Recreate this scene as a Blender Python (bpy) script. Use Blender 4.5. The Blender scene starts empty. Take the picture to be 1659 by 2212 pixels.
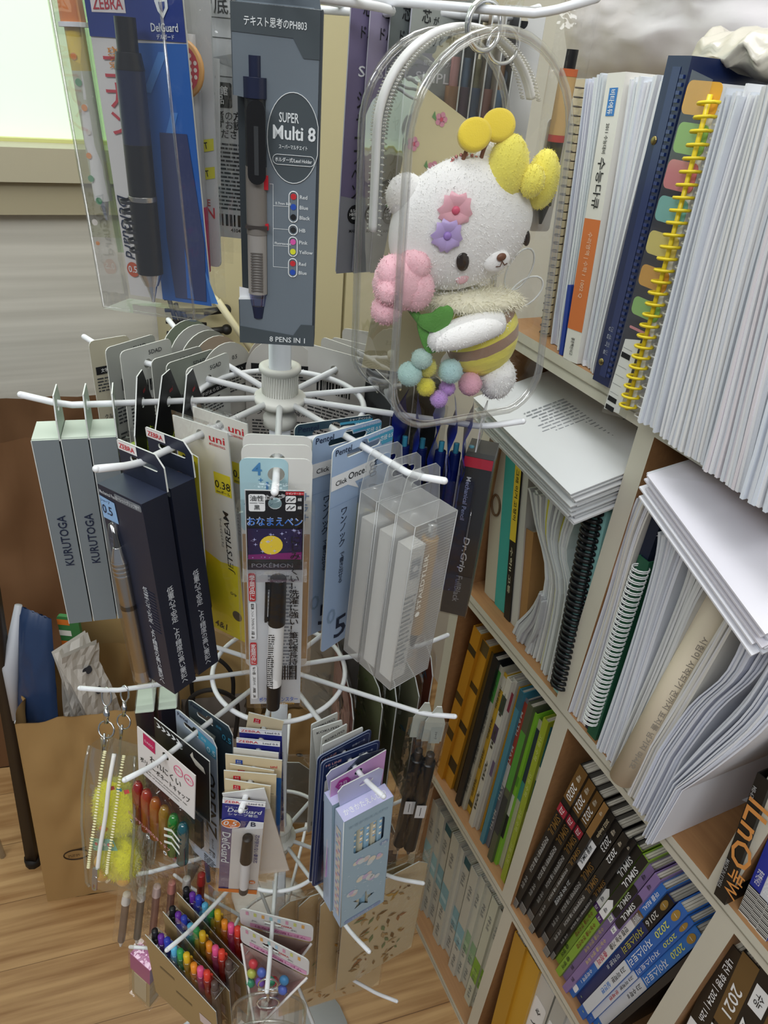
import bpy, bmesh, math, random
from math import sin, cos, pi, radians, hypot, sqrt, atan2
from mathutils import Vector, Matrix, noise
from mathutils.geometry import tessellate_polygon

scn = bpy.context.scene
COL = scn.collection
V = Vector
rnd = random.Random(7)

# ---------------------------------------------------------------- camera
CAM_H = 1.228
PX, PY, FOC = 829.5, 1106.0, 1534.0
_dn = V((-230.0, 2400.0, FOC)).normalized()
_up = -_dn
_fw = (V((0, 0, 1)) - _up * _up.z).normalized()
_rt = _fw.cross(_up)
RCAM = Matrix((_rt, _fw, _up))                       # camera axes (right, down, forward) -> world
CAMPOS = V((0, 0, CAM_H))
cam_d = bpy.data.cameras.new('camera')
cam_d.sensor_fit = 'AUTO'
cam_d.sensor_width = 36.0
cam_d.lens = FOC / 2212.0 * 36.0
cam_d.clip_start = 0.02
cam = bpy.data.objects.new('camera', cam_d)
COL.objects.link(cam)
_r, _d, _f = RCAM @ V((1, 0, 0)), RCAM @ V((0, 1, 0)), RCAM @ V((0, 0, 1))
cam.matrix_world = Matrix(((_r.x, -_d.x, -_f.x, 0), (_r.y, -_d.y, -_f.y, 0), (_r.z, -_d.z, -_f.z, CAM_H), (0, 0, 0, 1)))
scn.camera = cam


def ray(px, py):
    return RCAM @ V((px - PX, py - PY, FOC))


def on_z(px, py, z):                                  # photo measurement -> point on the level z
    r = ray(px, py)
    return CAMPOS + r * ((z - CAM_H) / r.z)


def on_plane(px, py, o, n):
    r = ray(px, py)
    return CAMPOS + r * ((V(o) - CAMPOS).dot(n) / r.dot(n))


# ---------------------------------------------------------------- colour management, world, lights
scn.view_settings.view_transform = 'Standard'
scn.view_settings.look = 'None'
scn.view_settings.gamma = 1.0
scn.view_settings.exposure = 0.0
scn.view_settings.use_curve_mapping = False
scn.cycles.max_bounces = 10
scn.cycles.transparent_max_bounces = 40
scn.cycles.caustics_reflective = False
scn.cycles.caustics_refractive = False

wd = bpy.data.worlds.new('room_air')
scn.world = wd
wd.use_nodes = True
wd.node_tree.nodes['Background'].inputs[0].default_value = (0.80, 0.86, 0.95, 1)
wd.node_tree.nodes['Background'].inputs[1].default_value = 0.24


def area(name, loc, target, sx, sy, power, col=(1, 1, 1)):
    l = bpy.data.lights.new(name, 'AREA')
    l.shape = 'RECTANGLE'
    l.size, l.size_y, l.energy, l.color = sx, sy, power, col
    o = bpy.data.objects.new(name, l)
    COL.objects.link(o)
    o.location = loc
    o.rotation_euler = (V(target) - V(loc)).to_track_quat('-Z', 'Y').to_euler()
    return o


area('ceiling_lamp', (-0.85, -0.80, 2.40), (0.0, 0.50, 0.8), 1.2, 0.9, 26, (0.96, 0.985, 1.0))
area('ceiling_lamp', (0.25, -0.95, 2.40), (0.0, 0.50, 0.8), 1.0, 0.7, 17, (0.96, 0.985, 1.0))
area('ceiling_lamp', (-0.15, 0.55, 2.40), (-0.10, 0.6, 0.0), 1.2, 0.6, 13, (0.97, 0.985, 1.0))


# ---------------------------------------------------------------- materials
def srgb(h):
    h = h.lstrip('#')
    out = []
    for i in (0, 2, 4):
        c = int(h[i:i + 2], 16) / 255
        out.append(c / 12.92 if c <= 0.04045 else ((c + 0.055) / 1.055) ** 2.4)
    return (*out, 1)


_mats = {}


def pm(hexc, rough=0.5, metal=0.0, spec=0.4, bump=0.0, bscale=400.0, emit=0.0, sheen=0.0, coat=0.0):
    key = (hexc, rough, metal, spec, bump, bscale, emit, sheen, coat)
    if key in _mats:
        return _mats[key]
    m = bpy.data.materials.new('m_' + hexc.strip('#'))
    m.use_nodes = True
    nt = m.node_tree
    b = nt.nodes['Principled BSDF']
    b.inputs['Base Color'].default_value = srgb(hexc)
    b.inputs['Roughness'].default_value = rough
    b.inputs['Metallic'].default_value = metal
    b.inputs['Specular IOR Level'].default_value = spec
    b.inputs['Coat Weight'].default_value = coat
    if sheen:
        b.inputs['Sheen Weight'].default_value = sheen
        b.inputs['Sheen Roughness'].default_value = 0.6
    if emit:
        b.inputs['Emission Color'].default_value = srgb(hexc)
        b.inputs['Emission Strength'].default_value = emit
    if bump:
        tc = nt.nodes.new('ShaderNodeTexCoord')
        n = nt.nodes.new('ShaderNodeTexNoise')
        n.inputs['Scale'].default_value = bscale
        n.inputs['Detail'].default_value = 4
        bp = nt.nodes.new('ShaderNodeBump')
        bp.inputs['Strength'].default_value = bump
        bp.inputs['Distance'].default_value = 0.002
        nt.links.new(tc.outputs['Object'], n.inputs['Vector'])
        nt.links.new(n.outputs['Fac'], bp.inputs['Height'])
        nt.links.new(bp.outputs['Normal'], b.inputs['Normal'])
    _mats[key] = m
    return m


def film(tint='#ffffff', gloss=0.045, milky=0.0, rough=0.08, milk='#ffffff', crinkle=0.0, cscale=45.0):
    """thin clear plastic: see-through, glossy at grazing angles, optionally milky"""
    key = ('film', tint, gloss, milky, rough, milk, crinkle, cscale)
    if key in _mats:
        return _mats[key]
    m = bpy.data.materials.new('m_film')
    m.use_nodes = True
    nt = m.node_tree
    nt.nodes.clear()
    L = nt.links.new
    out = nt.nodes.new('ShaderNodeOutputMaterial')
    tr = nt.nodes.new('ShaderNodeBsdfTransparent')
    tr.inputs[0].default_value = srgb(tint)
    gl = nt.nodes.new('ShaderNodeBsdfGlossy')
    gl.inputs['Roughness'].default_value = rough
    lw = nt.nodes.new('ShaderNodeLayerWeight')
    lw.inputs['Blend'].default_value = 0.25
    mr = nt.nodes.new('ShaderNodeMapRange')
    mr.inputs['To Min'].default_value = gloss
    mr.inputs['To Max'].default_value = 0.30
    L(lw.outputs['Fresnel'], mr.inputs['Value'])
    mix = nt.nodes.new('ShaderNodeMixShader')
    L(mr.outputs[0], mix.inputs[0])
    L(gl.outputs[0], mix.inputs[2])
    last = tr
    if milky:
        df = nt.nodes.new('ShaderNodeBsdfDiffuse')
        df.inputs[0].default_value = srgb(milk)
        tl = nt.nodes.new('ShaderNodeBsdfTranslucent')
        tl.inputs[0].default_value = srgb(milk)
        a = nt.nodes.new('ShaderNodeMixShader')
        a.inputs[0].default_value = 0.5
        L(df.outputs[0], a.inputs[1])
        L(tl.outputs[0], a.inputs[2])
        b = nt.nodes.new('ShaderNodeMixShader')
        b.inputs[0].default_value = milky
        L(tr.outputs[0], b.inputs[1])
        L(a.outputs[0], b.inputs[2])
        last = b
    L(last.outputs[0], mix.inputs[1])
    if crinkle:
        tc = nt.nodes.new('ShaderNodeTexCoord')
        n = nt.nodes.new('ShaderNodeTexNoise')
        n.inputs['Scale'].default_value = cscale
        n.inputs['Detail'].default_value = 3
        bp = nt.nodes.new('ShaderNodeBump')
        bp.inputs['Strength'].default_value = crinkle
        bp.inputs['Distance'].default_value = 0.01
        L(tc.outputs['Object'], n.inputs['Vector'])
        L(n.outputs['Fac'], bp.inputs['Height'])
        L(bp.outputs['Normal'], gl.inputs['Normal'])
    L(mix.outputs[0], out.inputs[0])
    _mats[key] = m
    return m


def wood(name, c1, c2, scale=(1, 1, 1), rough=0.45, axis='X', stretch=14.0, fine=60.0):
    m = bpy.data.materials.new(name)
    m.use_nodes = True
    nt = m.node_tree
    L = nt.links.new
    b = nt.nodes['Principled BSDF']
    b.inputs['Roughness'].default_value = rough
    tc = nt.nodes.new('ShaderNodeTexCoord')
    mp = nt.nodes.new('ShaderNodeMapping')
    sc = [fine, fine, fine]
    sc['XYZ'.index(axis)] = fine / stretch
    mp.inputs['Scale'].default_value = sc
    n = nt.nodes.new('ShaderNodeTexNoise')
    n.inputs['Scale'].default_value = 1.0
    n.inputs['Detail'].default_value = 6
    n.inputs['Roughness'].default_value = 0.65
    r = nt.nodes.new('ShaderNodeValToRGB')
    r.color_ramp.elements[0].position = 0.3
    r.color_ramp.elements[1].position = 0.7
    r.color_ramp.elements[0].color = srgb(c1)
    r.color_ramp.elements[1].color = srgb(c2)
    L(tc.outputs['Object'], mp.inputs[0])
    L(mp.outputs[0], n.inputs['Vector'])
    L(n.outputs['Fac'], r.inputs[0])
    L(r.outputs[0], b.inputs['Base Color'])
    return m


def floor_mat():
    m = bpy.data.materials.new('m_floor')
    m.use_nodes = True
    nt = m.node_tree
    L = nt.links.new
    b = nt.nodes['Principled BSDF']
    b.inputs['Roughness'].default_value = 0.4
    tc = nt.nodes.new('ShaderNodeTexCoord')
    mp = nt.nodes.new('ShaderNodeMapping')
    mp.inputs['Rotation'].default_value = (0, 0, radians(-20))
    br = nt.nodes.new('ShaderNodeTexBrick')
    br.inputs['Scale'].default_value = 1.0
    br.inputs['Brick Width'].default_value = 0.9
    br.inputs['Row Height'].default_value = 0.11
    br.inputs['Mortar Size'].default_value = 0.0006
    br.inputs['Color1'].default_value = srgb('#c29d6c')
    br.inputs['Color2'].default_value = srgb('#b28d5f')
    br.inputs['Mortar'].default_value = srgb('#7d5c38')
    m2 = nt.nodes.new('ShaderNodeMapping')
    m2.inputs['Scale'].default_value = (4, 70, 1)
    n = nt.nodes.new('ShaderNodeTexNoise')
    n.inputs['Scale'].default_value = 1.0
    n.inputs['Detail'].default_value = 6
    mx = nt.nodes.new('ShaderNodeMixRGB')
    mx.blend_type = 'MULTIPLY'
    mx.inputs[0].default_value = 0.75
    r = nt.nodes.new('ShaderNodeValToRGB')
    r.color_ramp.elements[0].position = 0.32
    r.color_ramp.elements[1].position = 0.62
    r.color_ramp.elements[0].color = srgb('#ab8c64')
    r.color_ramp.elements[1].color = (1, 1, 1, 1)
    L(tc.outputs['Object'], mp.inputs[0])
    L(mp.outputs[0], br.inputs['Vector'])
    L(mp.outputs[0], m2.inputs[0])
    L(m2.outputs[0], n.inputs['Vector'])
    L(n.outputs['Fac'], r.inputs[0])
    L(br.outputs['Color'], mx.inputs[1])
    L(r.outputs[0], mx.inputs[2])
    L(mx.outputs[0], b.inputs['Base Color'])
    return m


# ---------------------------------------------------------------- mesh building
_txt = {}


def text_geo(s):
    if s in _txt:
        return _txt[s]
    cu = bpy.data.curves.new('lettering', 'FONT')
    cu.body = s
    cu.size = 1.0
    cu.resolution_u = 2
    cu.align_x = 'CENTER'
    cu.space_line = 0.92
    cu.offset = 0.010
    o = bpy.data.objects.new('lettering', cu)
    COL.objects.link(o)
    dg = bpy.context.evaluated_depsgraph_get()
    dg.update()
    me = o.evaluated_get(dg).to_mesh()
    vs = [(v.co.x, v.co.y) for v in me.vertices]
    fs = [tuple(p.vertices) for p in me.polygons]
    o.evaluated_get(dg).to_mesh_clear()
    bpy.data.objects.remove(o)
    bpy.data.curves.remove(cu)
    if vs:
        x0, x1 = min(v[0] for v in vs), max(v[0] for v in vs)
        y0, y1 = min(v[1] for v in vs), max(v[1] for v in vs)
    else:
        x0 = x1 = y0 = y1 = 0
    # normalise: centred, true size kept
    vs = [(v[0] - (x0 + x1) / 2, v[1] - (y0 + y1) / 2) for v in vs]
    _txt[s] = (vs, fs, max(x1 - x0, 1e-6), max(y1 - y0, 1e-6))
    return _txt[s]


FRONT = Matrix.Identity(4)                            # face plane: x right, z up, seen from -y


def face(o, right, up):
    """matrix whose x is 'right', z is 'up' on a face whose outward normal is right x up"""
    r, u = V(right).normalized(), V(up).normalized()
    n = r.cross(u)
    return Matrix(((r.x, -n.x, u.x, o[0]), (r.y, -n.y, u.y, o[1]), (r.z, -n.z, u.z, o[2]), (0, 0, 0, 1)))


def rrect(w, h, r, seg=4, cx=0.0, cz=0.0):
    pts = []
    r = min(r, w / 2 - 1e-5, h / 2 - 1e-5)
    for (sx, sz, a0) in ((1, 1, 0), (-1, 1, 90), (-1, -1, 180), (1, -1, 270)):
        for k in range(seg + 1):
            a = radians(a0 + 90 * k / seg)
            pts.append((cx + sx * (w / 2 - r) + r * cos(a), cz + sz * (h / 2 - r) + r * sin(a)))
    return pts


def circ(r, seg=20, cx=0.0, cz=0.0, rz=None):
    rz = rz or r
    return [(cx + r * cos(2 * pi * k / seg), cz + rz * sin(2 * pi * k / seg)) for k in range(seg)]


class MB:
    def __init__(s):
        s.v, s.f, s.mi, s.sm, s.mats = [], [], [], [], []

    def m(s, mat):
        if mat not in s.mats:
            s.mats.append(mat)
        return s.mats.index(mat)

    def add(s, vs, fs, mat, smooth=False, M=None):
        b = len(s.v)
        if M is not None:
            vs = [M @ V(v) for v in vs]
        s.v.extend(V(v) for v in vs)
        k = s.m(mat)
        for f in fs:
            s.f.append(tuple(b + i for i in f))
            s.mi.append(k)
            s.sm.append(smooth)
        return s

    def box(s, x0, x1, y0, y1, z0, z1, mat, M=None, top=None, front=None, left=None, right=None, bottom=None, back=None):
        vs = [(x, y, z) for z in (z0, z1) for y in (y0, y1) for x in (x0, x1)]
        for f, mt in (((0, 1, 5, 4), front), ((2, 6, 7, 3), back), ((0, 4, 6, 2), left), ((1, 3, 7, 5), right),
                      ((4, 5, 7, 6), top), ((0, 2, 3, 1), bottom)):
            s.add([vs[i] for i in f], [(0, 1, 2, 3)], mt or mat, False, M)
        return s

    def flat(s, pts, y, mat, holes=(), M=None, flip=False):
        """filled outline in the x-z plane at depth y facing -y"""
        loops = [[V((p[0], 0, p[1])) for p in pts]] + [[V((p[0], 0, p[1])) for p in h] for h in holes]
        tl = [[V((p.x, p.z, 0)) for p in l] for l in loops]
        tris = tessellate_polygon(tl)
        allp = [(p.x, y, p.z) for l in loops for p in l]
        fs = []
        for t in tris:
            a, b, c = (allp[i] for i in t)
            ar = (b[0] - a[0]) * (c[2] - a[2]) - (b[2] - a[2]) * (c[0] - a[0])
            t = tuple(t) if ar > 0 else (t[0], t[2], t[1])
            fs.append(t if not flip else (t[0], t[2], t[1]))
        return s.add(allp, fs, mat, False, M)

    def plate(s, pts, y0, y1, mat, holes=(), M=None, side=None, back=None):
        """outline extruded from y0 (front, seen from -y) to y1"""
        s.flat(pts, y0, mat, holes, M)
        s.flat(pts, y1, back or mat, holes, M, flip=True)
        for l in [pts] + list(holes):
            n = len(l)
            vs = [(p[0], y0, p[1]) for p in l] + [(p[0], y1, p[1]) for p in l]
            s.add(vs, [(i, (i + 1) % n, n + (i + 1) % n, n + i) for i in range(n)], side or mat, False, M)
        return s

    def rect(s, x0, x1, z0, z1, y, mat, M=None):
        return s.add([(x0, y, z0), (x1, y, z0), (x1, y, z1), (x0, y, z1)], [(0, 1, 2, 3)], mat, False, M)

    def tube(s, path, r, mat, seg=8, closed=False, M=None, caps=True):
        path = [V(p) for p in path]
        n = len(path)
        rr = r if isinstance(r, (list, tuple)) else [r] * n
        vs, fs = [], []
        ref = None
        for i, p in enumerate(path):
            a = path[(i - 1) % n] if (i > 0 or closed) else p
            b = path[(i + 1) % n] if (i < n - 1 or closed) else p
            t = (b - a).normalized()
            if ref is None:
                ref = t.orthogonal().normalized()
            u = (ref - t * ref.dot(t))
            u = u.normalized() if u.length > 1e-6 else t.orthogonal().normalized()
            ref = u
            w = t.cross(u)
            for k in range(seg):
                an = 2 * pi * k / seg
                vs.append(p + (u * cos(an) + w * sin(an)) * rr[i])
        for i in range(n if closed else n - 1):
            j = (i + 1) % n
            for k in range(seg):
                k2 = (k + 1) % seg
                fs.append((i * seg + k, i * seg + k2, j * seg + k2, j * seg + k))
        if caps and not closed:
            fs.append(tuple(reversed(range(seg))))
            fs.append(tuple((n - 1) * seg + k for k in range(seg)))
        return s.add(vs, fs, mat, True, M)

    def lathe(s, prof, mat, seg=20, M=None, smooth=True):
        """profile [(r, z)...] spun about z"""
        vs, fs = [], []
        n = len(prof)
        for (r, z) in prof:
            for k in range(seg):
                a = 2 * pi * k / seg
                vs.append((r * cos(a), r * sin(a), z))
        for i in range(n - 1):
            for k in range(seg):
                k2 = (k + 1) % seg
                fs.append((i * seg + k, i * seg + k2, (i + 1) * seg + k2, (i + 1) * seg + k))
        return s.add(vs, fs, mat, smooth, M)

    def ball(s, c, r, mat, seg=16, rings=10, M=None, bump=0.0, bs=30.0):
        r = r if isinstance(r, (tuple, list)) else (r, r, r)
        vs, fs = [], []
        for i in range(rings + 1):
            th = pi * i / rings
            for k in range(seg):
                a = 2 * pi * k / seg
                d = V((sin(th) * cos(a), sin(th) * sin(a), cos(th)))
                q = 1 + (bump * noise.noise((d + V(c) * 9) * bs) if bump else 0)
                vs.append((c[0] + r[0] * d.x * q, c[1] + r[1] * d.y * q, c[2] + r[2] * d.z * q))
        for i in range(rings):
            for k in range(seg):
                k2 = (k + 1) % seg
                fs.append((i * seg + k, (i + 1) * seg + k, (i + 1) * seg + k2, i * seg + k2))
        return s.add(vs, fs, mat, True, M)

    def grid(s, fn, nu, nv, mat, smooth=True, M=None, flip=False):
        vs = [fn(u / nu, v / nv) for v in range(nv + 1) for u in range(nu + 1)]
        w = nu + 1
        fs = [(v * w + u, v * w + u + 1, (v + 1) * w + u + 1, (v + 1) * w + u) for v in range(nv) for u in range(nu)]
        if flip:
            fs = [tuple(reversed(f)) for f in fs]
        return s.add(vs, fs, mat, smooth, M)

    def text(s, t, x, z, h, mat, y=-0.0003, rot=0.0, w=None, M=None, al='c', shear=0.0):
        vs, fs, tw, th = text_geo(t)
        k = h / th
        kx = k if w is None else w / tw
        if w is not None and h is None:
            k = kx
        ca, sa = cos(radians(rot)), sin(radians(rot))
        off = {'c': 0, 'l': tw * kx / 2, 'r': -tw * kx / 2}[al]
        out = []
        for (a, b) in vs:
            a, b = a * kx + off + shear * b * k, b * k
            out.append((x + a * ca - b * sa, y, z + a * sa + b * ca))
        return s.add(out, fs, mat, False, M)

    def build(s, name, parent=None, label=None):
        me = bpy.data.meshes.new(name)
        me.from_pydata([tuple(v) for v in s.v], [], s.f)
        for mt in s.mats:
            me.materials.append(mt)
        me.polygons.foreach_set('material_index', s.mi)
        me.polygons.foreach_set('use_smooth', s.sm)
        me.update()
        o = bpy.data.objects.new(name, me)
        COL.objects.link(o)
        if parent is not None:
            o.parent = parent
        if label:
            o['label'] = label
        return o


def thing(name, label, cat, loc=(0, 0, 0), rz=0.0, group=None, tilt=(0, 0)):
    o = bpy.data.objects.new(name, None)
    o.empty_display_size = 0.01
    COL.objects.link(o)
    o.location = loc
    o.rotation_euler = (tilt[0], tilt[1], rz)
    return tag(o, label, cat, group)


def tag(o, label, cat, group=None):
    o['label'], o['category'] = label, cat
    if group:
        o['group'] = group
    return o


def struct(mb, name):
    o = mb.build(name)
    o['kind'] = 'structure'
    return o


def copy_tree(o, parent=None):
    c = o.copy()
    COL.objects.link(c)
    if parent is not None:
        c.parent = parent
    for ch in list(o.children):
        copy_tree(ch, c)
    return c


def spline(pts, n=8, closed=False):
    """Catmull-Rom through points"""
    P = [V(p) for p in pts]
    out = []
    N = len(P)
    rng = range(N if closed else N - 1)
    for i in rng:
        p0 = P[(i - 1) % N] if (closed or i > 0) else P[0]
        p1, p2 = P[i], P[(i + 1) % N]
        p3 = P[(i + 2) % N] if (closed or i < N - 2) else P[-1]
        for k in range(n):
            t = k / n
            out.append(0.5 * ((2 * p1) + (p2 - p0) * t + (2 * p0 - 5 * p1 + 4 * p2 - p3) * t * t + (3 * p1 - p0 - 3 * p2 + p3) * t ** 3))
    if not closed:
        out.append(P[-1])
    return out


# common materials
WHITE_WIRE = pm('#e9ebee', 0.3, spec=0.5)
PAPER = pm('#e8e9ec', 0.8, spec=0.2)
CREAM_EDGE = pm('#cbc6b6', 0.5, bump=0.05, bscale=200)
SHELF_WOOD = wood('m_shelf_wood', '#936a45', '#a57b51', rough=0.5, axis='X', stretch=22, fine=130)
INK = pm('#17181c', 0.5)
WHITE = pm('#f2f3f4', 0.5)
RED = pm('#c8202f', 0.5)
CLEAR = film()
CLEARC = film(gloss=0.05, crinkle=0.5, cscale=60)
CHROME = pm('#d5d6d8', 0.18, metal=1.0)
# ---------------------------------------------------------------- setting
D = 0.40                                              # camera to the front plane of the bookcase
AS = V((-0.45955, 0.88815, 0)).normalized()           # along the bookcase, away from the camera
AN = V((AS.y, -AS.x, 0))                              # into the bookcase
AS, AN = AS, AN
RZ_BOOK = atan2(-AS.y, -AS.x)                         # local x = towards the camera end, local -y = out of the bookcase
WALL_A = 1.30                                         # end wall, measured along the bookcase


def bpos(a, depth=0.0, z=0.0):
    return AS * a + AN * (D + depth) + V((0, 0, z))


def bpx(px, py, depth=0.0):
    """photo point on a plane parallel to the bookcase front -> (along, z)"""
    r = ray(px, py)
    p = r * ((D + depth) / r.dot(AN))
    return p.dot(AS), p.z + CAM_H


# floor
fl = MB()
fl.box(-2.6, 2.4, -1.0, 2.6, -0.05, 0.0, floor_mat())
struct(fl, 'floor')

# end wall: ribbed lower panelling, a two-step wooden ledge, and a lit frosted window above
def on_wall(px, py, off=0.0):
    return on_plane(px, py, AS * (WALL_A - off), AS)


def ribbed_mat():
    m = bpy.data.materials.new('m_ribbed')
    m.use_nodes = True
    nt = m.node_tree
    L = nt.links.new
    b = nt.nodes['Principled BSDF']
    b.inputs['Roughness'].default_value = 0.45
    tc = nt.nodes.new('ShaderNodeTexCoord')
    mp = nt.nodes.new('ShaderNodeMapping')
    mp.inputs['Scale'].default_value = (1.2, 1.2, 40)
    n = nt.nodes.new('ShaderNodeTexNoise')
    n.inputs['Scale'].default_value = 1.5
    n.inputs['Detail'].default_value = 3
    r = nt.nodes.new('ShaderNodeValToRGB')
    r.color_ramp.elements[0].position = 0.35
    r.color_ramp.elements[1].position = 0.65
    r.color_ramp.elements[0].color = srgb('#c4c1b6')
    r.color_ramp.elements[1].color = srgb('#d6d3c8')
    L(tc.outputs['Object'], mp.inputs[0])
    L(mp.outputs[0], n.inputs['Vector'])
    L(n.outputs['Fac'], r.inputs[0])
    L(r.outputs[0], b.inputs['Base Color'])
    return m


p_top = on_wall(80, 313)
p_mid = on_wall(80, 386, 0.0)
p_low = on_wall(80, 458)
zt, zm, zl = p_top.z, p_mid.z, p_low.z
Mw = Matrix.Translation(AS * WALL_A) @ Matrix(((-AN.x, AS.x, 0, 0), (-AN.y, AS.y, 0, 0), (0, 0, 1, 0), (0, 0, 0, 1)))
Mw = face(AS * WALL_A, AN, (0, 0, 1))                 # x = into the bookcase side, seen from the camera side
w = MB()
w.rect(-3.0, 2.0, 0, zl, 0, ribbed_mat(), Mw)
w.rect(-3.0, 2.0, zt, 2.45, 0.05, pm('#d9d8cf', 0.7), Mw)
struct(w, 'wall_back')
w = MB()
w.box(-3.0, 2.0, -0.035, 0.05, zm, zt, pm('#b5ae96', 0.45, bump=0.04, bscale=20), Mw)
w.box(-3.0, 2.0, -0.022, 0.05, zl, zm, pm('#aaa186', 0.45, bump=0.04, bscale=20), Mw)
struct(w, 'trim_1')
w = MB()
w.rect(-2.6, 0.2, zt + 0.005, 2.3, 0.045, pm('#e2f6e4', 0.5, emit=0.38), Mw)
w.box(-2.6, 0.2, 0.03, 0.05, zt, zt + 0.005, pm('#cfd08a', 0.5), Mw)
struct(w, 'window_1')
# wall behind the bookcase
w = MB()
Mr = face(AN * (D + 0.30), -AS, (0, 0, 1))
w.rect(-WALL_A, 1.4, 0, 2.45, 0, pm('#cfccc2', 0.8), Mr)
struct(w, 'wall_right')
# ceiling
w = MB()
w.box(-2.6, 2.4, -1.0, 2.6, 2.45, 2.5, pm('#e6e6e2', 0.9))
struct(w, 'ceiling')

# ---------------------------------------------------------------- bookcase
BT = 0.018
ZL = [CAM_H - 0.5566 * 0.4, CAM_H - 1.346 * 0.4, CAM_H - 2.192 * 0.4]   # lower edges of the three upper boards
A_END, A_NEAR = 1.375 * 0.4, -0.45
DEPTH = 0.27
Mb = face((0, 0, 0), -AS, (0, 0, 1))                  # local x = -along, y = depth
bc = thing('bookcase', 'long white edged wood bookcase packed with books and paper stacks', 'bookcase', AN * D, RZ_BOOK)
SHELF_TOP = []


def board(name, a0, a1, z0, z1, horiz=True):
    m = MB()
    m.box(-a1, -a0, 0.0, DEPTH, z0, z1, SHELF_WOOD, front=CREAM_EDGE)
    if horiz:
        zc = (z0 + z1) / 2
        m.box(-a1, -a0, -0.0006, 0, zc - 0.0006, zc + 0.0006, pm('#8d8778', 0.6))
    m.build(name, bc)


for z in ZL:
    board('shelf', A_NEAR, A_END, z, z + BT)
board('bottom_board', A_NEAR, A_END, 0.0, BT)
board('side_panel', A_END, A_END + BT, 0.0, ZL[0] + BT, False)
board('divider', 0.885 * .4 - BT / 2, 0.885 * .4 + BT / 2, ZL[1] + BT, ZL[0], False)
board('divider', 0.385 * .4 - BT / 2, 0.385 * .4 + BT / 2, ZL[1] + BT, ZL[0], False)
board('divider', 0.868 * .4 - BT / 2, 0.868 * .4 + BT / 2, ZL[2] + BT, ZL[1], False)
board('divider', 0.345 * .4 - BT / 2, 0.345 * .4 + BT / 2, ZL[2] + BT, ZL[1], False)
board('divider', 0.843 * .4 - BT / 2, 0.843 * .4 + BT / 2, BT, ZL[2], False)
board('divider', 0.33 * .4 - BT / 2, 0.33 * .4 + BT / 2, BT, ZL[2], False)
m = MB()
m.box(-A_END, -A_NEAR, DEPTH - 0.006, DEPTH, BT, ZL[0], pm('#7a5434', 0.6))
m.build('back_panel', bc)

# ---------------------------------------------------------------- display rack
POLE = V((-0.0774, 0.4432, 0))
TZ = [CAM_H + 0.024, CAM_H - 0.1985, CAM_H - 0.4519, CAM_H - 0.6975, CAM_H - 0.9041]
OFF = [-9.0, -9.5, -15.9, -12.7, -22.5]
RB, RR = 0.1364, 0.057
WR = 0.0021
rack = thing('display_rack', 'white wire rotating hook rack with central pole hung full of pens', 'display rack', POLE)
grey_pole = pm('#c3c8cc', 0.35)
m = MB()
m.lathe([(0.0, 0), (0.105, 0), (0.105, 0.008), (0.016, 0.016), (0.0074, 0.02), (0.0074, 1.36), (0, 1.36)], grey_pole, 28)
m.build('pole', rack)
ARM = {}
# arm bends measured one by one: (tier, arm number) -> (angle, reach)
over = {(1, 4): (-161.5, 0.1385), (1, 5): (160.0, 0.145), (1, 3): (-119.5, 0.128), (1, 2): (-81.2, 0.1165),
        (1, 1): (-44.5, 0.132), (1, 0): (-6.5, 0.1425),
        (2, 4): (-161.5, 0.140), (2, 5): (163.5, 0.158), (2, 2): (-90.5, 0.125),
        (3, 3): (-122.5, 0.128), (3, 0): (-15.0, 0.137), (3, 2): (-84.0, 0.131), (3, 1): (-47.0, 0.13),
        (4, 4): (-170.0, 0.152)}
for t in range(5):
    z = TZ[t]
    m = MB()
    m.lathe([(0.0076, 0.0215), (0.0112, 0.0235), (0.0138, 0.0225), (0.0140, 0.0200), (0.0118, 0.0185), (0.0118, 0.0030), (0.0172, 0.0018),
             (0.0176, -0.001), (0.0170, -0.0038), (0.0100, -0.005), (0.0098, -0.012), (0.0115, -0.0135), (0.0115, -0.020), (0.0076, -0.0215)],
            pm('#dcdcd4', 0.4), 36)
    for k in range(44):
        a = 2 * pi * k / 44
        m.tube([(0.0119 * cos(a), 0.0119 * sin(a), 0.004), (0.0119 * cos(a), 0.0119 * sin(a), 0.018)], 0.0004, pm('#e2e2da', 0.4), 4)
    o = m.build('hub_collar', rack)
    o.location = (0, 0, z)
    m = MB()
    m.tube([(RR * cos(2 * pi * k / 56), RR * sin(2 * pi * k / 56), -0.0035) for k in range(56)], WR, WHITE_WIRE, 8, closed=True)
    o = m.build('ring', rack)
    o.location = (0, 0, z)
    for n in range(10):
        ang, reach = over.get((t, n), (OFF[t] - 36 * n, RB))
        a = radians(ang)
        ARM[(t, n)] = (a, reach, z)
        m = MB()
        bend = [(0.0165, 0, 0), (reach - 0.008, 0, 0), (reach - 0.002, 0, 0.0012), (reach + 0.003, 0, 0.0024), (reach + 0.020, 0, 0.0080)]
        m.tube(bend, [WR] * 5, WHITE_WIRE, 10)
        m.ball((reach + 0.020, 0, 0.0080), WR, WHITE_WIRE, 10, 6)
        o = m.build('hook_arm', rack)
        o.location = (0, 0, z)
        o.rotation_euler = (0, 0, a)


def hook(t, n, r, side=0.0, drop=0.0):
    """point on an arm and the rotation that turns local -y outward along it"""
    a, reach, z = ARM[(t, n)]
    p = POLE + V((cos(a), sin(a), 0)) * r + V((-sin(a), cos(a), 0)) * side
    return V((p.x, p.y, z - drop)), a + pi / 2
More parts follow.
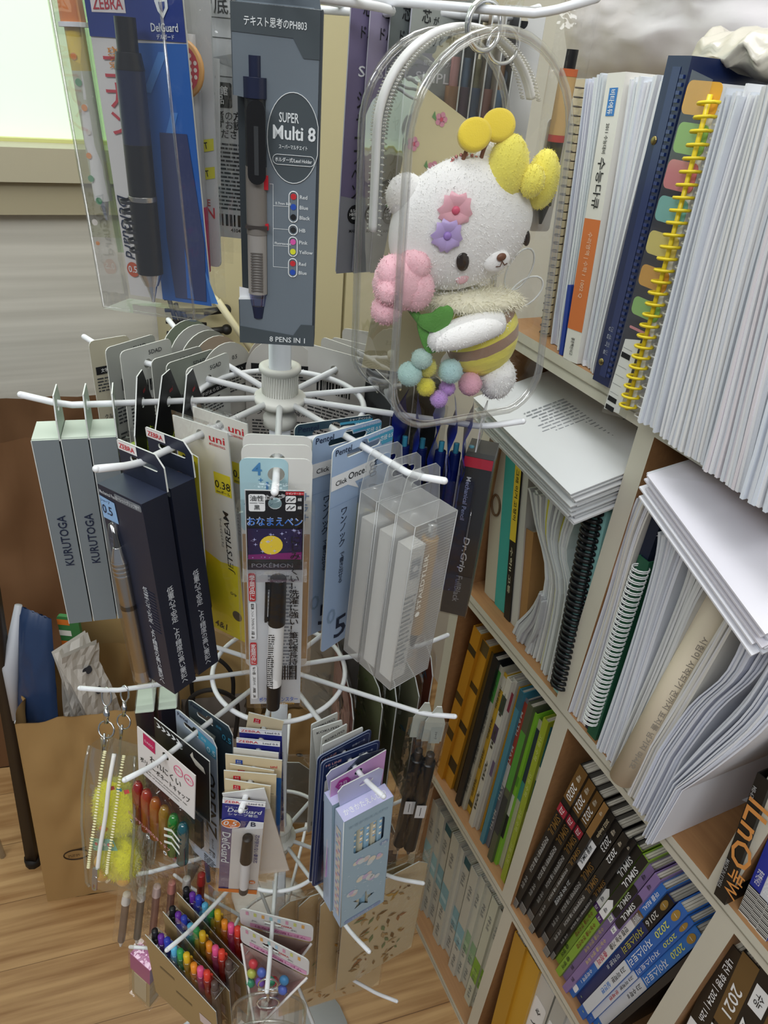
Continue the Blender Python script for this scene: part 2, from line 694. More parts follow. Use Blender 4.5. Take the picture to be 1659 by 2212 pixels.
# ---------------------------------------------------------------- things on the rack: builders
def hang(name, label, cat, t, n, r, group=None, tw=0.0, roll=0.0, tx=0.0, side=0.0, dz=0.0):
    p, rz = hook(t, n, r, side)
    o = thing(name, label, cat, p + V((0, 0, dz)), rz + radians(tw), group)
    o.rotation_euler = (radians(tx), radians(roll), rz + radians(tw))
    return o


def euro(cz=0.0, w=0.022, h=0.0036, bump=0.0028):
    """euro-slot outline"""
    r = h / 2
    pts = []
    for k in range(7):
        a = radians(-90 + 180 * k / 6)
        pts.append((w / 2 - r + r * cos(a), cz + r * sin(a)))
    for k in range(7):
        a = radians(0 + 180 * k / 6)
        pts.append((0.0042 * cos(a), cz + r + bump * sin(a)))
    for k in range(7):
        a = radians(90 + 180 * k / 6)
        pts.append((-w / 2 + r + r * cos(a), cz + r * sin(a)))
    return pts


HOLE = lambda r=0.0034, cz=0.0, cx=0.0: circ(r, 14, cx, cz)
BACK = lambda y: face((0, y, 0), (-1, 0, 0), (0, 0, 1))
LEFTF = lambda x: face((x, 0, 0), (0, -1, 0), (0, 0, 1))      # seen from -x
RIGHTF = lambda x: face((x, 0, 0), (0, 1, 0), (0, 0, 1))      # seen from +x


def barcode(m, x, z, w, h, mat=INK, M=None, y=-0.0003, seed=1):
    g = random.Random(seed)
    u = x - w / 2
    while u < x + w / 2:
        b = g.choice((0.0003, 0.0005, 0.0008)) * w / 0.014
        m.rect(u, min(u + b, x + w / 2), z - h / 2, z + h / 2, y, mat, M)
        u += b + g.choice((0.0004, 0.0007)) * w / 0.014


def lines(m, x0, x1, z0, z1, n, mat, M=None, y=-0.0003, seed=1, th=0.45, words=True):
    """small print"""
    g = random.Random(seed)
    dz = (z1 - z0) / n
    for i in range(n):
        zc = z1 - (i + 0.5) * dz
        xe = x0 + (x1 - x0) * g.uniform(0.7, 1.0)
        u = x0
        while u < xe:
            k = g.uniform(0.6, 2.2) * dz if words else (xe - x0)
            m.rect(u, min(u + k, xe), zc - dz * th / 2, zc + dz * th / 2, y, mat, M)
            u += k + dz * 0.3


def pouch(m, w, z0, z1, bulge, mat, y=0.0, x=0.0, seed=0, amp=0.0006, nu=10, nv=16, back=0.0015):
    """sealed clear bag"""
    for s in (-1, 1):
        def fn(u, v):
            e = (sin(pi * u) ** 0.5 if 0 < u < 1 else 0) * (sin(pi * v) ** 0.35 if 0 < v < 1 else 0)
            nz = noise.noise(V((u * 5 + seed, v * 9, s * 3.1 + seed))) * amp * 2 * min(1, e * 2)
            return (x + (u - 0.5) * w + noise.noise(V((v * 6, seed * 1.7, 0))) * amp, y + (-(bulge * e + 0.0002) if s < 0 else back * e + 0.0002) + nz, z0 + (z1 - z0) * v)
        m.grid(fn, nu, nv, mat, flip=(s > 0))


def pen_parts(th, x, y, z0, z1, segs, tilt=0.0, r=0.0045, flip=False, names=None, clip=None):
    """a pen standing along z from z0 (tip) to z1; segs = [(name, from, to, radius0, radius1, material)]"""
    M = Matrix.Translation((x, y, z0)) @ Matrix.Rotation(radians(tilt), 4, 'Y')
    L = z1 - z0
    if flip:
        M = Matrix.Translation((x, y, z1)) @ Matrix.Rotation(radians(tilt) + pi, 4, 'Y')
    for nm, a, b, r0, r1, mt in segs:
        m = MB()
        m.lathe([(0, a * L), (r0 * r, a * L), (r0 * r * 1.0, a * L + 0.0001), (r1 * r, b * L - 0.0001), (r1 * r, b * L), (0, b * L)], mt, 16, M)
        m.build(nm, th)
    if clip:
        a, b, mt, ang = clip
        m = MB()
        c, s_ = cos(radians(ang)), sin(radians(ang))
        R2 = M @ Matrix.Rotation(radians(ang), 4, 'Z')
        m.box(r * 1.25, r * 1.55, -r * 0.28, r * 0.28, a * L, b * L, mt, R2)
        m.box(r * 0.5, r * 1.55, -r * 0.28, r * 0.28, b * L - r * 0.8, b * L, mt, R2)
        m.ball((r * 1.25, 0, a * L + r * 0.3), r * 0.33, mt, 8, 6, R2)
        m.build('clip', th)


def neon_sketch(m, x, z, s, mat, M=None, y=-0.0004, seed=0):
    g = random.Random(seed)
    Mt = M or FRONT
    for k in range(3):
        rr = s * (0.35 + 0.28 * k)
        pts = [(x + rr * cos(a) * (1 + .12 * sin(3 * a + seed)), y, z + rr * 0.8 * sin(a)) for a in [2 * pi * i / 14 for i in range(14)]]
        m.tube(pts, 0.00022, mat, 4, True, Mt)
    for k in range(5):
        a = g.uniform(0, 6.28)
        m.tube([(x, y, z), (x + s * cos(a), y, z + s * 0.85 * sin(a))], 0.0002, mat, 4, False, Mt)


# ---------------------------------------------------------------- tier 1, left arm: grey pen boxes and black packs
BOXGREY = pm('#7c8488', 0.42, spec=0.5)
BOXTOP = pm('#c3cdc1', 0.5)
NAVYTXT = pm('#1d2740', 0.4)
EDGEW = pm('#d9dcd9', 0.6)


def grey_box(r, label, last=False):
    o = hang('pen_box', label, 'pen box', 1, 4, r, 'grey pen boxes on the left arm', tw=rnd.uniform(-1.5, 1.5))
    m = MB()
    m.box(-0.0135, 0.0135, -0.0163, -0.0006, -0.166, -0.0170, BOXGREY, top=BOXTOP, bottom=EDGEW)
    m.box(0.0130, 0.0137, -0.0165, -0.0160, -0.166, -0.017, EDGEW)
    m.text('KURUTOGA', 0, 0, 0.0056, NAVYTXT, rot=90, M=RIGHTF(0.0136) @ Matrix.Translation((-0.0078, 0, -0.093)), w=0.041)
    m.build('carton', o)
    m = MB()
    m.plate([(-0.0135, -0.018), (0.0135, -0.018), (0.0135, -0.004), (0.009, 0.0105), (-0.009, 0.0105), (-0.0135, -0.004)], -0.0004, 0.0004,
            pm('#aebbb0', 0.5), [HOLE()], side=EDGEW)
    m.box(-0.0125, 0.0125, -0.0162, -0.0004, -0.0170, -0.0163, BOXTOP)
    m.build('hang_tab', o)
    return o


grey_box(0.1390, 'grey pen box with upright lettering, outermost of three on the left arm')
grey_box(0.1220, 'grey pen box with upright lettering, middle of three on the left arm')
grey_box(0.1056, 'grey pen box innermost of three on the left arm, half behind navy box')

BLACKCARD = pm('#16181a', 0.45)
NEON = pm('#b9d42c', 0.5)
for i, r in enumerate((0.0885, 0.0725, 0.058)):
    o = hang('pen_pack', ['black pen pack with lime sketches next to the grey boxes', 'black pen pack with lime sketches, middle of three',
                          'black pen pack with lime sketches nearest the pole'][i], 'pen pack', 1, 4, r, 'black packs with lime sketches', tw=(-14, -24, -20)[i])
    m = MB()
    m.plate([(-0.024, -0.125), (0.024, -0.125), (0.024, -0.012), (0.006, 0.020), (-0.006, 0.020), (-0.024, -0.012)], -0.0004, 0.0004,
            BLACKCARD, [HOLE()], side=EDGEW)
    for f, q in ((FRONT, 0), (BACK(0.0004), 3)):
        neon_sketch(m, 0.008, -0.030, 0.011, NEON, f, seed=q + i)
        neon_sketch(m, -0.009, -0.052, 0.012, NEON, f, seed=q + i + 7)
        neon_sketch(m, 0.010, -0.075, 0.010, NEON, f, seed=q + i + 3)
        m.text('uni', 0.004, 0.007, 0.0030, RED, M=f)
    m.build('backing_card', o)
    m = MB()
    m.box(-0.017, 0.017, -0.014, -0.0006, -0.118, -0.026, CLEARC)
    m.build('blister', o)
    pen_parts(o, 0.0, -0.0075, -0.112, -0.03, [('tip', 0, .08, .15, .6, CHROME), ('barrel', .08, .9, 1, 1, pm('#20231f', .3)), ('button', .9, 1, .6, .6, NEON)], r=0.005)

# ---------------------------------------------------------------- tier 1, upper left arm: backs of grey cards
CARDG = pm('#a7a8a3', 0.6)
CARDW = pm('#cfd0cc', 0.6)
GTXT = pm('#3d3f42', 0.6)


def back_card(t, n, r, label, w, ztop, zbot, mat, code='', tw=0.0, round_top=False, group=None, seed=0, roll=0.0, x=0.0, dark=True, tx=0.0):
    o = hang('pen_card', label, 'pen card', t, n, r, group, tw=tw, roll=roll, tx=tx)
    m = MB()
    if round_top:
        pts = [(x - w / 2, zbot), (x + w / 2, zbot)] + [(x + w / 2 * cos(a), ztop - w / 2 + w / 2 * sin(a)) for a in [pi * k / 16 for k in range(17)]]
    else:
        pts = rrect(w, ztop - zbot, 0.004, 3, x, (ztop + zbot) / 2)
    m.plate(pts, -0.0004, 0.0004, mat, [HOLE(0.0036)], side=pm('#d8d8d2', 0.7))
    B = BACK(0.0004)
    if code:
        m.text(code, -x + w * 0.16, ztop - 0.006 - (w * .12 if round_top else 0), 0.0032, GTXT, M=B)
    if dark:
        m.rect(-x - w * .42, -x + w * .42, ztop - 0.026, ztop - 0.020, -0.0003, INK, B)
        m.text('文字が太らない', -x, ztop - 0.023, 0.003, pm('#e6e6e6', .6), M=B, y=-0.0006, w=w * .6)
        lines(m, -x - w * .42, -x + w * .42, ztop - 0.040, ztop - 0.028, 5, GTXT, B, seed=seed)
        m.text('クルトガで解消', -x, ztop - 0.060, 0.0045, GTXT, M=B, w=w * .72)
        lines(m, -x - w * .42, -x + w * .42, ztop - 0.085, ztop - 0.066, 7, GTXT, B, seed=seed + 3)
        for q in (-1, 1):
            m.flat([(-x + q * w * .22 - .004, ztop - .105), (-x + q * w * .22 + .004, ztop - .105), (-x + q * w * .22 + .004, ztop - .094), (-x + q * w * .22, ztop - .088), (-x + q * w * .22 - .004, ztop - .094)], -0.0004, GTXT, M=B)
    else:
        barcode(m, -x, ztop - 0.030, w * .55, 0.009, M=B, seed=seed)
        lines(m, -x - w * .42, -x + w * .42, ztop - 0.060, ztop - 0.040, 7, GTXT, B, seed=seed)
        lines(m, -x - w * .42, -x + w * .42, ztop - 0.095, ztop - 0.066, 9, GTXT, B, seed=seed + 5)
    m.build('backing_card', o)
    m = MB()
    m.box(x - w * .36, x + w * .36, -0.013, -0.0006, zbot + 0.004, ztop - 0.024, CLEARC)
    m.build('blister', o)
    return o


GR = 'grey card packs on the upper left arm'
o = back_card(1, 5, 0.142, 'grey card edge with black pen at the upper left arm tip', 0.03, 0.012, -0.12, pm('#b8b19c', .6), '', -26, group=GR, seed=1)
pen_parts(o, -0.004, -0.007, -0.108, -0.012, [('tip', 0, .1, .2, .7, CHROME), ('grip', .1, .35, 1, 1, pm('#d2912e', .4)), ('barrel', .35, .8, 1, 1, pm('#1b1b1c', .35)), ('button', .8, 1, .8, .8, CHROME)], r=0.0055)
for i, (r, cd, tw, lb) in enumerate(((0.1225, '5HAD', -10, 'second pack from the upper left arm tip'), (0.109, '5DAD', -13, 'third pack from the upper left arm tip'),
                                 (0.0825, '5GAZ', -14, 'fourth pack from the upper left arm tip'), (0.071, '5DAD', -12, 'dark card second from the wire ring'),
                                 (0.057, '5GAD', -6, 'card closest to the wire ring'))):
    back_card(1, 5, r, 'grey card with stamped code, ' + lb, 0.044, 0.014, -0.125, (CARDG, CARDW, CARDG, pm('#8f948c', .6), CARDW)[i], cd, tw, group=GR, seed=i, dark=(i == 4))

RT = 'round topped cards behind the ring'
for i, (r, c, lb) in enumerate(((0.128, '#8b9484', 'sage green round topped card, rearmost behind the ring'), (0.115, '#cfcdcb', 'white round topped card next to the sage one'),
                                (0.100, '#a5a9a4', 'grey round topped card in the middle of five'), (0.086, '#bfaa98', 'tan round topped card behind the pale one'),
                                (0.070, '#cfccc6', 'pale round topped card nearest the pole on the back left arm'))):
    back_card(1, 6, r, lb, 0.055, 0.016, -0.13, pm(c, .6), '0.5' if i > 2 else '', 14, True, RT, seed=i + 4, dark=(i >= 3))
for i, (r, lb) in enumerate(((0.085, 'pink-white round topped card right behind the pole, rear one'), (0.068, 'white round topped card right behind the pole'))):
    back_card(1, 7, r, lb, 0.056, 0.017, -0.13, pm(('#b9b0a8', '#cdc9c4')[i], .6), '', (4, -4)[i], True, RT, seed=i + 11)
WB = 'white barcode cards behind the ring'
for i, (r, w_, zt_, lb) in enumerate(((0.118, 0.05, 0.016, 'white barcode card at the end of the back right arm'), (0.100, 0.05, 0.012, 'white barcode card second from the end of the back right arm'), (0.084, 0.052, 0.014, 'white barcode card in the middle of the back right arm'),
                                 (0.066, 0.054, 0.015, 'white barcode card nearest the pole on the back right arm'))):
    o = back_card(1, 8, r, lb, w_, zt_, -0.135, pm('#d3d0cd', .6), '', (8, 3, -3, 2)[i], False, WB, seed=i + 21, dark=False, roll=(3, 1, -2, 0)[i])
for i, r in enumerate((0.072, 0.09, 0.108)):
    o = back_card(1, 9, r, ['dark card with white print nearest the ring behind the case', 'dark card with white print, middle one behind the case',
                            'dark card with white print, outer one behind the case'][i], 0.05, 0.012, -0.125, pm('#3a3e42', .5), '', (0, -4, 4)[i], False, 'dark cards behind the clear case', seed=i + 31, dark=False)

# ---------------------------------------------------------------- tier 1, front left arm: navy pen boxes and multi pen bags
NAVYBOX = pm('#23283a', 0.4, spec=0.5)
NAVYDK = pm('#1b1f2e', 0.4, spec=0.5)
PALEBL = pm('#8fb4dd', 0.5)
SILV = pm('#b9b4ab', 0.25, metal=1.0)
SILTX = pm('#c9cdd3', 0.5)


def navy_box(r, label, roll, front):
    o = hang('pencil_box', label, 'pencil box', 1, 3, r, 'navy pencil boxes on the front left arm', roll=roll, tw=-4)
    m = MB()
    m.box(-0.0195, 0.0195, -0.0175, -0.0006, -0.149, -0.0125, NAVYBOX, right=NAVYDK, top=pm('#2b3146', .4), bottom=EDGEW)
    y = -0.0178
    m.flat([(-0.0195, -0.0195), (-0.006, -0.0205), (-0.0055, -0.034), (-0.0195, -0.034)], y, PALEBL)
    m.text('Mechanical Pencil', -0.0185, -0.0165, 0.0022, SILTX, y=y, al='l', w=0.016)
    m.text('0.5', -0.014, -0.0275, 0.0058, NAVYTXT, y=y - .0002)
    m.text('シャープ', -0.0145, -0.0220, 0.0020, NAVYTXT, y=y - .0002)
    m.flat(rrect(0.0235, 0.0042, 0.001, 2, 0.0072, -0.0158), y, pm('#70757c', .4))
    m.text('ローレットグリップ搭載', 0.0072, -0.0158, 0.0024, SILTX, y=y - .0002, w=0.021)
    for k in range(14):
        m.rect(0.006, 0.0165, -0.074 - k * 0.0022, -0.073 - k * 0.0022, y, pm('#2d3347', .4))
    m.text('\n'.join('低重心で安定、より精度の高い筆記へ'), 0.0085, -0.1080, 0.074, SILTX, y=y)
    m.text('TECT 2WAY RD', -0.016, -0.075, 0.0032, pm('#4c5470', .4), rot=-90, y=y, w=0.06)
    m.text('\n'.join('低重心で安定、より精度の高い筆記へ'), 0.0, -0.108, 0.074, SILTX, M=RIGHTF(0.0195) @ Matrix.Translation((-0.009, 0, 0)))
    m.build('carton', o)
    m = MB()
    m.plate([(-0.0195, -0.0125), (0.0195, -0.0125), (0.0195, 0.002), (0.0135, 0.0085), (-0.0195, 0.0085)], -0.0005, 0.0005, NAVYBOX,
            [rrect(0.024, 0.0034, 0.0016, 3, 0.002, -0.0005)], side=EDGEW)
    m.flat([(-0.0195, 0.0085), (-0.0025, 0.0085), (-0.0025, 0.0028), (-0.0195, 0.0028)], -0.0008, pm('#e9e4e2', .5))
    m.text('ZEBRA', -0.011, 0.0056, 0.0030, RED, y=-0.0011, w=0.0135)
    m.build('hang_tab', o)
    if front:
        M0 = (-0.0095, -0.0190)
        pen_parts(o, M0[0], M0[1], -0.150, -0.036, [('cap', 0, .07, 1.1, .92, CHROME), ('barrel', .07, .50, 1, 1.0, SILV), ('collar', .50, .53, 1.04, 1.04, pm('#4b4742', .3, metal=1)),
                  ('grip', .53, .80, 1.0, 1.0, SILV), ('front_cone', .80, .88, 1.0, .52, CHROME), ('tip', .88, 1.0, .42, .06, pm('#5c5a58', .25, metal=1))], r=0.0052)
        m = MB()
        for k in range(4):
            m.lathe([(0.00525, -0.0600 - k * .0030), (0.0056, -0.0593 - k * .0030), (0.00525, -0.0586 - k * .0030)], CHROME, 16, Matrix.Translation((*M0, 0)))
        m.build('grip_rings', o)
        m = MB()
        m.lathe([(0.0063, -0.153), (0.0066, -0.151), (0.0066, -0.062), (0.0061, -0.052), (0.0026, -0.034), (0, -0.033)], film(gloss=0.16), 18, Matrix.Translation((*M0, 0)))
        m.build('blister', o)
    return o


navy_box(0.1190, 'navy pencil box with metal pencil in clear bubble, at the front left arm tip', -4.6, True)
navy_box(0.0985, 'navy pencil box second on the front left arm, behind the bubble one', -4.6, False)

YEL = pm('#e7d62a', 0.5)
CREAMC = pm('#dedbd2', 0.6)


def multi_bag(r, label, barrel, roll, sd):
    o = hang('multi_pen_pack', label, 'pen pack', 1, 3, r, 'cream multi pen packs', roll=roll)
    m = MB()
    m.plate([(-0.0225, -0.152), (0.0225, -0.152), (0.0225, 0.007), (-0.0225, 0.007)], -0.0004, 0.0004, CREAMC, [HOLE(0.0035)], side=EDGEW)
    y = -0.0007
    m.flat([(-0.0225, -0.152), (0.0225, -0.152), (0.0225, -0.088), (0.006, -0.090), (-0.006, -0.086), (-0.0225, -0.074)], y, YEL)
    m.text('uni', 0.0135, 0.0005, 0.0046, RED, y=y, w=0.0125)
    m.text('MITSUBISHI PENCIL', 0.0135, -0.0037, 0.0015, RED, y=y, w=0.013)
    m.flat([(0.008, -0.022), (0.0215, -0.022), (0.0215, -0.037), (0.008, -0.037)], y, YEL)
    m.text('0.38', 0.0148, -0.0300, 0.0054, INK, y=y - .0002, w=0.0125)
    m.text('mmボール', 0.0148, -0.0350, 0.0022, INK, y=y - .0002)
    m.text('JETSTREAM', 0.0155, -0.072, 0.0060, INK, rot=90, y=y, w=0.046, shear=.2)
    m.text('ジェットストリーム', 0.0095, -0.066, 0.0022, INK, rot=90, y=y, w=0.022)
    m.flat(circ(0.0042, 18, 0.0165, -0.131), y - .0002, pm('#4a463b', .5))
    m.text('Grip', 0.0150, -0.113, 0.0030, INK, y=y - .0002, shear=.2)
    m.text('4&1', 0.0, -0.146, 0.0056, INK, y=y - .0002, shear=.2)
    m.build('backing_card', o)
    pen_parts(o, -0.0075, -0.0075, -0.140, -0.026, [('tip', 0, .09, .15, .6, CHROME), ('grip', .09, .40, .95, 1.0, pm('#1d1b1b', .45)), ('barrel', .40, .82, 1, 1.0, barrel),
              ('crown', .82, .94, .9, .75, barrel), ('button', .94, 1, .75, .6, pm('#e0935f', .4))], tilt=-2.5, r=0.0058, clip=(.52, .88, CHROME, 200))
    m = MB()
    pouch(m, 0.047, -0.156, 0.010, 0.0125, film(gloss=.04, crinkle=.35, cscale=70), seed=sd)
    m.build('bag', o)
    return o


multi_bag(0.0740, 'cream and yellow pen pack with pink pen, outer of the two', pm('#d99a92', .35), -3.5, 1)
multi_bag(0.0575, 'cream pen pack with dark pen, inner of the two on the front left arm', pm('#3b3836', .35), -3.0, 5)
o = hang('yellow_pack', 'black and yellow header pack squeezed behind the navy boxes', 'pen pack', 1, 3, 0.088, tw=-10)
m = MB()
m.plate([(-0.006, -0.10), (0.014, -0.10), (0.014, -0.004), (-0.006, -0.004)], -0.0004, 0.0004  , YEL, side=EDGEW)
for k in range(2):
    m.flat([(-0.004 + k * .008, -0.03), (0.000 + k * .008, -0.03), (0.003 + k * .008, -0.008), (-0.001 + k * .008, -0.008)], -0.0007, INK)
m.build('backing_card', o)

# ---------------------------------------------------------------- tier 1, front arm: name pen pack and four-colour pen card
o = hang('name_pen_pack', 'black and white twin marker pack at the front arm tip with starry picture', 'marker pack', 1, 2, 0.131, tx=-1)
CW = pm('#e9e9ea', .5)
HOLO = pm('#c9cbce', .4)
m = MB()
m.plate([(-0.0155, -0.150), (0.0155, -0.150), (0.0155, 0.0058), (-0.0155, 0.0058)], -0.0003, 0.0003, HOLO, [HOLE(0.0036, -0.002)])
y = -0.0006
m.plate([(-0.0150, -0.0450), (0.0150, -0.0450), (0.0150, 0.0055), (-0.0150, 0.0055)], -0.0006, -0.0004, pm('#121216', .35), [HOLE(0.0036, -0.002)])
y = -0.0009
m.flat(rrect(0.0085, 0.0105, 0.001, 3, -0.0093, -0.0015), y, WHITE)
m.text('油性', -0.0093, 0.0013, 0.0035, INK, y=y - .0002)
m.rect(-0.0130, -0.0056, -0.0017, -0.0014, y - .0002, INK)
m.text('黒', -0.0093, -0.0043, 0.0030, INK, y=y - .0002)
m.flat([(0.0055, 0.0055), (0.0150, 0.0055), (0.0150, 0.0035), (0.0055, 0.0035)], y, RED)
m.text('ツインマーカー', 0.0102, 0.0045, 0.0013, WHITE, y=y - .0002, w=0.009)
for q in (0.0008, -0.0042):
    m.flat(rrect(0.0054, 0.0042, 0.0008, 3, 0.0082, q), y, WHITE)
    m.tube([(0.0062, y - .0003, q - .001), (0.0078, y - .0003, q + .0012), (0.0082, y - .0003, q - .0008), (0.0102, y - .0003, q + .001)], 0.0003, INK, 5)
    m.text('細', 0.0128, q, 0.0020, WHITE, y=y)
m.text('おなまえペン', 0, -0.0130, 0.0052, pm('#2a6fd0', .4), y=y - .0002, w=0.0285)
m.text('おなまえペン', 0, -0.0130, 0.0055, WHITE, y=y, w=0.0292)
m.flat([(-0.0145, -0.0375), (0.0145, -0.0375), (0.0145, -0.0175), (-0.0145, -0.0175)], y, pm('#241a45', .4))
m.flat([(-0.0145, -0.0375), (0.0145, -0.0375), (0.0145, -0.0325), (-0.0145, -0.0345)], y - .0002, pm('#7a2268', .4))
g = random.Random(3)
for k in range(34):
    x_, z_, s_ = g.uniform(-.0138, .0138), g.uniform(-.0365, -.018), g.choice((.0002, .0003, .0006))
    m.flat([(x_ - s_ * 2, z_), (x_, z_ - s_ * .4), (x_ + s_ * 2, z_), (x_, z_ + s_ * .4)], y - .0004, pm('#cfd2ff', .4))
    m.flat([(x_ - s_ * .4, z_), (x_, z_ - s_ * 2), (x_ + s_ * .4, z_), (x_, z_ + s_ * 2)], y - .0004, pm('#cfd2ff', .4))
m.flat(circ(0.0062, 20, -0.002, -0.028), y - .0003, pm('#e8c93a', .5))
m.text('POKÉMON', -0.0015, -0.0415, 0.0034, pm('#8d8d94', .35, metal=.6), y=y, w=0.0225)
# lower sleeve print
y = -0.0006
lines(m, -0.004, 0.0125, -0.128, -0.048, 30, pm('#7d828b', .6), seed=4, y=y)
barcode(m, 0.004, -0.123, 0.018, 0.012, y=y - .0002)
for z0_, z1_, zt_, st in ((-0.067, -0.047, '学用品に', '教科書、ノート、プラスチック、衣類、靴'), (-0.116, -0.098, '家庭用品に', 'ポリ袋、ガラス、金属、革')):
    m.flat(rrect(0.0038, z1_ - z0_, 0.001, 3, -0.0128, (z0_ + z1_) / 2), y - .0004, pm('#c63038', .5))
    m.text('\n'.join(zt_), -0.0128, (z0_ + z1_) / 2, (z1_ - z0_) * .88, WHITE, y=y - .0006, w=0.0030)
    m.flat(rrect(0.0038, 0.028, 0.001, 3, -0.0128, z0_ - .0148), y - .0004, WHITE)
    m.text('\n'.join(st), -0.0128, z0_ - .0146, 0.0262, INK, y=y - .0006, w=0.0020)
m.text('\n'.join('にじみにくい！洗濯に強い！筆記線長持ち！'), 0.0108, -0.0740, 0.104, INK, y=-0.0015, w=0.0056)
m.text('ポケットモンスター', 0.0020, -0.1452, 0.0042, pm('#2b5fc0', .4), y=y - .0008, w=0.024)
m.text('POKÉMON', 0.006, -0.1488, 0.0022, pm('#d3a02c', .4), y=y - .0008)
m.build('backing_card', o)
BLK = pm('#141416', .35)
LAB = pm('#ececec', .45)
pen_parts(o, -0.0012, -0.0068, -0.146, -0.046, [('end_cap', 0, .20, .90, 1.0, BLK), ('label_sleeve', .20, .68, 1.0, 1.0, LAB), ('main_cap', .68, 1.0, 1.12, 1.0, BLK)], tilt=1.8, r=0.0045,
          clip=(.70, .97, BLK, 190))
m = MB()
m = MB()
lines(m, 0.0002, 0.0038, -0.124, -0.082, 26, INK, Matrix.Translation((-0.001, -0.0117, 0)) @ Matrix.Rotation(radians(1.8), 4, 'Y'), seed=9)
m.tube([(q[0] - 0.0030, -0.0119, q[1]) for q in rrect(0.0030, 0.026, 0.0014, 4, 0, -0.113)], 0.00015, INK, 4, True)
m.build('label_print', o)
m = MB()
pouch(m, 0.036, -0.154, 0.010, 0.0125, film(gloss=.035, crinkle=.4, cscale=80), seed=3)
m.box(-0.0175, 0.0175, -0.0125, -0.0005, -0.0445, -0.0395, film(gloss=.06))
m.build('bag', o)

o = hang('four_color_pen_card', 'light blue four-plus-one pen card behind the marker pack', 'pen card', 1, 2, 0.104)
LB = pm('#a9cbd4', .5)
m = MB()
pts = rrect(0.040, 0.157, 0.005, 4, 0.0, -0.0685)
m.plate(pts, -0.0004, 0.0004, pm('#d9d8d4', .55), [HOLE(0.0048, 0.0)], side=EDGEW)
m.plate(rrect(0.0265, 0.048, 0.004, 4, -0.0067, -0.014), -0.0007, -0.0005, LB, [HOLE(0.0048, 0.0)])
y = -0.001
m.text('4', -0.0105, 0.0035, 0.0080, pm('#4a83b5', .5), y=y)
m.text('+', -0.0085, -0.0035, 0.0025, pm('#4a83b5', .5), y=y)
m.text('1', -0.0050, -0.0085, 0.0078, pm('#4a83b5', .5), y=y)
for k, c in enumerate(('#2a2c30', '#3451a8', '#c23540', '#3f8a55', '#c9d3d8', '#555a5e')):
    m.flat(circ(0.0009, 10, -0.0160 + k * .0027, -0.0155), y, pm(c, .5))
m.text('4色ボールペン', -0.010, -0.0192, 0.0024, pm('#3c6c92', .5), y=y, w=0.016)
m.text('サ\nラ\nサ', 0.0150, -0.022, 0.021, pm('#6d84a4', .5), y=y)
m.rect(-0.0195, 0.0195, -0.140, -0.040, -0.0007, pm('#b08a5c', .6))
m.rect(-0.012, 0.012, -0.140, -0.040, -0.0009, pm('#cdb78f', .6))
m.build('backing_card', o)
m = MB()
m.plate(rrect(0.0435, 0.125, 0.004, 3, 0.0, -0.079), -0.014, -0.0125, film(gloss=.05), side=film(gloss=.07))
m.box(-0.0218, 0.0218, -0.013, -0.0008, -0.1405, -0.0165, film(gloss=.04))
m.build('blister', o)
pen_parts(o, 0.010, -0.007, -0.132, -0.02, [('tip', 0, .1, .2, .6, CHROME), ('barrel', .1, .92, 1, 1, pm('#c79a5d', .4)), ('button', .92, 1, .6, .5, pm('#8fd0c8', .4))], r=0.0055)
for i, r in enumerate((0.088, 0.076)):
    o = hang('four_color_pen_card', ['white four-plus-one pen card hidden behind the light blue card', 'white pen card third behind the marker pack'][i], 'pen card', 1, 2, r, tw=(2, -3)[i])
    m = MB()
    m.plate(rrect(0.040, 0.15, 0.005, 4, 0.0, -0.065), -0.0004, 0.0004, pm('#d9d8d4', .55), [HOLE(0.0048, 0.0)], side=EDGEW)
    m.build('backing_card', o)
    m = MB()
    m.box(-0.0205, 0.0205, -0.010, -0.0008, -0.135, -0.0165, film(gloss=.04))
    m.build('blister', o)
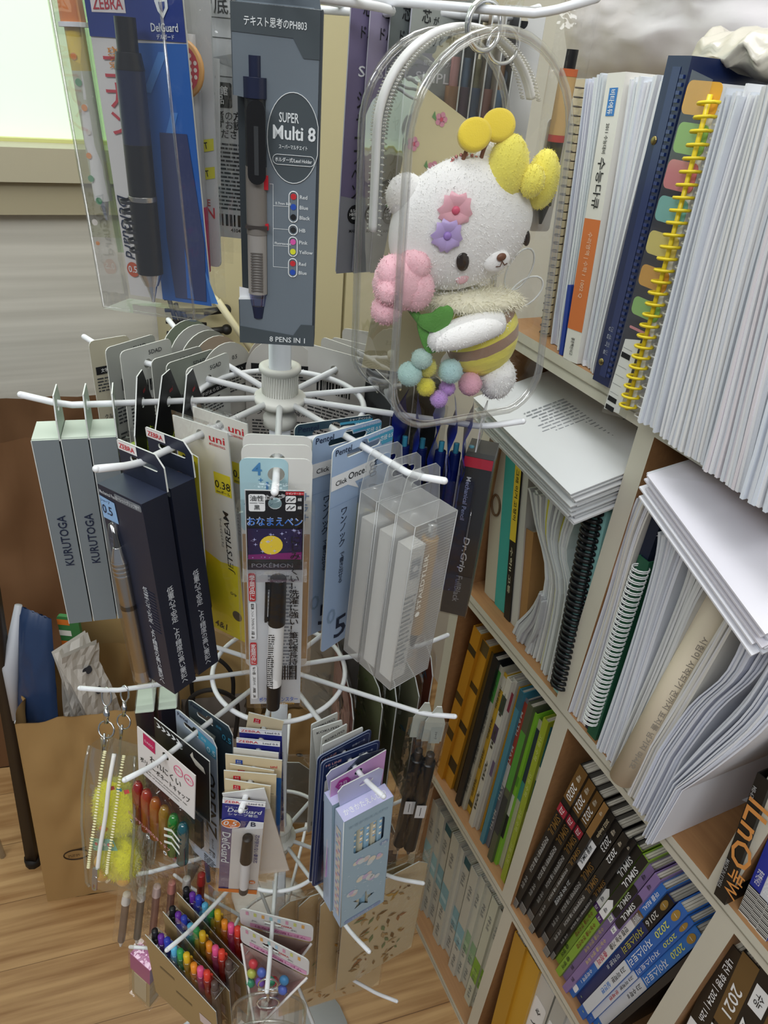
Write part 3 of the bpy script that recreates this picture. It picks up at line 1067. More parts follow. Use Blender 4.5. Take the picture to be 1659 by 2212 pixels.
# ---------------------------------------------------------------- tier 1, front right arm: click pencil cards and frosted boxes
PBLUE = pm('#a7bedd', .45)
PCYAN = pm('#4fa3c4', .45)
PDARK = pm('#2f4654', .45)
NAVYINK = pm('#1b2742', .5)
for i, (r, c, lb, tw) in enumerate(((0.086, PBLUE, 'pale blue click pencil card with yellow pencil window, front right arm', 6), (0.071, PBLUE, 'pale blue click pencil card second in line behind the first', -2),
                                    (0.058, PDARK, 'dark teal pencil card nearest the pole on the front right arm', -14))):
    o = hang('pencil_card', lb, 'pencil card', 1, 1, r, 'click pencil cards', tw=tw, roll=1.0)
    m = MB()
    sl = euro(-0.0005, 0.030, 0.0042, 0.004)
    m.plate(rrect(0.054, 0.158, 0.0035, 4, 0, -0.072), -0.0004, 0.0004, c, [sl], side=EDGEW, back=pm('#39434c', .5))
    y = -0.0007
    m.flat([(0.0035, 0.007), (0.0265, 0.007), (0.0265, -0.0015), (0.0190, -0.0015), (0.0035, -0.0015)] if i == 9 else [(0.0035, 0.0045), (0.0265, 0.0045), (0.0265, -0.0035), (0.0165, -0.0035), (0.0135, 0.0028), (0.0035, 0.0028)], y, PCYAN)
    m.text('シャープペンシル', 0.0175, 0.0055, 0.0019, WHITE, y=y - .0002, w=0.015)
    m.text('芯径 0.5', 0.0200, 0.0012, 0.0034, WHITE, y=y - .0002, w=0.012)
    m.text('Pentel', -0.0180, 0.0035, 0.0040, NAVYINK, y=y, w=0.0135)
    if i < 2:
        m.flat([(-0.027, -0.0115), (0.012, -0.0115), (0.010, -0.0215), (-0.006, -0.0215), (-0.002, -0.0275), (-0.0125, -0.0215), (-0.027, -0.0215)], y, WHITE)
        m.text('Click', -0.0185, -0.0172, 0.0034, INK, y=y - .0002)
        m.text('Once!', -0.0045, -0.0158, 0.0048, INK, y=y - .0002)
        for k in range(4):
            m.tube([(q[0], y - .0002, q[1]) for q in rrect(0.0055, 0.0026, 0.0012, 3, 0.0095 + (k % 2) * .001, -0.0145 - k * .0025)], 0.00025, NAVYINK, 4, True)
        m.tube([(q[0], y - .0002, q[1]) for q in rrect(0.0028, 0.0070, 0.0013, 3, 0.0125, -0.0095)], 0.00025, NAVYINK, 4, True)
        m.rect(-0.027, 0.027, -0.0335, -0.0332, y, pm('#8aa3c6', .5))
        m.text('ワ\nン\nノ\nッ\nク', -0.0140, -0.052, 0.0290, NAVYINK, y=y)
        m.text('で\n書\nき\n出\nせ\nる', -0.0130, -0.084, 0.0250, NAVYINK, y=y)
        m.text('0.', -0.0175, -0.122, 0.0125, pm('#8ba2bd', .5), y=y)
        m.text('5', -0.0095, -0.136, 0.0185, NAVYINK, y=y, w=0.0115)
    m.build('backing_card', o)
    m = MB()
    m.box(-0.0025, 0.0150, -0.012, -0.0008, -0.135, -0.0235, film(gloss=.05))
    m.build('blister', o)
    pen_parts(o, 0.0060, -0.0065, -0.130, -0.027, [('tip', 0, .1, .15, .5, CHROME), ('grip', .1, .3, 1, 1, pm('#26262a', .4)), ('barrel', .3, .86, 1, 1, pm('#dcc634', .35)),
              ('black_band', .86, .885, 1.02, 1.02, INK), ('cap', .885, 1, .75, .7, CHROME)], r=0.0048, clip=(.6, .85, CHROME, 200))


def frosted_mat(milk, s=1.0):
    m = film(gloss=.05, milky=milk, milk='#eef0f0', rough=.25)
    return m


FROST = frosted_mat(0.34)
FROSTE = frosted_mat(0.62)
for i, (r, lb) in enumerate(((0.1365, 'frosted clear pencil box at the front right arm tip, outermost of three'), (0.1210, 'frosted clear pencil box in the middle of three'),
                             (0.1050, 'frosted clear pencil box innermost, touching the pale blue card'))):
    o = hang('frosted_box', lb, 'pencil box', 1, 1, r, 'frosted pencil boxes', roll=2.2, tw=-1)
    x0, x1, y0, y1, z0, z1 = -0.0170, 0.0170, -0.0150, -0.0004, -0.1400, -0.0165
    m = MB()
    m.box(x0, x1, y0, y1, z0, z1, FROST)
    for (a, b) in ((x0, y0), (x1, y0), (x0, y1), (x1, y1)):
        m.tube([(a, b, z0), (a, b, z1)], 0.0003, FROSTE, 5)
    for z in (z0, z1):
        m.tube([(x0, y0, z), (x1, y0, z), (x1, y1, z), (x0, y1, z)], 0.0003, FROSTE, 5, True)
    for k in range(60):
        zz = z0 + 0.002 + k * (z1 - z0 - .004) / 60
        m.rect(x0 + .001, x1 - .001, zz, zz + 0.0004, y0 - 0.0001, FROSTE)
    m.text('STAEDTLER', -0.0035, -0.060, 0.0034, pm('#e4e4dd', .5), rot=90, y=y0 - .0004, w=0.040)
    m.flat(circ(0.0019, 14, -0.0035, -0.084), y0 - .0004, pm('#e4e4dd', .5))
    m.build('carton', o)
    m = MB()
    tab = [(x0, z1), (x1, z1), (x1 - .004, 0.006), (x1 - .008, 0.0095), (x0 + .008, 0.0095), (x0 + .004, 0.006)]
    m.plate(tab, -0.0003, 0.0003, film(gloss=.05, milky=.12), [euro(0.0, 0.018, 0.0045, 0.002)], side=FROSTE)
    m.build('hang_tab', o)
    m = MB()
    m.box(-0.0150, -0.0030, -0.0125, -0.0018, -0.136, -0.034, pm('#d9d8d2', .6))
    m.rect(-0.0125, -0.0055, -0.056, -0.042, -0.0128, pm('#8d9298', .5))
    m.flat(circ(0.0022, 14, -0.009, -0.049), -0.013, pm('#e2e2df', .5))
    lines(m, -0.0138, -0.0042, -0.125, -0.068, 16, pm('#7e8285', .6), y=-0.0128, seed=i)
    m.build('inner_card', o)
    pen_parts(o, 0.006, -0.0075, -0.120, -0.026, [('tip', 0, .14, .2, .7, pm('#3a3a3c', .4)), ('barrel', .14, .9, 1, 1, pm('#b98d3e', .35)), ('button', .9, 1, .6, .6, CHROME)], r=0.0052)

# ---------------------------------------------------------------- tier 1, right arm: wavy blue packs and the black grip box
BLUEP = pm('#22339a', .35)
for i, r in enumerate((0.083, 0.095, 0.108, 0.118, 0.128)):
    o = hang('blue_pen_pack', 'blue pen pack with wavy header, ' + ['nearest the pole on the right arm', 'second from the pole on the right arm', 'middle one on the right arm', 'fourth from the pole on the right arm',
             'next to the black grip box'][i], 'pen pack', 1, 0, r, 'wavy blue packs on the right arm', tw=(-6, 5, -3, 6, 2)[i])
    m = MB()
    m.grid(lambda u, v: (-0.019 + 0.038 * u + 0.002 * sin(v * 9), 0.0022 * sin(v * 9 + i) * (1 - .2 * v), 0.012 - 0.050 * v), 6, 14, BLUEP)
    m.rect(-0.019, 0.019, -0.122, -0.036, 0.0006, pm('#2a3a86', .4))
    for k in range(12):
        m.rect(-0.0165, -0.0120, -0.055 - k * .005, -0.052 - k * .005, 0.0002, pm('#d0d6e6', .5))
    m.text('フリクション', 0.008, -0.08, 0.0045, pm('#d0d6e6', .5), rot=-90, y=0.0002)
    m.build('backing_card', o)
    pen_parts(o, 0.0, -0.0045, -0.115, -0.015, [('tip', 0, .1, .2, .6, CHROME), ('barrel', .1, .93, 1, 1, pm('#1d2d6e', .3)), ('button', .93, 1, .5, .5, pm('#4fb0c9', .3))], r=0.0038)
    m = MB()
    m.box(-0.0195, 0.0195, -0.009, 0.0004, -0.124, -0.034, film('#dfe4ff', gloss=.04, crinkle=.3))
    m.build('bag', o)

o = hang('grip_pencil_box', 'black and red pencil box with upright white lettering on the right arm tip', 'pencil box', 1, 0, 0.1370, roll=0.5, tw=-6, dz=.004)
DG = pm('#202226', .4, spec=.5)
m = MB()
m.box(-0.014, 0.014, -0.0125, 0.0065, -0.152, -0.0200, DG, top=pm('#2c2e32', .4))
L_ = LEFTF(-0.0142)
m.rect(-0.0065, 0.0125, -0.0275, -0.0200, -0.0004, pm('#a81f35', .4), L_)
m.text('Mechanical Pencil', -0.0015, -0.052, 0.0030, pm('#b9bcc2', .5), rot=-90, M=L_, w=0.034)
m.text('Dr.Grip', 0.0035, -0.0975, 0.0056, pm('#d6d8dc', .5), rot=-90, M=L_, w=0.030, shear=.15)
m.text('FullBlack', 0.0035, -0.128, 0.0046, pm('#8b8e94', .5), rot=-90, M=L_, w=0.024)
m.rect(-0.0064, 0.0124, -0.152, -0.116, -0.0002, pm('#34373b', .35), L_)
m.build('carton', o)
m = MB()
m.box(-0.0148, 0.0148, -0.0132, 0.0072, -0.153, -0.016, film(gloss=.05))
m.plate([(-0.0148, -0.016), (0.0148, -0.016), (0.012, -0.006), (0.012, 0.010), (-0.012, 0.010), (-0.012, -0.006)], -0.0004, 0.0004, film(gloss=.1, milky=.1), [euro(0.0, 0.015, 0.004, 0.002)], side=FROSTE)
m.tube([(-0.0150, -0.004, -0.060), (-0.0175, -0.004, -0.063), (-0.0175, -0.004, -0.100), (-0.0150, -0.004, -0.104)], 0.0006, film(gloss=.3), 6)
m.build('sleeve', o)

# ---------------------------------------------------------------- tier 0: grey eight pen box
SMG = pm('#6b757e', .42, spec=.45)
SMD = pm('#474f54', .42, spec=.45)
SMS = pm('#3a4046', .42)
LITE = pm('#dfe4e6', .5)
o = hang('eight_pen_box', 'large grey eight-in-one pen box with pen in side window, hanging over the pole', 'pen box', 0, 2, 0.0640, tw=-3)
F, Bk = -0.0180, -0.0006
m = MB()
front = [(-0.0188, -0.009), (0.0188, -0.009), (0.0200, -0.156), (-0.0188, -0.156), (-0.0188, -0.1335), (-0.0060, -0.1325), (-0.0042, -0.130), (-0.0042, -0.0620), (-0.0100, -0.0440), (-0.0188, -0.0430)]
m.flat(front, F, SMG)
m.box(0.0188, 0.0200, F, Bk, -0.156, -0.009, SMS)
m.box(-0.0188, 0.0194, Bk - .0005, Bk, -0.156, -0.009, SMD)
m.box(-0.0188, 0.0194, F, Bk, -0.156, -0.1555, SMS)
m.box(-0.0188, 0.0194, F, Bk, -0.0092, -0.009, pm('#cfd4d6', .5))
m.box(-0.0188, -0.0184, F, Bk, -0.043, -0.009, SMG)
m.box(-0.0188, -0.0184, F, Bk, -0.156, -0.1335, SMG)
m.flat([(-0.0188, -0.1335), (-0.006, -0.1325), (-0.006, -0.1300), (-0.0188, -0.1280)], F + .004, WHITE)
m.box(-0.0188, -0.0045, F + .0002, Bk, -0.1335, -0.1331, pm('#eef0f2', .5))
y = F - .0003
m.flat([(-0.0188, -0.0092), (0.0188, -0.0092), (0.0190, -0.0270), (0.0120, -0.0270), (0.0075, -0.0200), (-0.0188, -0.0195)], y, SMD)
m.text('テキスト思考のPH803', 0.0000, -0.0152, 0.0036, LITE, y=y - .0003, w=0.0265)
cc = (0.0080, -0.0585)
ring = [(cc[0] + .0118 * cos(2 * pi * k / 40), cc[1] + .0185 * sin(2 * pi * k / 40)) for k in range(40)]
ring = [(min(p[0], 0.0192), p[1]) for p in ring]
ring = [(max(p[0], -0.0040), p[1]) for p in ring]
m.flat(ring, y, SMD)
m.tube([(p[0], y - .0001, p[1]) for p in ring], 0.00022, LITE, 4, True)
m.text('SUPER', 0.0060, -0.0500, 0.0040, LITE, y=y - .0003, w=0.0088)
m.text('Multi 8', 0.0083, -0.0560, 0.0058, LITE, y=y - .0003, w=0.0190)
m.text('Multi 8', 0.0085, -0.0561, 0.0056, LITE, y=y - .00035, w=0.0192)
m.text('スーパーマルチエイト', 0.0080, -0.0618, 0.0018, LITE, y=y - .0003, w=0.0130)
m.tube([(q[0], y - .0003, q[1]) for q in rrect(0.0192, 0.0042, 0.0021, 4, 0.0083, -0.0672)], 0.00016, LITE, 4, True)
m.text('ホルダー式/Lead Holder', 0.0083, -0.0672, 0.0020, LITE, y=y - .0003, w=0.0170)
dots = [('#c23036', 'Red', -0.0828), ('#2a4fae', 'Blue', -0.0874), ('#1d1e20', 'Black', -0.0920), ('#2b2c2e', 'HB', -0.0978), ('#d65aa6', 'Pink', -0.1034), ('#d8dc35', 'Yellow', -0.1080), ('#c23036', 'Red', -0.1137), ('#2a4fae', 'Blue', -0.1180)]
for a, b in ((0, 2), (3, 3), (4, 5), (6, 7)):
    za, zb = dots[a][2], dots[b][2]
    pl = rrect(0.0042, za - zb + 0.0046, 0.0021, 5, 0.0084, (za + zb) / 2)
    m.tube([(q[0], y, q[1]) for q in pl], 0.00028, LITE, 5, True)
for c, t_, z_ in dots:
    m.flat(circ(0.0014, 14, 0.0084, z_), y, pm(c, .45))
    m.text(t_, 0.0114, z_, 0.0017 if t_ != 'Yellow' else 0.0017, LITE, y=y, al='l')
for (za, zb) in ((-0.0770, -0.1160),):
    m.rect(-0.0013, -0.0011, -0.1160, -0.0780, y, LITE)
m.rect(-0.0028, -0.0011, -0.0781, -0.0779, y, LITE)
for z_ in (-0.0874, -0.0978, -0.1057, -0.1159):
    m.rect(-0.0012, 0.0063, z_ - .0001, z_ + .0001, y, LITE)
m.text('0.7mm Ball', 0.0035, -0.0862, 0.0012, LITE, y=y)
m.text('Fluorescent', 0.0035, -0.1045, 0.0012, LITE, y=y)
m.flat([(-0.0188, -0.156), (0.0199, -0.156), (0.0198, -0.1445), (0.0130, -0.1445), (0.0090, -0.1505), (-0.0188, -0.1470)], y, SMD)
m.text('8 PENS IN 1', 0.0060, -0.1530, 0.0028, LITE, y=y - .0003, w=0.0185)
m.build('carton', o)
m = MB()
m.plate([(-0.0188, -0.009), (0.0188, -0.009), (0.0150, 0.010), (-0.0150, 0.010)], -0.0008, -0.0002, pm('#5c656d', .45), [HOLE(0.0038)], side=EDGEW)
m.box(-0.0160, 0.0160, F + .001, -0.0008, -0.0091, -0.0085, SMG)
m.build('hang_tab', o)
PGR = pm('#77726d', .35)
PNV = pm('#20263f', .3)
px_, py_ = -0.0090, F + .0015
pen_parts(o, px_, py_, -0.1425, -0.0275, [('tip_cap', 0, .055, .55, .72, PNV), ('clear_cone', .055, .11, .75, .95, film('#c4c6ea', gloss=.2)), ('clear_grip', .11, .36, 1.0, 1.0, pm('#96928e', .25)),
          ('barrel', .36, .62, 1.05, 1.05, PGR), ('upper_barrel', .62, .86, 1.0, 1.0, pm('#26282b', .3)), ('crown', .86, .93, 1.1, 1.1, PNV), ('knob', .93, 1.0, .62, .62, PNV)], r=0.0049)
m = MB()
m.box(-0.0048, 0.0030, -0.0072, -0.0058, 0, 0, BLK)
m = MB()
m.plate(rrect(0.0082, 0.0340, 0.0040, 5, px_ + .0008, -0.0610), py_ - .0075, py_ - .0052, BLK)
m.rect(px_ - .0002, px_ + .0018, -0.0740, -0.0540, py_ - .0077, pm('#3a3c3e', .2))
m.build('clip', o)
m = MB()
m.box(px_ + .0034, px_ + .0056, py_ - .0036, py_ + .001, -0.0805, -0.0745, RED)
m.box(px_ - .0052, px_ + .0052, py_ - .0053, py_ + .003, -0.0980, -0.0966, pm('#3e3936', .3))
m.box(px_ + .0036, px_ + .0056, py_ - .0030, py_ + .001, -0.0985, -0.0958, RED)
for k in range(15):
    m.box(px_ - .0030, px_ + .0030, py_ - .00505, py_ - .0046, -0.1280 + k * .0013, -0.1274 + k * .0013, pm('#5b5652', .3))
m.build('sliders', o)

# ---------------------------------------------------------------- tier 0, front left arm: pencil in a clear case over a blue card
o = hang('pencil_case_pack', 'blue and white pencil pack in clear case with dark pencil, top left', 'pencil pack', 0, 3, 0.1010, tw=10, roll=-3)
m = MB()
x0, x1, z0, z1 = -0.0235, 0.0240, -0.1345, 0.0100
m.plate([(x0, z0), (x1, z0), (x1, z1), (x0, z1)], -0.0004, 0.0004, pm('#d8d6d4', .5), [HOLE(0.004)], side=EDGEW)
y = -0.0007
m.flat([(-0.0040, z0), (x1, z0), (x1, -0.027), (-0.0010, -0.027)], y, pm('#2f62ae', .45))
for k in range(5):
    m.flat([(0.000 + k * .006, -0.045 - k * .022), (0.010 + k * .003, -0.030 - k * .022), (0.0145 + k * .002, -0.030 - k * .022), (0.004 + k * .006, -0.045 - k * .022)], y - .0002, pm('#4d82c8', .45))
m.flat([(0.0040, z0 + .002), (0.0215, z0 + .002), (0.0235, -0.105), (0.0200, -0.060), (0.0060, -0.060), (0.0030, -0.105)], y - .0004, pm('#3d4468', .45))
m.flat([(0.0110, -0.132), (0.0150, -0.132), (0.0125, -0.108)], y - .0006, pm('#2f62ae', .45))
m.flat([(x0, -0.0250), (x1, -0.0265), (x1, z1), (x0, z1)], y - .0002, pm('#263a82', .45))
m.flat([(-0.0205, -0.0165), (-0.0035, -0.0168), (-0.0035, -0.0105), (-0.0205, -0.0102)], y - .0004, pm('#dfd9d9', .5))
m.text('ZEBRA', -0.0120, -0.0135, 0.0042, pm('#b5313d', .5), y=y - .0006, w=0.0150)
m.text('DelGuard', 0.0145, -0.0215, 0.0030, LITE, y=y - .0006, w=0.0130)
m.text('デルガード', 0.0145, -0.0247, 0.0018, LITE, y=y - .0006, w=0.0085)
m.flat([(0.0110, -0.0125), (0.0135, -0.0112), (0.0172, -0.0112), (0.0172, -0.0150), (0.0145, -0.0185), (0.0122, -0.0160)], y - .0006, LITE)
m.flat([(0.0130, -0.0130), (0.0160, -0.0128), (0.0158, -0.0148), (0.0145, -0.0165), (0.0133, -0.0150)], y - .0008, pm('#263a82', .45))
m.text('コ\nナ\nン', -0.0135, -0.0470, 0.0300, pm('#c04650', .5), y=y - .0004, w=0.0115)
m.text('名探偵', -0.0115, -0.0325, 0.0080, pm('#d08a3c', .5), y=y - .0004, rot=-90, w=0.0080)
m.text('DelGuard', -0.0195, -0.1020, 0.0052, NAVYINK, y=y - .0004, rot=-90, w=0.0280, shear=.2)
m.text('芯が折れない。シャープペンシル', -0.0150, -0.1040, 0.0022, NAVYINK, y=y - .0004, rot=-90, w=0.0330)
m.text('キミも折れない', -0.0105, -0.1060, 0.0042, NAVYINK, y=y - .0004, rot=-90, w=0.0330)
m.flat(circ(0.0036, 18, -0.0190, -0.1215), y - .0004, pm('#c05a3a', .5))
m.text('0.5', -0.0190, -0.1213, 0.0032, LITE, y=y - .0006)
m.build('backing_card', o)
PN = pm('#232a44', .3)
pen_parts(o, -0.0020, -0.0110, -0.1330, -0.0185, [('tip', 0, .07, .12, .45, CHROME), ('cone', .07, .12, .55, .95, CHROME), ('grip', .12, .40, 1.0, 1.02, BLK), ('ring_band', .40, .418, 1.04, 1.04, pm('#b5b2ac', .25, metal=1)),
          ('barrel', .418, .60, 1.0, 1.0, BLK), ('upper_barrel', .60, .84, 1.0, 1.0, PN), ('shoulder', .84, .895, 1.02, .85, BLK), ('button', .895, 1, .72, .72, BLK)], tilt=2.5, r=0.0060)
m = MB()
for k in range(6):
    m.lathe([(0.0062, -0.1095 + k * .0042), (0.0064, -0.1088 + k * .0042), (0.0062, -0.1081 + k * .0042)], pm('#2d2d30', .3), 14, Matrix.Translation((-0.0035 - .0003 * k, -0.0110, 0)))
m.build('grip_ribs', o)
m = MB()
m.plate(rrect(0.052, 0.150, 0.006, 4, 0.0002, -0.062), -0.0200, -0.0190, film(gloss=.05, crinkle=.15, cscale=30), side=film(gloss=.12))
m.box(-0.0258, 0.0262, -0.0192, 0.0010, -0.1370, 0.0125, film(gloss=.045, crinkle=.15, cscale=30))
m.tube([(-0.0255, -0.019, 0.012), (-0.0255, -0.019, -0.136), (0.0260, -0.019, -0.136), (0.0260, -0.019, 0.012)], 0.0007, film(gloss=.25), 6)
m.build('clear_case', o)

# two slim pen bags further left, and bags behind the blue pack
def bag_pen(label, t, n, r, cat, w, z0, z1, segs, tw=0, roll=0, tint='#ffffff', px=0.0, tilt=0.0, pr=0.0045, pz=None, group=None, bulge=.009, card=None, seed=1, flip=False, clip=None, top=0.010, side=0.0, tx=0.0):
    o = hang('pen_bag', label, cat, t, n, r, group, tw=tw, roll=roll, side=side, tx=tx)
    if card:
        m = MB()
        card(m)
        m.build('insert_card', o)
    a, b = pz or (z0 + .008, z1 - .02)
    pen_parts(o, px, -bulge * .55, a, b, segs, tilt=tilt, r=pr, flip=flip, clip=clip)
    m = MB()
    pouch(m, w, z0, top, bulge, film(tint, gloss=.05, crinkle=.5, cscale=55), seed=seed)
    m.build('bag', o)
    return o


SLV = pm('#d9d9d6', .4)


def egg_print(m):
    g = random.Random(5)
    for k in range(9):
        m.flat(circ(g.uniform(.0010, .0018), 10, -.002 + g.uniform(-.003, .003), -0.035 - k * .0105), -.0099, pm(g.choice(('#d98a3c', '#3f8a58', '#e0b23a', '#d9d2c8')), .5))


bag_pen('slim clear bag with white and yellow pen, leftmost at the top', 0, 4, 0.1000, 'pen bag', 0.026, -0.118, 0, [('tip', 0, .1, .2, .6, CHROME), ('barrel', .1, .70, 1, 1, SLV), ('yellow_sleeve', .70, .88, 1, 1, pm('#e3c536', .4)),
         ('white_collar', .88, .90, 1.5, 1.5, WHITE), ('orange_top', .90, 1.0, 1.25, 1.2, pm('#e08a3c', .5))], tw=62, roll=-3, tint='#f3f6e8', pz=(-0.108, -0.012), seed=2, card=egg_print)
bag_pen('slim clear green tinted bag with black patterned pen, second from the left', 0, 4, 0.0890, 'pen bag', 0.026, -0.126, 0, [('tip', 0, .12, .15, .8, pm('#4a4a4c', .2)), ('barrel', .12, .45, 1, 1, pm('#36383b', .4)), ('print_sleeve', .45, .8, 1, 1, pm('#8ea890', .5)),
         ('button', .8, 1, .7, .7, pm('#9db59f', .4))], tw=62, roll=-4, tint='#e4f2e2', pz=(-0.122, -0.018), seed=4)


def charm_card(m):
    m.plate(rrect(0.030, 0.118, 0.003, 3, 0.003, -0.062), -0.0004, 0.0004, pm('#c9cacb', .5), side=EDGEW)
    for z_, c in ((-0.068, '#d5cf3c'), (-0.080, '#d5cf3c')):
        m.flat([(-0.008, z_ - .005), (0.017, z_ + .001), (0.017, z_ + .006), (-0.008, z_ + .001)], -0.0007, pm(c, .5))
        m.text('KEEP OUT', 0.006, z_ + .001, 0.0028, INK, y=-0.0009, rot=13, w=.016)
    m.text('LIVE', 0.010, -0.0905, 0.0030, pm('#aa3333', .5), y=-0.0007)
    m.text('AN', 0.011, -0.0950, 0.0050, pm('#c23a44', .5), y=-0.0007)


o = bag_pen('clear bag with round charm pen and magenta barrel behind the blue pack', 0, 3, 0.0760, 'pen bag', 0.040, -0.136, 0, [('tip', 0, .05, .3, .8, WHITE), ('barrel', .05, .34, 1, 1, pm('#b02a58', .4)), ('upper_barrel', .34, .8, .9, .9, pm('#b9bcc0', .35)), ('knob', .8, 1, .6, .6, WHITE)],
            px=0.010, pr=0.0042, pz=(-0.128, -0.022), seed=6, card=charm_card, tw=8)
m = MB()
Mch = Matrix.Translation((0.0100, -0.012, -0.0350)) @ Matrix.Rotation(radians(90), 4, 'X')
m.lathe([(0, -.001), (0.0105, -.001), (0.0115, 0), (0.0105, .001), (0, .001)], pm('#c99a62', .4), 24, Mch)
m.flat(circ(0.0095, 22, 0.0100, -0.0350), -0.0132, pm('#c9525c', .5))
for a_ in range(-3, 4):
    for b_ in range(-3, 4):
        if a_ * a_ + b_ * b_ < 12:
            m.flat(circ(0.0009, 8, 0.0100 + a_ * .0026, -0.0350 + b_ * .0026), -0.0134, pm('#e7d9d4', .5))
m.ball((0.0100, -0.012, -0.0215), 0.0032, WHITE)
m.build('round_charm', o)


def label_card(m):
    m.plate([(-0.010, -0.084), (0.010, -0.084), (0.010, -0.030), (-0.010, -0.030)], -0.0109, -0.0105, pm('#d9dad8', .6))
    m.text('Sanrio Original', 0.0035, -0.068, 0.0025, INK, y=-0.0113, rot=-90, w=0.026)
    barcode(m, 0, 0, 0.026, 0.004, M=Matrix.Translation((-0.004, -0.0113, -0.069)) @ Matrix.Rotation(radians(90), 4, 'Y'), y=0, seed=8)
    lines(m, -0.0085, 0.0085, -0.052, -0.034, 8, GTXT, y=-0.0113, seed=4)


bag_pen('clear bag with light blue pen and white barcode label behind the grey box', 0, 3, 0.0560, 'pen bag', 0.026, -0.124, 0, [('tip', 0, .17, .45, 1, pm('#7fa6bf', .4)), ('barrel', .17, .42, 1, 1, pm('#a9ccd8', .45)), ('middle', .42, .8, .9, .9, SLV), ('button', .8, 1, .6, .35, pm('#9ec3d6', .4))],
        px=0.003, tilt=-3, pr=0.0050, pz=(-0.117, -0.022), seed=9, card=label_card, tw=22, roll=2)


def notice_card(m):
    m.plate(rrect(0.042, 0.126, 0.002, 3, 0.0, -0.051), -0.0004, 0.0004, pm('#d3d5d6', .6), side=EDGEW)
    y = -0.0007
    m.text('映画', -0.006, 0.000, 0.0060, INK, y=y)
    m.text('海底鬼', -0.004, -0.009, 0.0075, INK, y=y, w=.022)
    m.rect(-0.019, 0.019, -0.0142, -0.0139, y, INK)
    m.text('ボールペン', 0.008, -0.018, 0.0026, INK, y=y)
    m.tube([(q[0], y, q[1]) for q in rrect(0.034, 0.016, 0.001, 2, 0, -0.030)], 0.00015, INK, 4, True)
    m.flat([(-0.012, -0.031), (0.002, -0.028), (0.012, -0.028), (0.012, -0.034), (0.002, -0.034)], y, pm('#a9abad', .4))
    m.flat(rrect(0.016, 0.011, 0.001, 3, -0.008, -0.046), y, INK)
    m.text('映画館\n商品', -0.008, -0.046, 0.0080, WHITE, y=y - .0002, w=.012)
    m.text('護者の方へ\n必ずお読み\nください', -0.002, -0.0590, 0.0125, INK, y=y, w=.022)
    lines(m, -0.019, 0.019, -0.100, -0.067, 17, GTXT, y=y, seed=5)
    barcode(m, 0.004, -0.105, 0.026, 0.006, y=y, seed=3)
    m.text('4104166272', 0.004, -0.1100, 0.0020, INK, y=y)
    m.flat(circ(0.0035, 14, 0.009, -0.115), y, RED)


bag_pen('white notice card in clear bag half hidden left of the grey box', 0, 3, 0.0400, 'pen bag', 0.046, -0.122, 0, [('barrel', .0, .9, 1, 1, SLV), ('button', .9, 1, .6, .6, SLV)], px=-0.016, pr=0.003, seed=12, card=notice_card, tw=24)

# ---------------------------------------------------------------- tier 0, front right arm: four lead refill cards
CG2 = pm('#8b918e', .45)
for i, (r, c1, c2, lb) in enumerate(((0.0975, '#9a9f9c', '#8b918f', 'pale grey forty lead refill card, frontmost of four'), (0.0860, '#646b6c', '#585f61', 'dark grey lead refill card third from the front'),
                                     (0.0745, '#8e86a0', '#696a80', 'lilac lead refill card second from the pole'), (0.0635, '#6b6282', '#4b4b58', 'purple lead refill card nearest the grey box'))):
    o = hang('refill_card', lb, 'lead refill card', 0, 9, r, 'lead refill cards', tw=(-74, -76, -77, -78)[i], roll=1)
    m = MB()
    m.plate(rrect(0.056, 0.150, 0.002, 3, 0.0, -0.0650), -0.0005, 0.0005, pm(c1, .45), [euro(0.0, 0.014, 0.004, 0.002)], side=pm('#b9b9c4', .5), back=pm('#cfcfd2', .6))
    y = -0.0008
    m.flat([(-0.028, -0.140), (0.028, -0.140), (0.028, -0.105), (-0.028, -0.095)], y, pm('#a2a5aa' if i != 3 else '#83848c', .45))
    m.text('芯', -0.0170, -0.0030, 0.0066, INK, y=y)
    m.text('が', -0.0095, -0.0045, 0.0040, INK, y=y)
    m.text('ドバッと', -0.0115, -0.0135, 0.0060, INK, y=y, w=0.0185)
    m.text('40', 0.0045, -0.0120, 0.0088, INK, y=y, w=0.0098)
    m.text('本', 0.0130, -0.0105, 0.0046, INK, y=y)
    m.text('入り', 0.0125, -0.0158, 0.0026, INK, y=y)
    m.text('替芯シャープペン', -0.0025, -0.0245, 0.0028, pm('#d6d9da', .5), y=y, w=0.027)
    m.text('SIMPLE', -0.0050, -0.0315, 0.0052, pm('#dcdee0', .5), y=y, w=0.032)
    m.text('シ\nャ\nー\nプ\nペ\nン', -0.0180, -0.0690, 0.0560, INK, y=y, w=.0060)
    m.flat(circ(0.0055, 18, -0.0170, -0.1055), y - .0002, INK)
    m.text('0.5mm\nHB替芯\n40本', -0.0170, -0.1055, 0.0060, WHITE, y=y - .0004, w=.0080)
    m.text('MADE IN', -0.0155, -0.1150, 0.0018, INK, y=y - .0002)
    m.build('backing_card', o)
    m = MB()
    m.box(-0.006, 0.020, -0.0060, -0.0008, -0.112, -0.040, film(gloss=.05))
    m.build('blister', o)

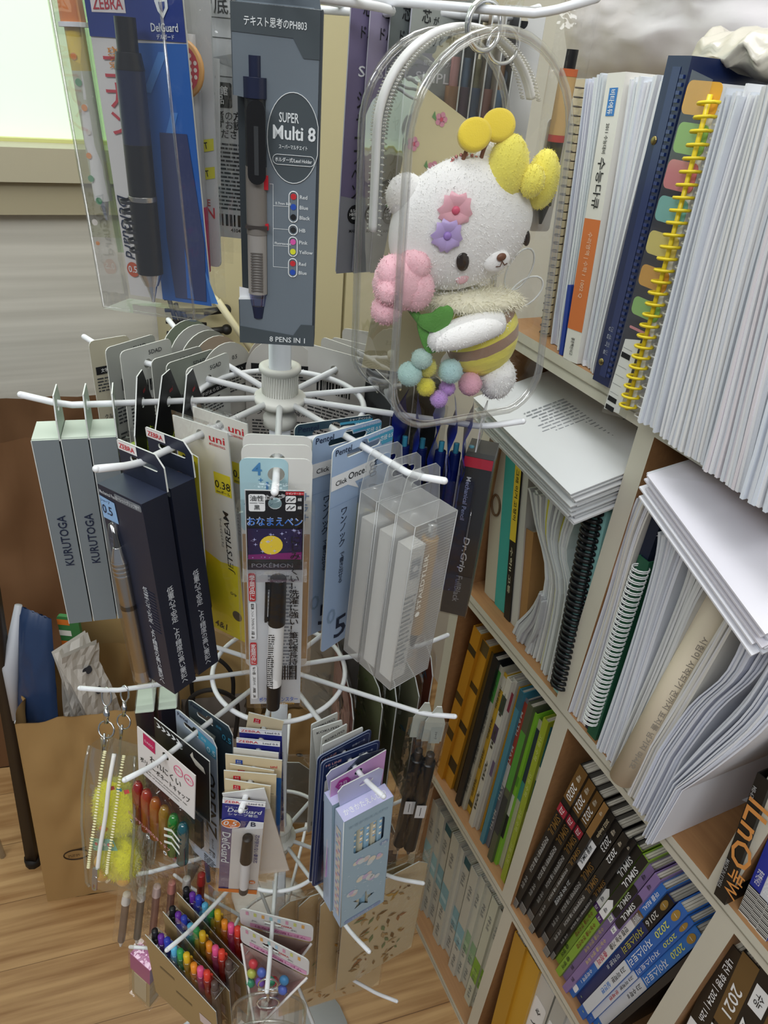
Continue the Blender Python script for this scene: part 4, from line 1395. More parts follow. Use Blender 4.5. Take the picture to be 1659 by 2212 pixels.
# ---------------------------------------------------------------- tier 0, back arms: pen packs seen through the clear case
cols = ['#a9805d', '#8a6f86', '#6d86ad', '#b98a86', '#7d9bb9', '#a3a07d', '#56606e']
pk = 0
for (n, rs) in ((9, (0.110, 0.117, 0.124, 0.132, 0.140)), (8, (0.105, 0.118, 0.131))):
    for j, r in enumerate(rs):
        c = cols[pk % 7]

        def cd(m, c=c, pk=pk):
            g = random.Random(pk)
            m.plate(rrect(0.034, 0.128, 0.002, 2, 0, -0.060), -0.0004, 0.0004, pm(('#c9c8c4', '#46484c', '#cbb9a0')[pk % 3], .5), side=EDGEW)
            for k in range(16):
                m.flat(circ(g.uniform(.0014, .004), 9, g.uniform(-.012, .012), g.uniform(-.115, -.012)), -.0007 - .00005 * k, pm(g.choice(cols), .5))
        bag_pen('pen pack in a clear bag behind the plush case, ' + (['innermost on right rear arm', 'second on right rear arm', 'middle of right rear arm', 'fourth on right rear arm', 'outermost on right rear arm'] if n == 9 else
                ['innermost on the far rear arm', 'middle of the far rear arm', 'outermost on the far rear arm'])[j], 0, n, r, 'pen pack', 0.038, -0.125, 0,
                [('tip', 0, .1, .2, .7, CHROME), ('barrel', .1, .85, 1, 1, pm(c, .4)), ('button', .85, 1, .6, .6, pm(cols[(pk + 3) % 7], .4))], tw=(150 if n == 9 else 175) + pk * 3, px=.004, seed=20 + pk, group='bagged pens behind the plush case', card=cd, bulge=.007)
        pk += 1
o = hang('lead_pencil_card', 'black header pencil card with white lettering right behind the key ring', 'pencil card', 0, 9, 0.147, tw=50)
m = MB()
m.plate(rrect(0.026, 0.120, 0.002, 3, 0, -0.052), -0.0004, 0.0004, pm('#d8d8d5', .5), [HOLE()], side=EDGEW)
m.flat([(-0.013, -0.024), (0.013, -0.024), (0.013, 0.001), (-0.013, 0.001)], -0.0007, INK)
m.text('KURU TOGA', -0.002, -0.0055, 0.0024, LITE, y=-0.001, w=.017)
m.text('ADVANCE', -0.002, -0.0140, 0.0044, LITE, y=-0.001, w=.019)
m.build('backing_card', o)


def cat_card(m):
    g = random.Random(2)
    m.plate(rrect(0.014, 0.06, 0.002, 2, 0, -0.075), -0.0004, 0.0004, pm('#b9b4aa', .5), side=EDGEW)


bag_pen('clear bag with tan and black pen right of the plush case top', 0, 0, 0.1500, 'pen bag', 0.024, -0.110, 0, [('tip', 0, .12, .2, .8, BLK), ('black_part', .12, .50, 1, 1, BLK), ('red_band', .50, .54, 1.04, 1.04, pm('#b03a3a', .5)), ('barrel', .54, .86, 1.05, 1.05, pm('#c2a06c', .5)), ('orange_top', .86, .90, 1.08, 1.08, pm('#c9683c', .5)),
        ('button', .90, 1, .7, .7, BLK)], px=-0.002, pr=0.0045, pz=(-0.100, -0.012), seed=41, tw=-60, card=cat_card, bulge=.007, side=0.042)
# ---------------------------------------------------------------- clear case with a plush toy, hung by a key ring
hp, _ = hook(0, 0, 0.105)
CR = radians(25)
case = thing('clear_plush_case', 'arched clear vinyl case with white zipper, hanging by a key ring from the top arm', 'plush case', hp, CR)
case.rotation_euler = (0, radians(-3.5), CR)
CF, CB = -0.022, 0.043                                # front and back planes


def arch(s=1.0, n=18, cx=-0.0025):
    """outline of the case: full round top, slightly wider and softly rounded bottom"""
    pts = []
    for k in range(n + 1):
        a = pi * k / n
        pts.append((cx + 0.0465 * s * cos(a), -0.0565 + 0.0485 * s * sin(a)))
    zb = -0.2105 + (1 - s) * 0.048
    for k in range(1, 9):
        t = k / 8
        pts.append((cx - 0.0465 * s - 0.0040 * s * t, -0.0565 + (zb + 0.026 + 0.0565) * t))
    for k in range(1, 8):
        a = pi + pi / 2 * k / 7
        pts.append((cx - 0.0505 * s + 0.024 + 0.024 * cos(a), zb + 0.026 + 0.026 * sin(a)))
    for k in range(1, 8):
        a = 1.5 * pi + pi / 2 * k / 7
        pts.append((cx + 0.0505 * s - 0.024 + 0.024 * cos(a), zb + 0.026 + 0.026 * sin(a)))
    for k in range(1, 8):
        t = 1 - k / 8
        pts.append((cx + 0.0465 * s + 0.0040 * s * t, -0.0565 + (zb + 0.026 + 0.0565) * t))
    return pts


VINYL = film(gloss=.035, rough=.03, crinkle=.08, cscale=18)
EDGE_V = film('#f4f4f2', gloss=.22, milky=.10, rough=.04)
A1 = arch()
m = MB()
m.flat(A1, CF, VINYL)
m.build('front_sheet', case)
m = MB()
m.flat(A1, CB, VINYL, flip=True)
m.build('back_sheet', case)
m = MB()
n_ = len(A1)
for (ya, yb) in ((CF, CB),):
    st = 6
    vs = [(p[0], ya + (yb - ya) * j / st, p[1]) for j in range(st + 1) for p in A1]
    m.add(vs, [(j * n_ + i, j * n_ + (i + 1) % n_, (j + 1) * n_ + (i + 1) % n_, (j + 1) * n_ + i) for j in range(st) for i in range(n_)], VINYL, True)
m.build('side_band', case)
for nm, yy, rr_ in (('front_piping', CF, 0.0021), ('back_piping', CB, 0.0019)):
    m = MB()
    m.tube([(p[0], yy, p[1]) for p in A1], rr_, EDGE_V, 8, True)
    A2 = arch(0.95)
    m.tube([(p[0], yy - 0.0002, p[1]) for p in A2], 0.0006, film(gloss=.3, rough=.1), 5, True)
    m.build(nm, case)
# zipper over the arch: tape, teeth rows
zy = 0.5 * (CF + CB) + 0.006
nA = 19
zpath = [(A1[nA + 3][0], A1[nA + 3][1])]
zp = [A1[i] for i in range(nA + 2, 1, -1)]
m = MB()
for dy_ in (-.0016, 0, .0016):
    m.tube(spline([(p[0] * 1.02, zy + dy_, p[1] + .001) for p in zp], 4), 0.0019, pm('#f2f2f0', .5), 8)
m.build('zipper_tape', case)
m = MB()
for dy in (-0.0085, 0.0085):
    sp = spline([(p[0] * 1.01, zy + dy, p[1] + .0006) for p in zp], 5)
    for k, p in enumerate(sp):
        m.ball(tuple(p), (0.0009, 0.0022, 0.0006), film('#f7f5ec', gloss=.25, milky=.3), 6, 4)
m.build('zipper_stitches', case)
m = MB()
Mk = Matrix.Translation((0.000, 0.0, -0.0065)) @ Matrix.Rotation(radians(12), 4, 'Z')
m.tube([(0.0105 * cos(a), 0, 0.0105 * sin(a)) for a in [2 * pi * k / 30 for k in range(30)]], 0.0013, CHROME, 8, True, Mk)
m.tube([(0.0108 * cos(a), 0.001, 0.0108 * sin(a)) for a in [2 * pi * k / 30 for k in range(30)]], 0.0011, CHROME, 8, True, Mk)
m.tube([(0.0105 * cos(a) + .016, 0.003, 0.008 * sin(a) - .008) for a in [2 * pi * k / 24 for k in range(24)]], 0.0010, CHROME, 8, True, Mk)
m.ball((0.030, 0.028, -0.018), 0.0019, CHROME, 8, 6)
m.build('key_ring', case)


def in_case(name, label, cat, loc, rz=0.0, group=None, rot=None):
    w = Matrix.Translation(hp) @ Matrix.Rotation(CR, 4, 'Z') @ Matrix.Rotation(radians(-3.5), 4, 'Y')
    o = thing(name, label, cat, w @ V(loc), CR + rz, group)
    return o


# beige card standing inside the case
o = in_case('beige_card', 'beige card printed with little flowers, standing inside the clear case', 'card', (-0.012, 0.036, -0.125))
m = MB()
bcard = pm('#d6cba3', .55)
m.plate([(-0.034, -0.070), (0.034, -0.083), (0.048, 0.062), (-0.012, 0.092)], -0.0004, 0.0004, bcard)
g = random.Random(4)
FPK, FPU = pm('#d793a8', .5), pm('#a58cc4', .5)
for (x_, z_) in ((0.004, 0.075), (-0.020, 0.028), (0.030, 0.055), (0.002, 0.05), (-0.012, 0.062)):
    for k in range(5):
        a = 2 * pi * k / 5
        m.flat(circ(.0017, 8, x_ + .0022 * cos(a), z_ + .0022 * sin(a)), -0.0008, FPK if x_ < .02 else FPU)
    m.flat(circ(.0012, 8, x_, z_), -0.001, pm('#c9566f', .5))
    m.flat([(x_ - .006, z_ + .001), (x_ - .003, z_ - .001), (x_ - .0045, z_ + .004)], -0.0008, pm('#6f9a66', .5))
m.build('card_sheet', o)

# ---------------------------------------------------------------- the plush: generic round bear in a bee costume
def fur_mat(hexc, scale=900.0, strength=0.2):
    return pm(hexc, 0.95, spec=0.1, bump=strength, bscale=scale, sheen=0.35)


PW, PY_, PYD, PP, PBR = fur_mat('#f6f5f3'), fur_mat('#f6ea66'), fur_mat('#ecd03c', 1500), fur_mat('#f7c3cd'), fur_mat('#a98a74')


def blob(c, r, mat, seg=36, rings=26, amp=0.0004, freq=700.0, shape=None, M=None):
    """soft plush volume with fine fuzz relief"""
    m = MB()
    vs, fs = [], []
    for i in range(rings + 1):
        th = pi * i / rings
        for k in range(seg):
            a = 2 * pi * k / seg
            d = V((sin(th) * cos(a), sin(th) * sin(a), cos(th)))
            q = V((r[0] * d.x, r[1] * d.y, r[2] * d.z))
            if shape:
                q = shape(d, q)
            q += d * amp * noise.noise((q + V(c)) * freq)
            vs.append(V(c) + q)
    for i in range(rings):
        for k in range(seg):
            k2 = (k + 1) % seg
            fs.append((i * seg + k, (i + 1) * seg + k, (i + 1) * seg + k2, i * seg + k2))
    m.add(vs, fs, mat, True, M)
    return m


def fuzz(m, c, r, mat, n=500, L=0.0022, M=None, seed=1, droop=0.3, w=0.00022, zmin=-1, zmax=1):
    """short pile: many thin tapering fibres on an ellipsoid"""
    g = random.Random(seed)
    vs, fs = [], []
    while len(fs) < n:
        d = V((g.gauss(0, 1), g.gauss(0, 1), g.gauss(0, 1))).normalized()
        if not (zmin <= d.z <= zmax):
            continue
        p = V(c) + V((r[0] * d.x, r[1] * d.y, r[2] * d.z))
        dirn = (d + V((g.gauss(0, .5), g.gauss(0, .5), g.gauss(0, .5) - droop))).normalized()
        s_ = dirn.cross(V((g.gauss(0, 1), g.gauss(0, 1), g.gauss(0, 1)))).normalized() * w
        b = len(vs)
        vs += [p - s_, p + s_, p + dirn * L * g.uniform(.6, 1.2)]
        fs.append((b, b + 1, b + 2))
    return m.add(vs, fs, mat, True, M)


# local frame of the plush: same axes as the case; origin at the neck
pl = in_case('bee_plush', 'white plush bear in striped bee costume holding a pink tulip in the clear case', 'plush toy', (0, 0, -0.100))
Z0 = -0.100
HC = V((-0.004, -0.001, -0.101 - Z0))
TILT = radians(-14)
Mh = Matrix.Translation(HC) @ Matrix.Rotation(TILT, 4, 'Y')


def hshape(d, q):
    q.x *= 1 + 0.05 * (1 - d.z * d.z)
    q.z *= (0.93 if d.z < 0 else 1.0)
    return q


m = blob((0, 0, 0), (0.0425, 0.0185, 0.0365), PW, 52, 36, 0.00025, 300, hshape, Mh)
fuzz(m, (0, 0, 0), (0.0430, 0.0187, 0.0362), PW, 5200, 0.0016, Mh, 3)
head = m.build('head', pl)


def on_head(x, z, out=0.0):
    """point on the face surface in plush space"""
    q = max(0.0, 1 - (x / 0.0440) ** 2 - (z / (0.0350 if z < 0 else .0365)) ** 2)
    return V((x, -0.0186 * sqrt(q) - out, z))


EYE = pm('#15161a', .15, spec=.6)
for (x_, z_) in ((0.0058, -0.0145), (0.0350, 0.0030)):
    pass
fx = [(-0.0095, -0.0125), (0.0362, -0.0130)]
for i, (x_, z_) in enumerate(fx):
    m = MB()
    p = on_head(x_, z_, 0.0002)
    m.ball(tuple(p), (0.0040 - i * .0016, 0.0016, 0.0054 - i * .0006), EYE, 16, 10, Mh)
    m.build('eye', head, 'black round eye')
m = MB()
p = on_head(0.0125, -0.0185, 0.0004)
m.ball(tuple(p), (0.0085, 0.0036, 0.0060), PW, 20, 14, Mh)
m.build('muzzle', head)
m = MB()
m.ball((p.x + .001, p.y - .0040, p.z + .0030), (0.0030, 0.0016, 0.0022), pm('#6b4534', .4), 14, 10, Mh)
m.build('nose', head, 'brown rounded nose')
m = MB()
for s in (-1, 1):
    m.tube([(p.x + .001, p.y - .0047, p.z + .0008), (p.x + .001 + s * .0014, p.y - .0044, p.z - .0018), (p.x + .001 + s * .0036, p.y - .0035, p.z - .0016)], 0.00032, pm('#5a3c30', .6), 6, False, Mh)
m.build('mouth', head, 'stitched brown smile')
for (x_, z_) in ((-0.0085, -0.0235),):
    m = MB()
    q = on_head(x_, z_, -0.0006)
    m.ball(tuple(q), (0.0042, 0.0012, 0.0032), pm('#f0bfc4', .9), 14, 8, Mh)
    m.build('cheek', head, 'pale pink cheek')
# round ears
for (x_, z_, y_) in ((-0.0305, 0.0235, 0.0025), (0.0255, 0.0270, 0.008)):
    m = blob((x_, y_, z_), (0.0115, 0.0072, 0.0115), PW, 24, 16, 0.0004, 600, None, Mh)
    fuzz(m, (x_, y_, z_), (0.0115, 0.0072, 0.0115), PW, 350, 0.0015, Mh, 5)
    m.build('ear', head)
# antennae with felt discs
for (x0_, z0_, x1_, z1_, ang) in ((-0.0110, 0.0330, -0.0085, 0.0440, 28), (0.0000, 0.0340, 0.0050, 0.0490, 22)):
    m = MB()
    m.tube(spline([(x0_, -0.004, z0_ + HC.z), (x0_ + .001, -0.005, (z0_ + z1_) / 2 + HC.z), (x1_, -0.006, z1_ + HC.z)], 5), 0.0011, pm('#7c4d33', .8), 8)
    a = m.build('antenna', head, 'brown felt antenna')
    m = MB()
    Md = Matrix.Translation((x1_ + .0015, -0.0065, z1_ + HC.z + .003)) @ Matrix.Rotation(radians(-ang), 4, 'Y') @ Matrix.Rotation(radians(62), 4, 'X')
    m.lathe([(0, -.0022), (.0062, -.0022), (.0082, -.0012), (.0078, -.0002), (.0084, .0004), (.0078, .0018), (.0060, .0022), (0, .0022)], PYD, 28, Md @ Matrix.Scale(1.15, 4, (1, 0, 0)))
    m.build('antenna_disc', a, 'yellow felt disc')
m = MB()
for k in range(9):
    a = pi * k / 8
    m.ball((-0.0085 + .0085 * cos(a), -0.0035, 0.0345 + HC.z + .0042 * sin(a) - .0015), 0.0010, pm('#c98a86', .25, metal=.8), 8, 6)
m.build('bead_chain', pl, 'pink bead chain')
# yellow plush puffs on the right side of the head
puff = []
for (x_, y_, z_, rx, ry, rz_) in ((0.0150, -0.0085, 0.0325, 0.0118, 0.0090, 0.0165), (0.0390, -0.008, 0.0270, 0.0092, 0.0085, 0.0155), (0.0275, -0.0155, 0.0270, 0.0070, 0.0065, 0.0085)):
    m = blob((x_, y_, z_ + HC.z), (rx, ry, rz_), PY_, 30, 22, 0.0005, 500)
    fuzz(m, (x_, y_, z_ + HC.z), (rx, ry, rz_), PY_, 600, 0.0012, None, 8)
    puff.append(m)
for m in puff:
    m.build('yellow_puff', head, 'yellow fluffy puff')


# satin flowers
def satin_flower(name, x_, z_, R_, n, mat, cm, label):
    m = MB()
    q = on_head(x_, z_, 0.0010)
    Mq = Mh @ Matrix.Translation(q) @ Matrix.Rotation(radians(-12), 4, 'Z')
    for k in range(n):
        a = 2 * pi * k / n + .3
        Mp = Mq @ Matrix.Rotation(a, 4, 'Y')
        def fn(u, v, Mp=Mp):
            t = (u - .5) * 2
            wv = sin(pi * min(1, v * 0.62 + 0.10)) * .62 + .1
            r_ = R_ * v * (1 - .16 * (1 - abs(t)) * (v > .9))
            return (t * R_ * wv * .75, -0.0012 * sin(pi * v) - .0011 * (1 - t * t) * v, r_)
        m.grid(fn, 6, 7, mat, True, Mp)
    f = m.build(name, head, label)
    m = MB()
    m.ball((0, -0.0012, 0), (0.0022, 0.0012, 0.0022), cm, 10, 8, Mq)
    m.build('flower_center', f)


satin_flower('pink_flower', -0.0115, 0.0155, 0.0092, 5, pm('#f0b3c0', .25, sheen=.3), pm('#e0607f', .4), 'pink satin flower')
satin_flower('purple_flower', -0.0180, 0.0040, 0.0085, 5, pm('#bba6dd', .25, sheen=.3), pm('#a283d0', .4), 'purple satin flower')
# collar
m = blob((0.0110, -0.001, -0.1425 - Z0), (0.0330, 0.0165, 0.0072), fur_mat('#f1ecd2'), 40, 16, 0.0008, 400)
fuzz(m, (0.0110, -0.001, -0.1425 - Z0), (0.0330, 0.0168, 0.0074), pm('#f3efda', .9), 1500, 0.0042, None, 11, 0.5, 0.0003)
m.build('fur_collar', pl)
# body with stripes
Mbd = Matrix.Translation((0.0200, 0.000, -0.1640 - Z0)) @ Matrix.Rotation(radians(-22), 4, 'Y')
m = MB()
seg, rings = 44, 36
vs, fs, mt = [], [], []
for i in range(rings + 1):
    th = pi * i / rings
    for k in range(seg):
        a = 2 * pi * k / seg
        d = V((sin(th) * cos(a), sin(th) * sin(a), cos(th)))
        q = V((0.0245 * d.x, 0.0175 * d.y, 0.0275 * d.z))
        q += d * 0.0005 * noise.noise(q * 500)
        vs.append(q)
for i in range(rings):
    zc = cos(pi * (i + .5) / rings)
    br_ = (0.26 < zc < 0.52) or (-0.30 < zc < -0.02)
    ff = [(i * seg + k, (i + 1) * seg + k, (i + 1) * seg + (k + 1) % seg, i * seg + (k + 1) % seg) for k in range(seg)]
    m.add(vs, ff, PBR if br_ else PY_, True, Mbd)
m.build('bee_body', pl)
# arm, foot, wings
m = MB()
pth = spline([(0.0220, -0.0130, -0.1525 - Z0), (0.0080, -0.0165, -0.1540 - Z0), (-0.0080, -0.0175, -0.1575 - Z0), (-0.0185, -0.0165, -0.1600 - Z0)], 6)
rad = [0.0070 + .0022 * sin(pi * (i / (len(pth) - 1)) * .9 + .3) for i in range(len(pth))]
m.tube(pth, rad, PW, 18)
m.ball(tuple(pth[-1]), rad[-1] * 1.0, PW, 18, 12)
for i in range(0, len(pth), 3):
    fuzz(m, tuple(pth[i]), (rad[i], rad[i], rad[i]), PW, 200, 0.0014, None, 20 + i)
m.build('arm', pl)
m = blob((0.0345, -0.004, -0.1930 - Z0), (0.0120, 0.0110, 0.0140), PW, 30, 22, 0.0012, 260)
fuzz(m, (0.0345, -0.004, -0.1930 - Z0), (0.0120, 0.0110, 0.0140), PW, 700, 0.0022, None, 31)
m.build('foot', pl)
m = blob((0.012, 0.012, -0.1880 - Z0), (0.0100, 0.0090, 0.0110), PW, 24, 18, 0.0008, 260)
m.build('foot', pl)
for (x_, z_, a_) in ((0.0445, -0.1370, 25), (0.0470, -0.1470, 60)):
    m = MB()
    Mw_ = Matrix.Translation((x_ - .004, 0.008, z_ - Z0)) @ Matrix.Rotation(radians(a_), 4, 'Y')
    m.flat([(0.0085 * cos(t), 0.0045 + .0135 * sin(t) + .006) for t in [2 * pi * k / 20 for k in range(20)]], 0, film(gloss=.12, milky=.15), M=Mw_)
    m.tube([(0.0085 * cos(t), 0, 0.0045 + .0135 * sin(t) + .006) for t in [2 * pi * k / 20 for k in range(20)]], 0.0006, pm('#e3e6e4', .4), 6, True, Mw_)
    m.build('wing', pl, 'clear wing with white edge')
# tulip
m = MB()
for (c, r) in (((-0.0480, -0.008, -0.1290), (0.0165, 0.0125, 0.0155)), ((-0.0420, -0.010, -0.1190), (0.0095, 0.0095, 0.0095)), ((-0.0540, -0.010, -0.1235), (0.0095, 0.0085, 0.0105)),
               ((-0.0545, -0.006, -0.1445), (0.0090, 0.0085, 0.0085)), ((-0.0560, -0.012, -0.1315), (0.0080, 0.0080, 0.0085)), ((-0.0400, -0.012, -0.1320), (0.0105, 0.0085, 0.0120))):
    cz = (c[0] + .006, c[1], c[2] - Z0)
    b = blob(cz, r, PP, 24, 18, 0.0007, 400)
    m.add(b.v, b.f, PP, True)
    fuzz(m, cz, r, PP, 450, 0.0013, None, 51)
tl = m.build('tulip', pl, 'fluffy pink tulip')
GRN = pm('#5c9a45', .85, bump=.3, bscale=900)
for pts in ([(-0.0320, -0.0145, -0.1480), (-0.0235, -0.0190, -0.1490), (-0.0165, -0.0190, -0.1435), (-0.0150, -0.0175, -0.1400)], [(-0.0300, -0.0130, -0.1490), (-0.0225, -0.0150, -0.1600), (-0.0180, -0.0150, -0.1650), (-0.0160, -0.0140, -0.1665)]):
    m = MB()
    sp = spline([(p[0], p[1], p[2] - Z0) for p in pts], 4)
    L_n = len(sp) - 1
    vs, fs = [], []
    for i, p in enumerate(sp):
        wv = 0.0062 * sin(pi * (0.08 + .92 * i / L_n)) + .0003
        d_ = (sp[min(i + 1, L_n)] - sp[max(i - 1, 0)]).normalized()
        s_ = d_.cross(V((0, 1, 0))).normalized() * wv
        for q in (p - s_, p + V((0, -.0012, 0)), p + s_):
            vs.append(q)
            vs.append(q + V((0, .0010, 0)))
    for i in range(L_n):
        b = i * 6
        for j in (0, 2):
            fs.append((b + j, b + j + 2, b + j + 8, b + j + 6))
            fs.append((b + j + 1, b + j + 7, b + j + 9, b + j + 3))
    m.add(vs, fs, GRN, True)
    m.build('leaf', tl, 'green felt leaf')
m = MB()
m.tube([(-0.036, -0.010, -0.142 - Z0), (-0.024, -0.013, -0.156 - Z0), (-0.016, -0.014, -0.163 - Z0)], 0.0024, GRN, 8)
m.build('stem', tl, 'green felt stem')

# pompoms lying on the bottom of the case
for i, (x_, z_, r_, c, lb) in enumerate(((-0.0300, -0.1715, 0.0062, '#bcd8d0', 'small mint pompom on top of the pompom pile'), (-0.0360, -0.1815, 0.0074, '#b9dcd6', 'larger mint pompom at the left of the pile'),
                                         (-0.0232, -0.1800, 0.0060, '#e6dc6c', 'yellow pompom between the two mint ones'), (-0.0100, -0.1820, 0.0074, '#b9dcdc', 'mint pompom under the striped body'),
                                         (-0.0245, -0.1915, 0.0056, '#eee254', 'bright yellow pompom at the front of the pile'), (-0.0082, -0.1960, 0.0050, '#c79be0', 'purple pompom next to the pink one'),
                                         (-0.0166, -0.1995, 0.0054, '#cb9fe6', 'lilac pompom at the very bottom of the case'), (0.0063, -0.1940, 0.0074, '#eeb4c6', 'pink pompom nearest the plush foot'))):
    o = in_case('pompom', lb, 'pompom', (x_, -0.0120 + (i % 3) * .003, z_), group='pastel pompoms in the clear case')
    fm = fur_mat(c, 1200, .4)
    m = blob((0, 0, 0), (r_, r_, r_), fm, 26, 18, 0.0003, 900)
    fuzz(m, (0, 0, 0), (r_, r_, r_), fm, 420, 0.0011, None, i, 0.0, 0.00016)
    m.build('fluff', o)
# ---------------------------------------------------------------- tier 2, left arm: yellow chick case and dark boxes
CV = film('#f6f6ee', gloss=.05, milky=.06, crinkle=.5, cscale=28)
CVE = film('#f2f2ea', gloss=.16, milky=.10)


CX = .010


def chick_case(r, label, tw, roll, tx, full=True):
    o = hang('clear_chick_case', label, 'plush case', 2, 4, r, 'clear cases on the left arm', tw=tw, roll=roll, tx=tx)
    m = MB()
    m.tube([(0.004 * cos(a), 0, -0.004 + 0.007 * sin(a)) for a in [2 * pi * k / 16 for k in range(16)]], 0.0008, CHROME, 6, True)
    m.tube([(0, 0, -0.011), (0, 0, -0.024)], 0.0016, CHROME, 8)
    m.ball((0, 0, -0.017), (0.0026, 0.0020, 0.0035), CHROME, 10, 8)
    m.tube([(0.0065 * cos(a), 0.001 * sin(a), -0.029 + 0.0060 * sin(a)) for a in [2 * pi * k / 20 for k in range(20)]], 0.0007, CHROME, 6, True)
    m.tube([(0, -.002, -0.031), (0.0012, -.0035, -0.037), (-0.0003, -.003, -0.044), (0, -.002, -0.031)], 0.0009, CHROME, 6)
    m.build('lobster_clasp', o)
    prof = [(-0.040, .0195, .009), (-0.050, .0205, .012), (-0.075, .0225, .014), (-0.100, .0225, .015), (-0.130, .0200, .014), (-0.150, .0215, .009), (-0.156, .0225, .004)]
    nU = 28

    def fn(u, v):
        i = min(int(v * (len(prof) - 1)), len(prof) - 2)
        t = v * (len(prof) - 1) - i
        a, b = prof[i], prof[i + 1]
        z = a[0] + (b[0] - a[0]) * t
        w_, d_ = a[1] + (b[1] - a[1]) * t, a[2] + (b[2] - a[2]) * t
        an = 2 * pi * u
        c, s_ = cos(an), sin(an)
        return (CX + w_ * (abs(c) ** .6) * (1 if c > 0 else -1), d_ * (abs(s_) ** .6) * (1 if s_ > 0 else -1), z)
    m = MB()
    m.grid(fn, nU, 18, CV)
    m.build('shell', o)
    for sx in (-1, 1):
        m = MB()
        m.tube([(CX + sx * p[1] * .97, -p[2] * .75, p[0]) for p in prof], 0.0011, CVE, 6)
        m.tube([(CX + sx * p[1] * .97, p[2] * .75, p[0]) for p in prof], 0.0011, CVE, 6)
        m.build('piping', o)
    if full:
        m = MB()
        zp_ = spline([(CX + 0.004, -0.0095, -0.040), (CX + 0.0040, -0.0150, -0.060), (CX + 0.0020, -0.0160, -0.085), (CX - 0.0020, -0.0162, -0.110), (CX - 0.0050, -0.0152, -0.130)], 5)
        m.tube(zp_, 0.0016, pm('#eae8e4', .5), 8)
        m.build('zipper_tape', o)
        m = MB()
        for sx in (-1, 1):
            for p in spline([(q[0] + sx * .0078, q[1], q[2]) for q in zp_[::4]], 9):
                m.ball(tuple(p), (0.0017, 0.0009, 0.0006), pm('#e6dfb4', .35), 6, 4)
        m.build('zipper_stitches', o)
        m = MB()
        p = zp_[-1]
        m.box(p.x - .0022, p.x + .0022, p.y - .003, p.y - .001, p.z - .004, p.z + .003, CHROME)
        m.plate(rrect(0.0042, 0.0115, .0015, 3, p.x - .0004, p.z - .0085), p.y - .0032, p.y - .0022, CHROME, [rrect(.0018, .004, .0008, 2, p.x - .0004, p.z - .011)])
        m.build('zipper_pull', o)
    return o


co = chick_case(0.141, 'clear zip case with yellow chick plush hanging from lower left arm tip', 58, -7, -22)
co.scale = (1.14, 1.14, 1.14)
chick_case(0.1270, 'empty looking clear zip case behind the yellow chick case', 54, -6, -20, False)
ck = thing('chick_plush', 'fluffy yellow chick plush inside the clear zip case on the left', 'plush toy', co.location, co.rotation_euler.z)
ck.rotation_euler = co.rotation_euler
ck.scale = co.scale
ck.location = ck.location + co.rotation_euler.to_matrix() @ V((CX * 1.14, 0, 0))
YCH = fur_mat('#e9e42a', 700, .5)
ORG = fur_mat('#e8b25a', 900, .4)
m = blob((0, 0, -0.088), (0.0190, 0.0120, 0.0230), YCH, 34, 26, 0.0012, 300)
fuzz(m, (0, 0, -0.088), (0.0190, 0.0120, 0.0230), YCH, 1500, 0.0030, None, 61)
hd_ = m.build('head', ck)
m = blob((0.003, 0, -0.126), (0.0165, 0.0115, 0.0190), YCH, 30, 22, 0.0012, 300)
fuzz(m, (0.003, 0, -0.126), (0.0165, 0.0115, 0.0190), YCH, 1200, 0.0030, None, 62)
m.build('body', ck)
for (x_, z_) in ((-0.0120, -0.1340), (-0.0110, -0.1440), (0.0070, -0.1430)):
    m = blob((x_, -0.0015, z_), (0.0056, 0.0050, 0.0052), ORG, 18, 12, 0.0004, 600)
    m.build('foot', ck, 'orange foot')
m = MB()
m.ball((-0.0120, -0.0075, -0.0960), 0.0014, EYE, 10, 8)
m.build('eye', hd_, 'black eye')
m = MB()
m.ball((-0.003, -0.0118, -0.0985), (0.0036, 0.0018, 0.0020), pm('#e08a3c', .6), 12, 8)
m.build('beak', hd_, 'orange beak')
m = MB()
m.flat([(-0.014, -0.108), (0.006, -0.104), (0.010, -0.112), (-0.010, -0.117)], -0.0128, pm('#7fb3a4', .7))
for k in range(5):
    m.flat(circ(.0013, 8, -0.008 + k * .0035, -0.111 + k * .0006), -0.013, pm(('#d44a5a', '#e8c93a', '#e7e7e2')[k % 3], .7))
m.build('bandana', ck, 'printed green bandana')
m = MB()
for k, c in enumerate(('#d9433e', '#3f9cc0', '#d9433e')):
    m.flat([(0.002 + k * .006, -0.068), (0.006 + k * .006, -0.066), (0.005 + k * .006, -0.0635), (0.001 + k * .006, -0.065)], -0.0112, pm(c, .6))
m.build('felt_patches', hd_, 'red and blue felt patches')

for i, r in enumerate((0.104, 0.086)):
    o = hang('dark_pen_box', ['dark navy pen box with clear sleeve next to the chick case', 'dark navy pen box behind the first one on the lower left arm'][i], 'pen box', 2, 4, r, tw=-4, roll=-2)
    m = MB()
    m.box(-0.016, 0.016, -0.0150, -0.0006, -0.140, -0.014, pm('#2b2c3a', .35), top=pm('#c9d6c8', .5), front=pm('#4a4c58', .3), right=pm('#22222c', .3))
    m.build('carton', o)
    m = MB()
    m.box(-0.0166, 0.0166, -0.0156, 0, -0.141, -0.012, film(gloss=.07))
    m.plate([(-0.0166, -0.012), (0.0166, -0.012), (0.010, 0.010), (-0.010, 0.010)], -0.0004, 0.0002, film(gloss=.07), [HOLE(0.004)], side=FROSTE)
    m.build('sleeve', o)

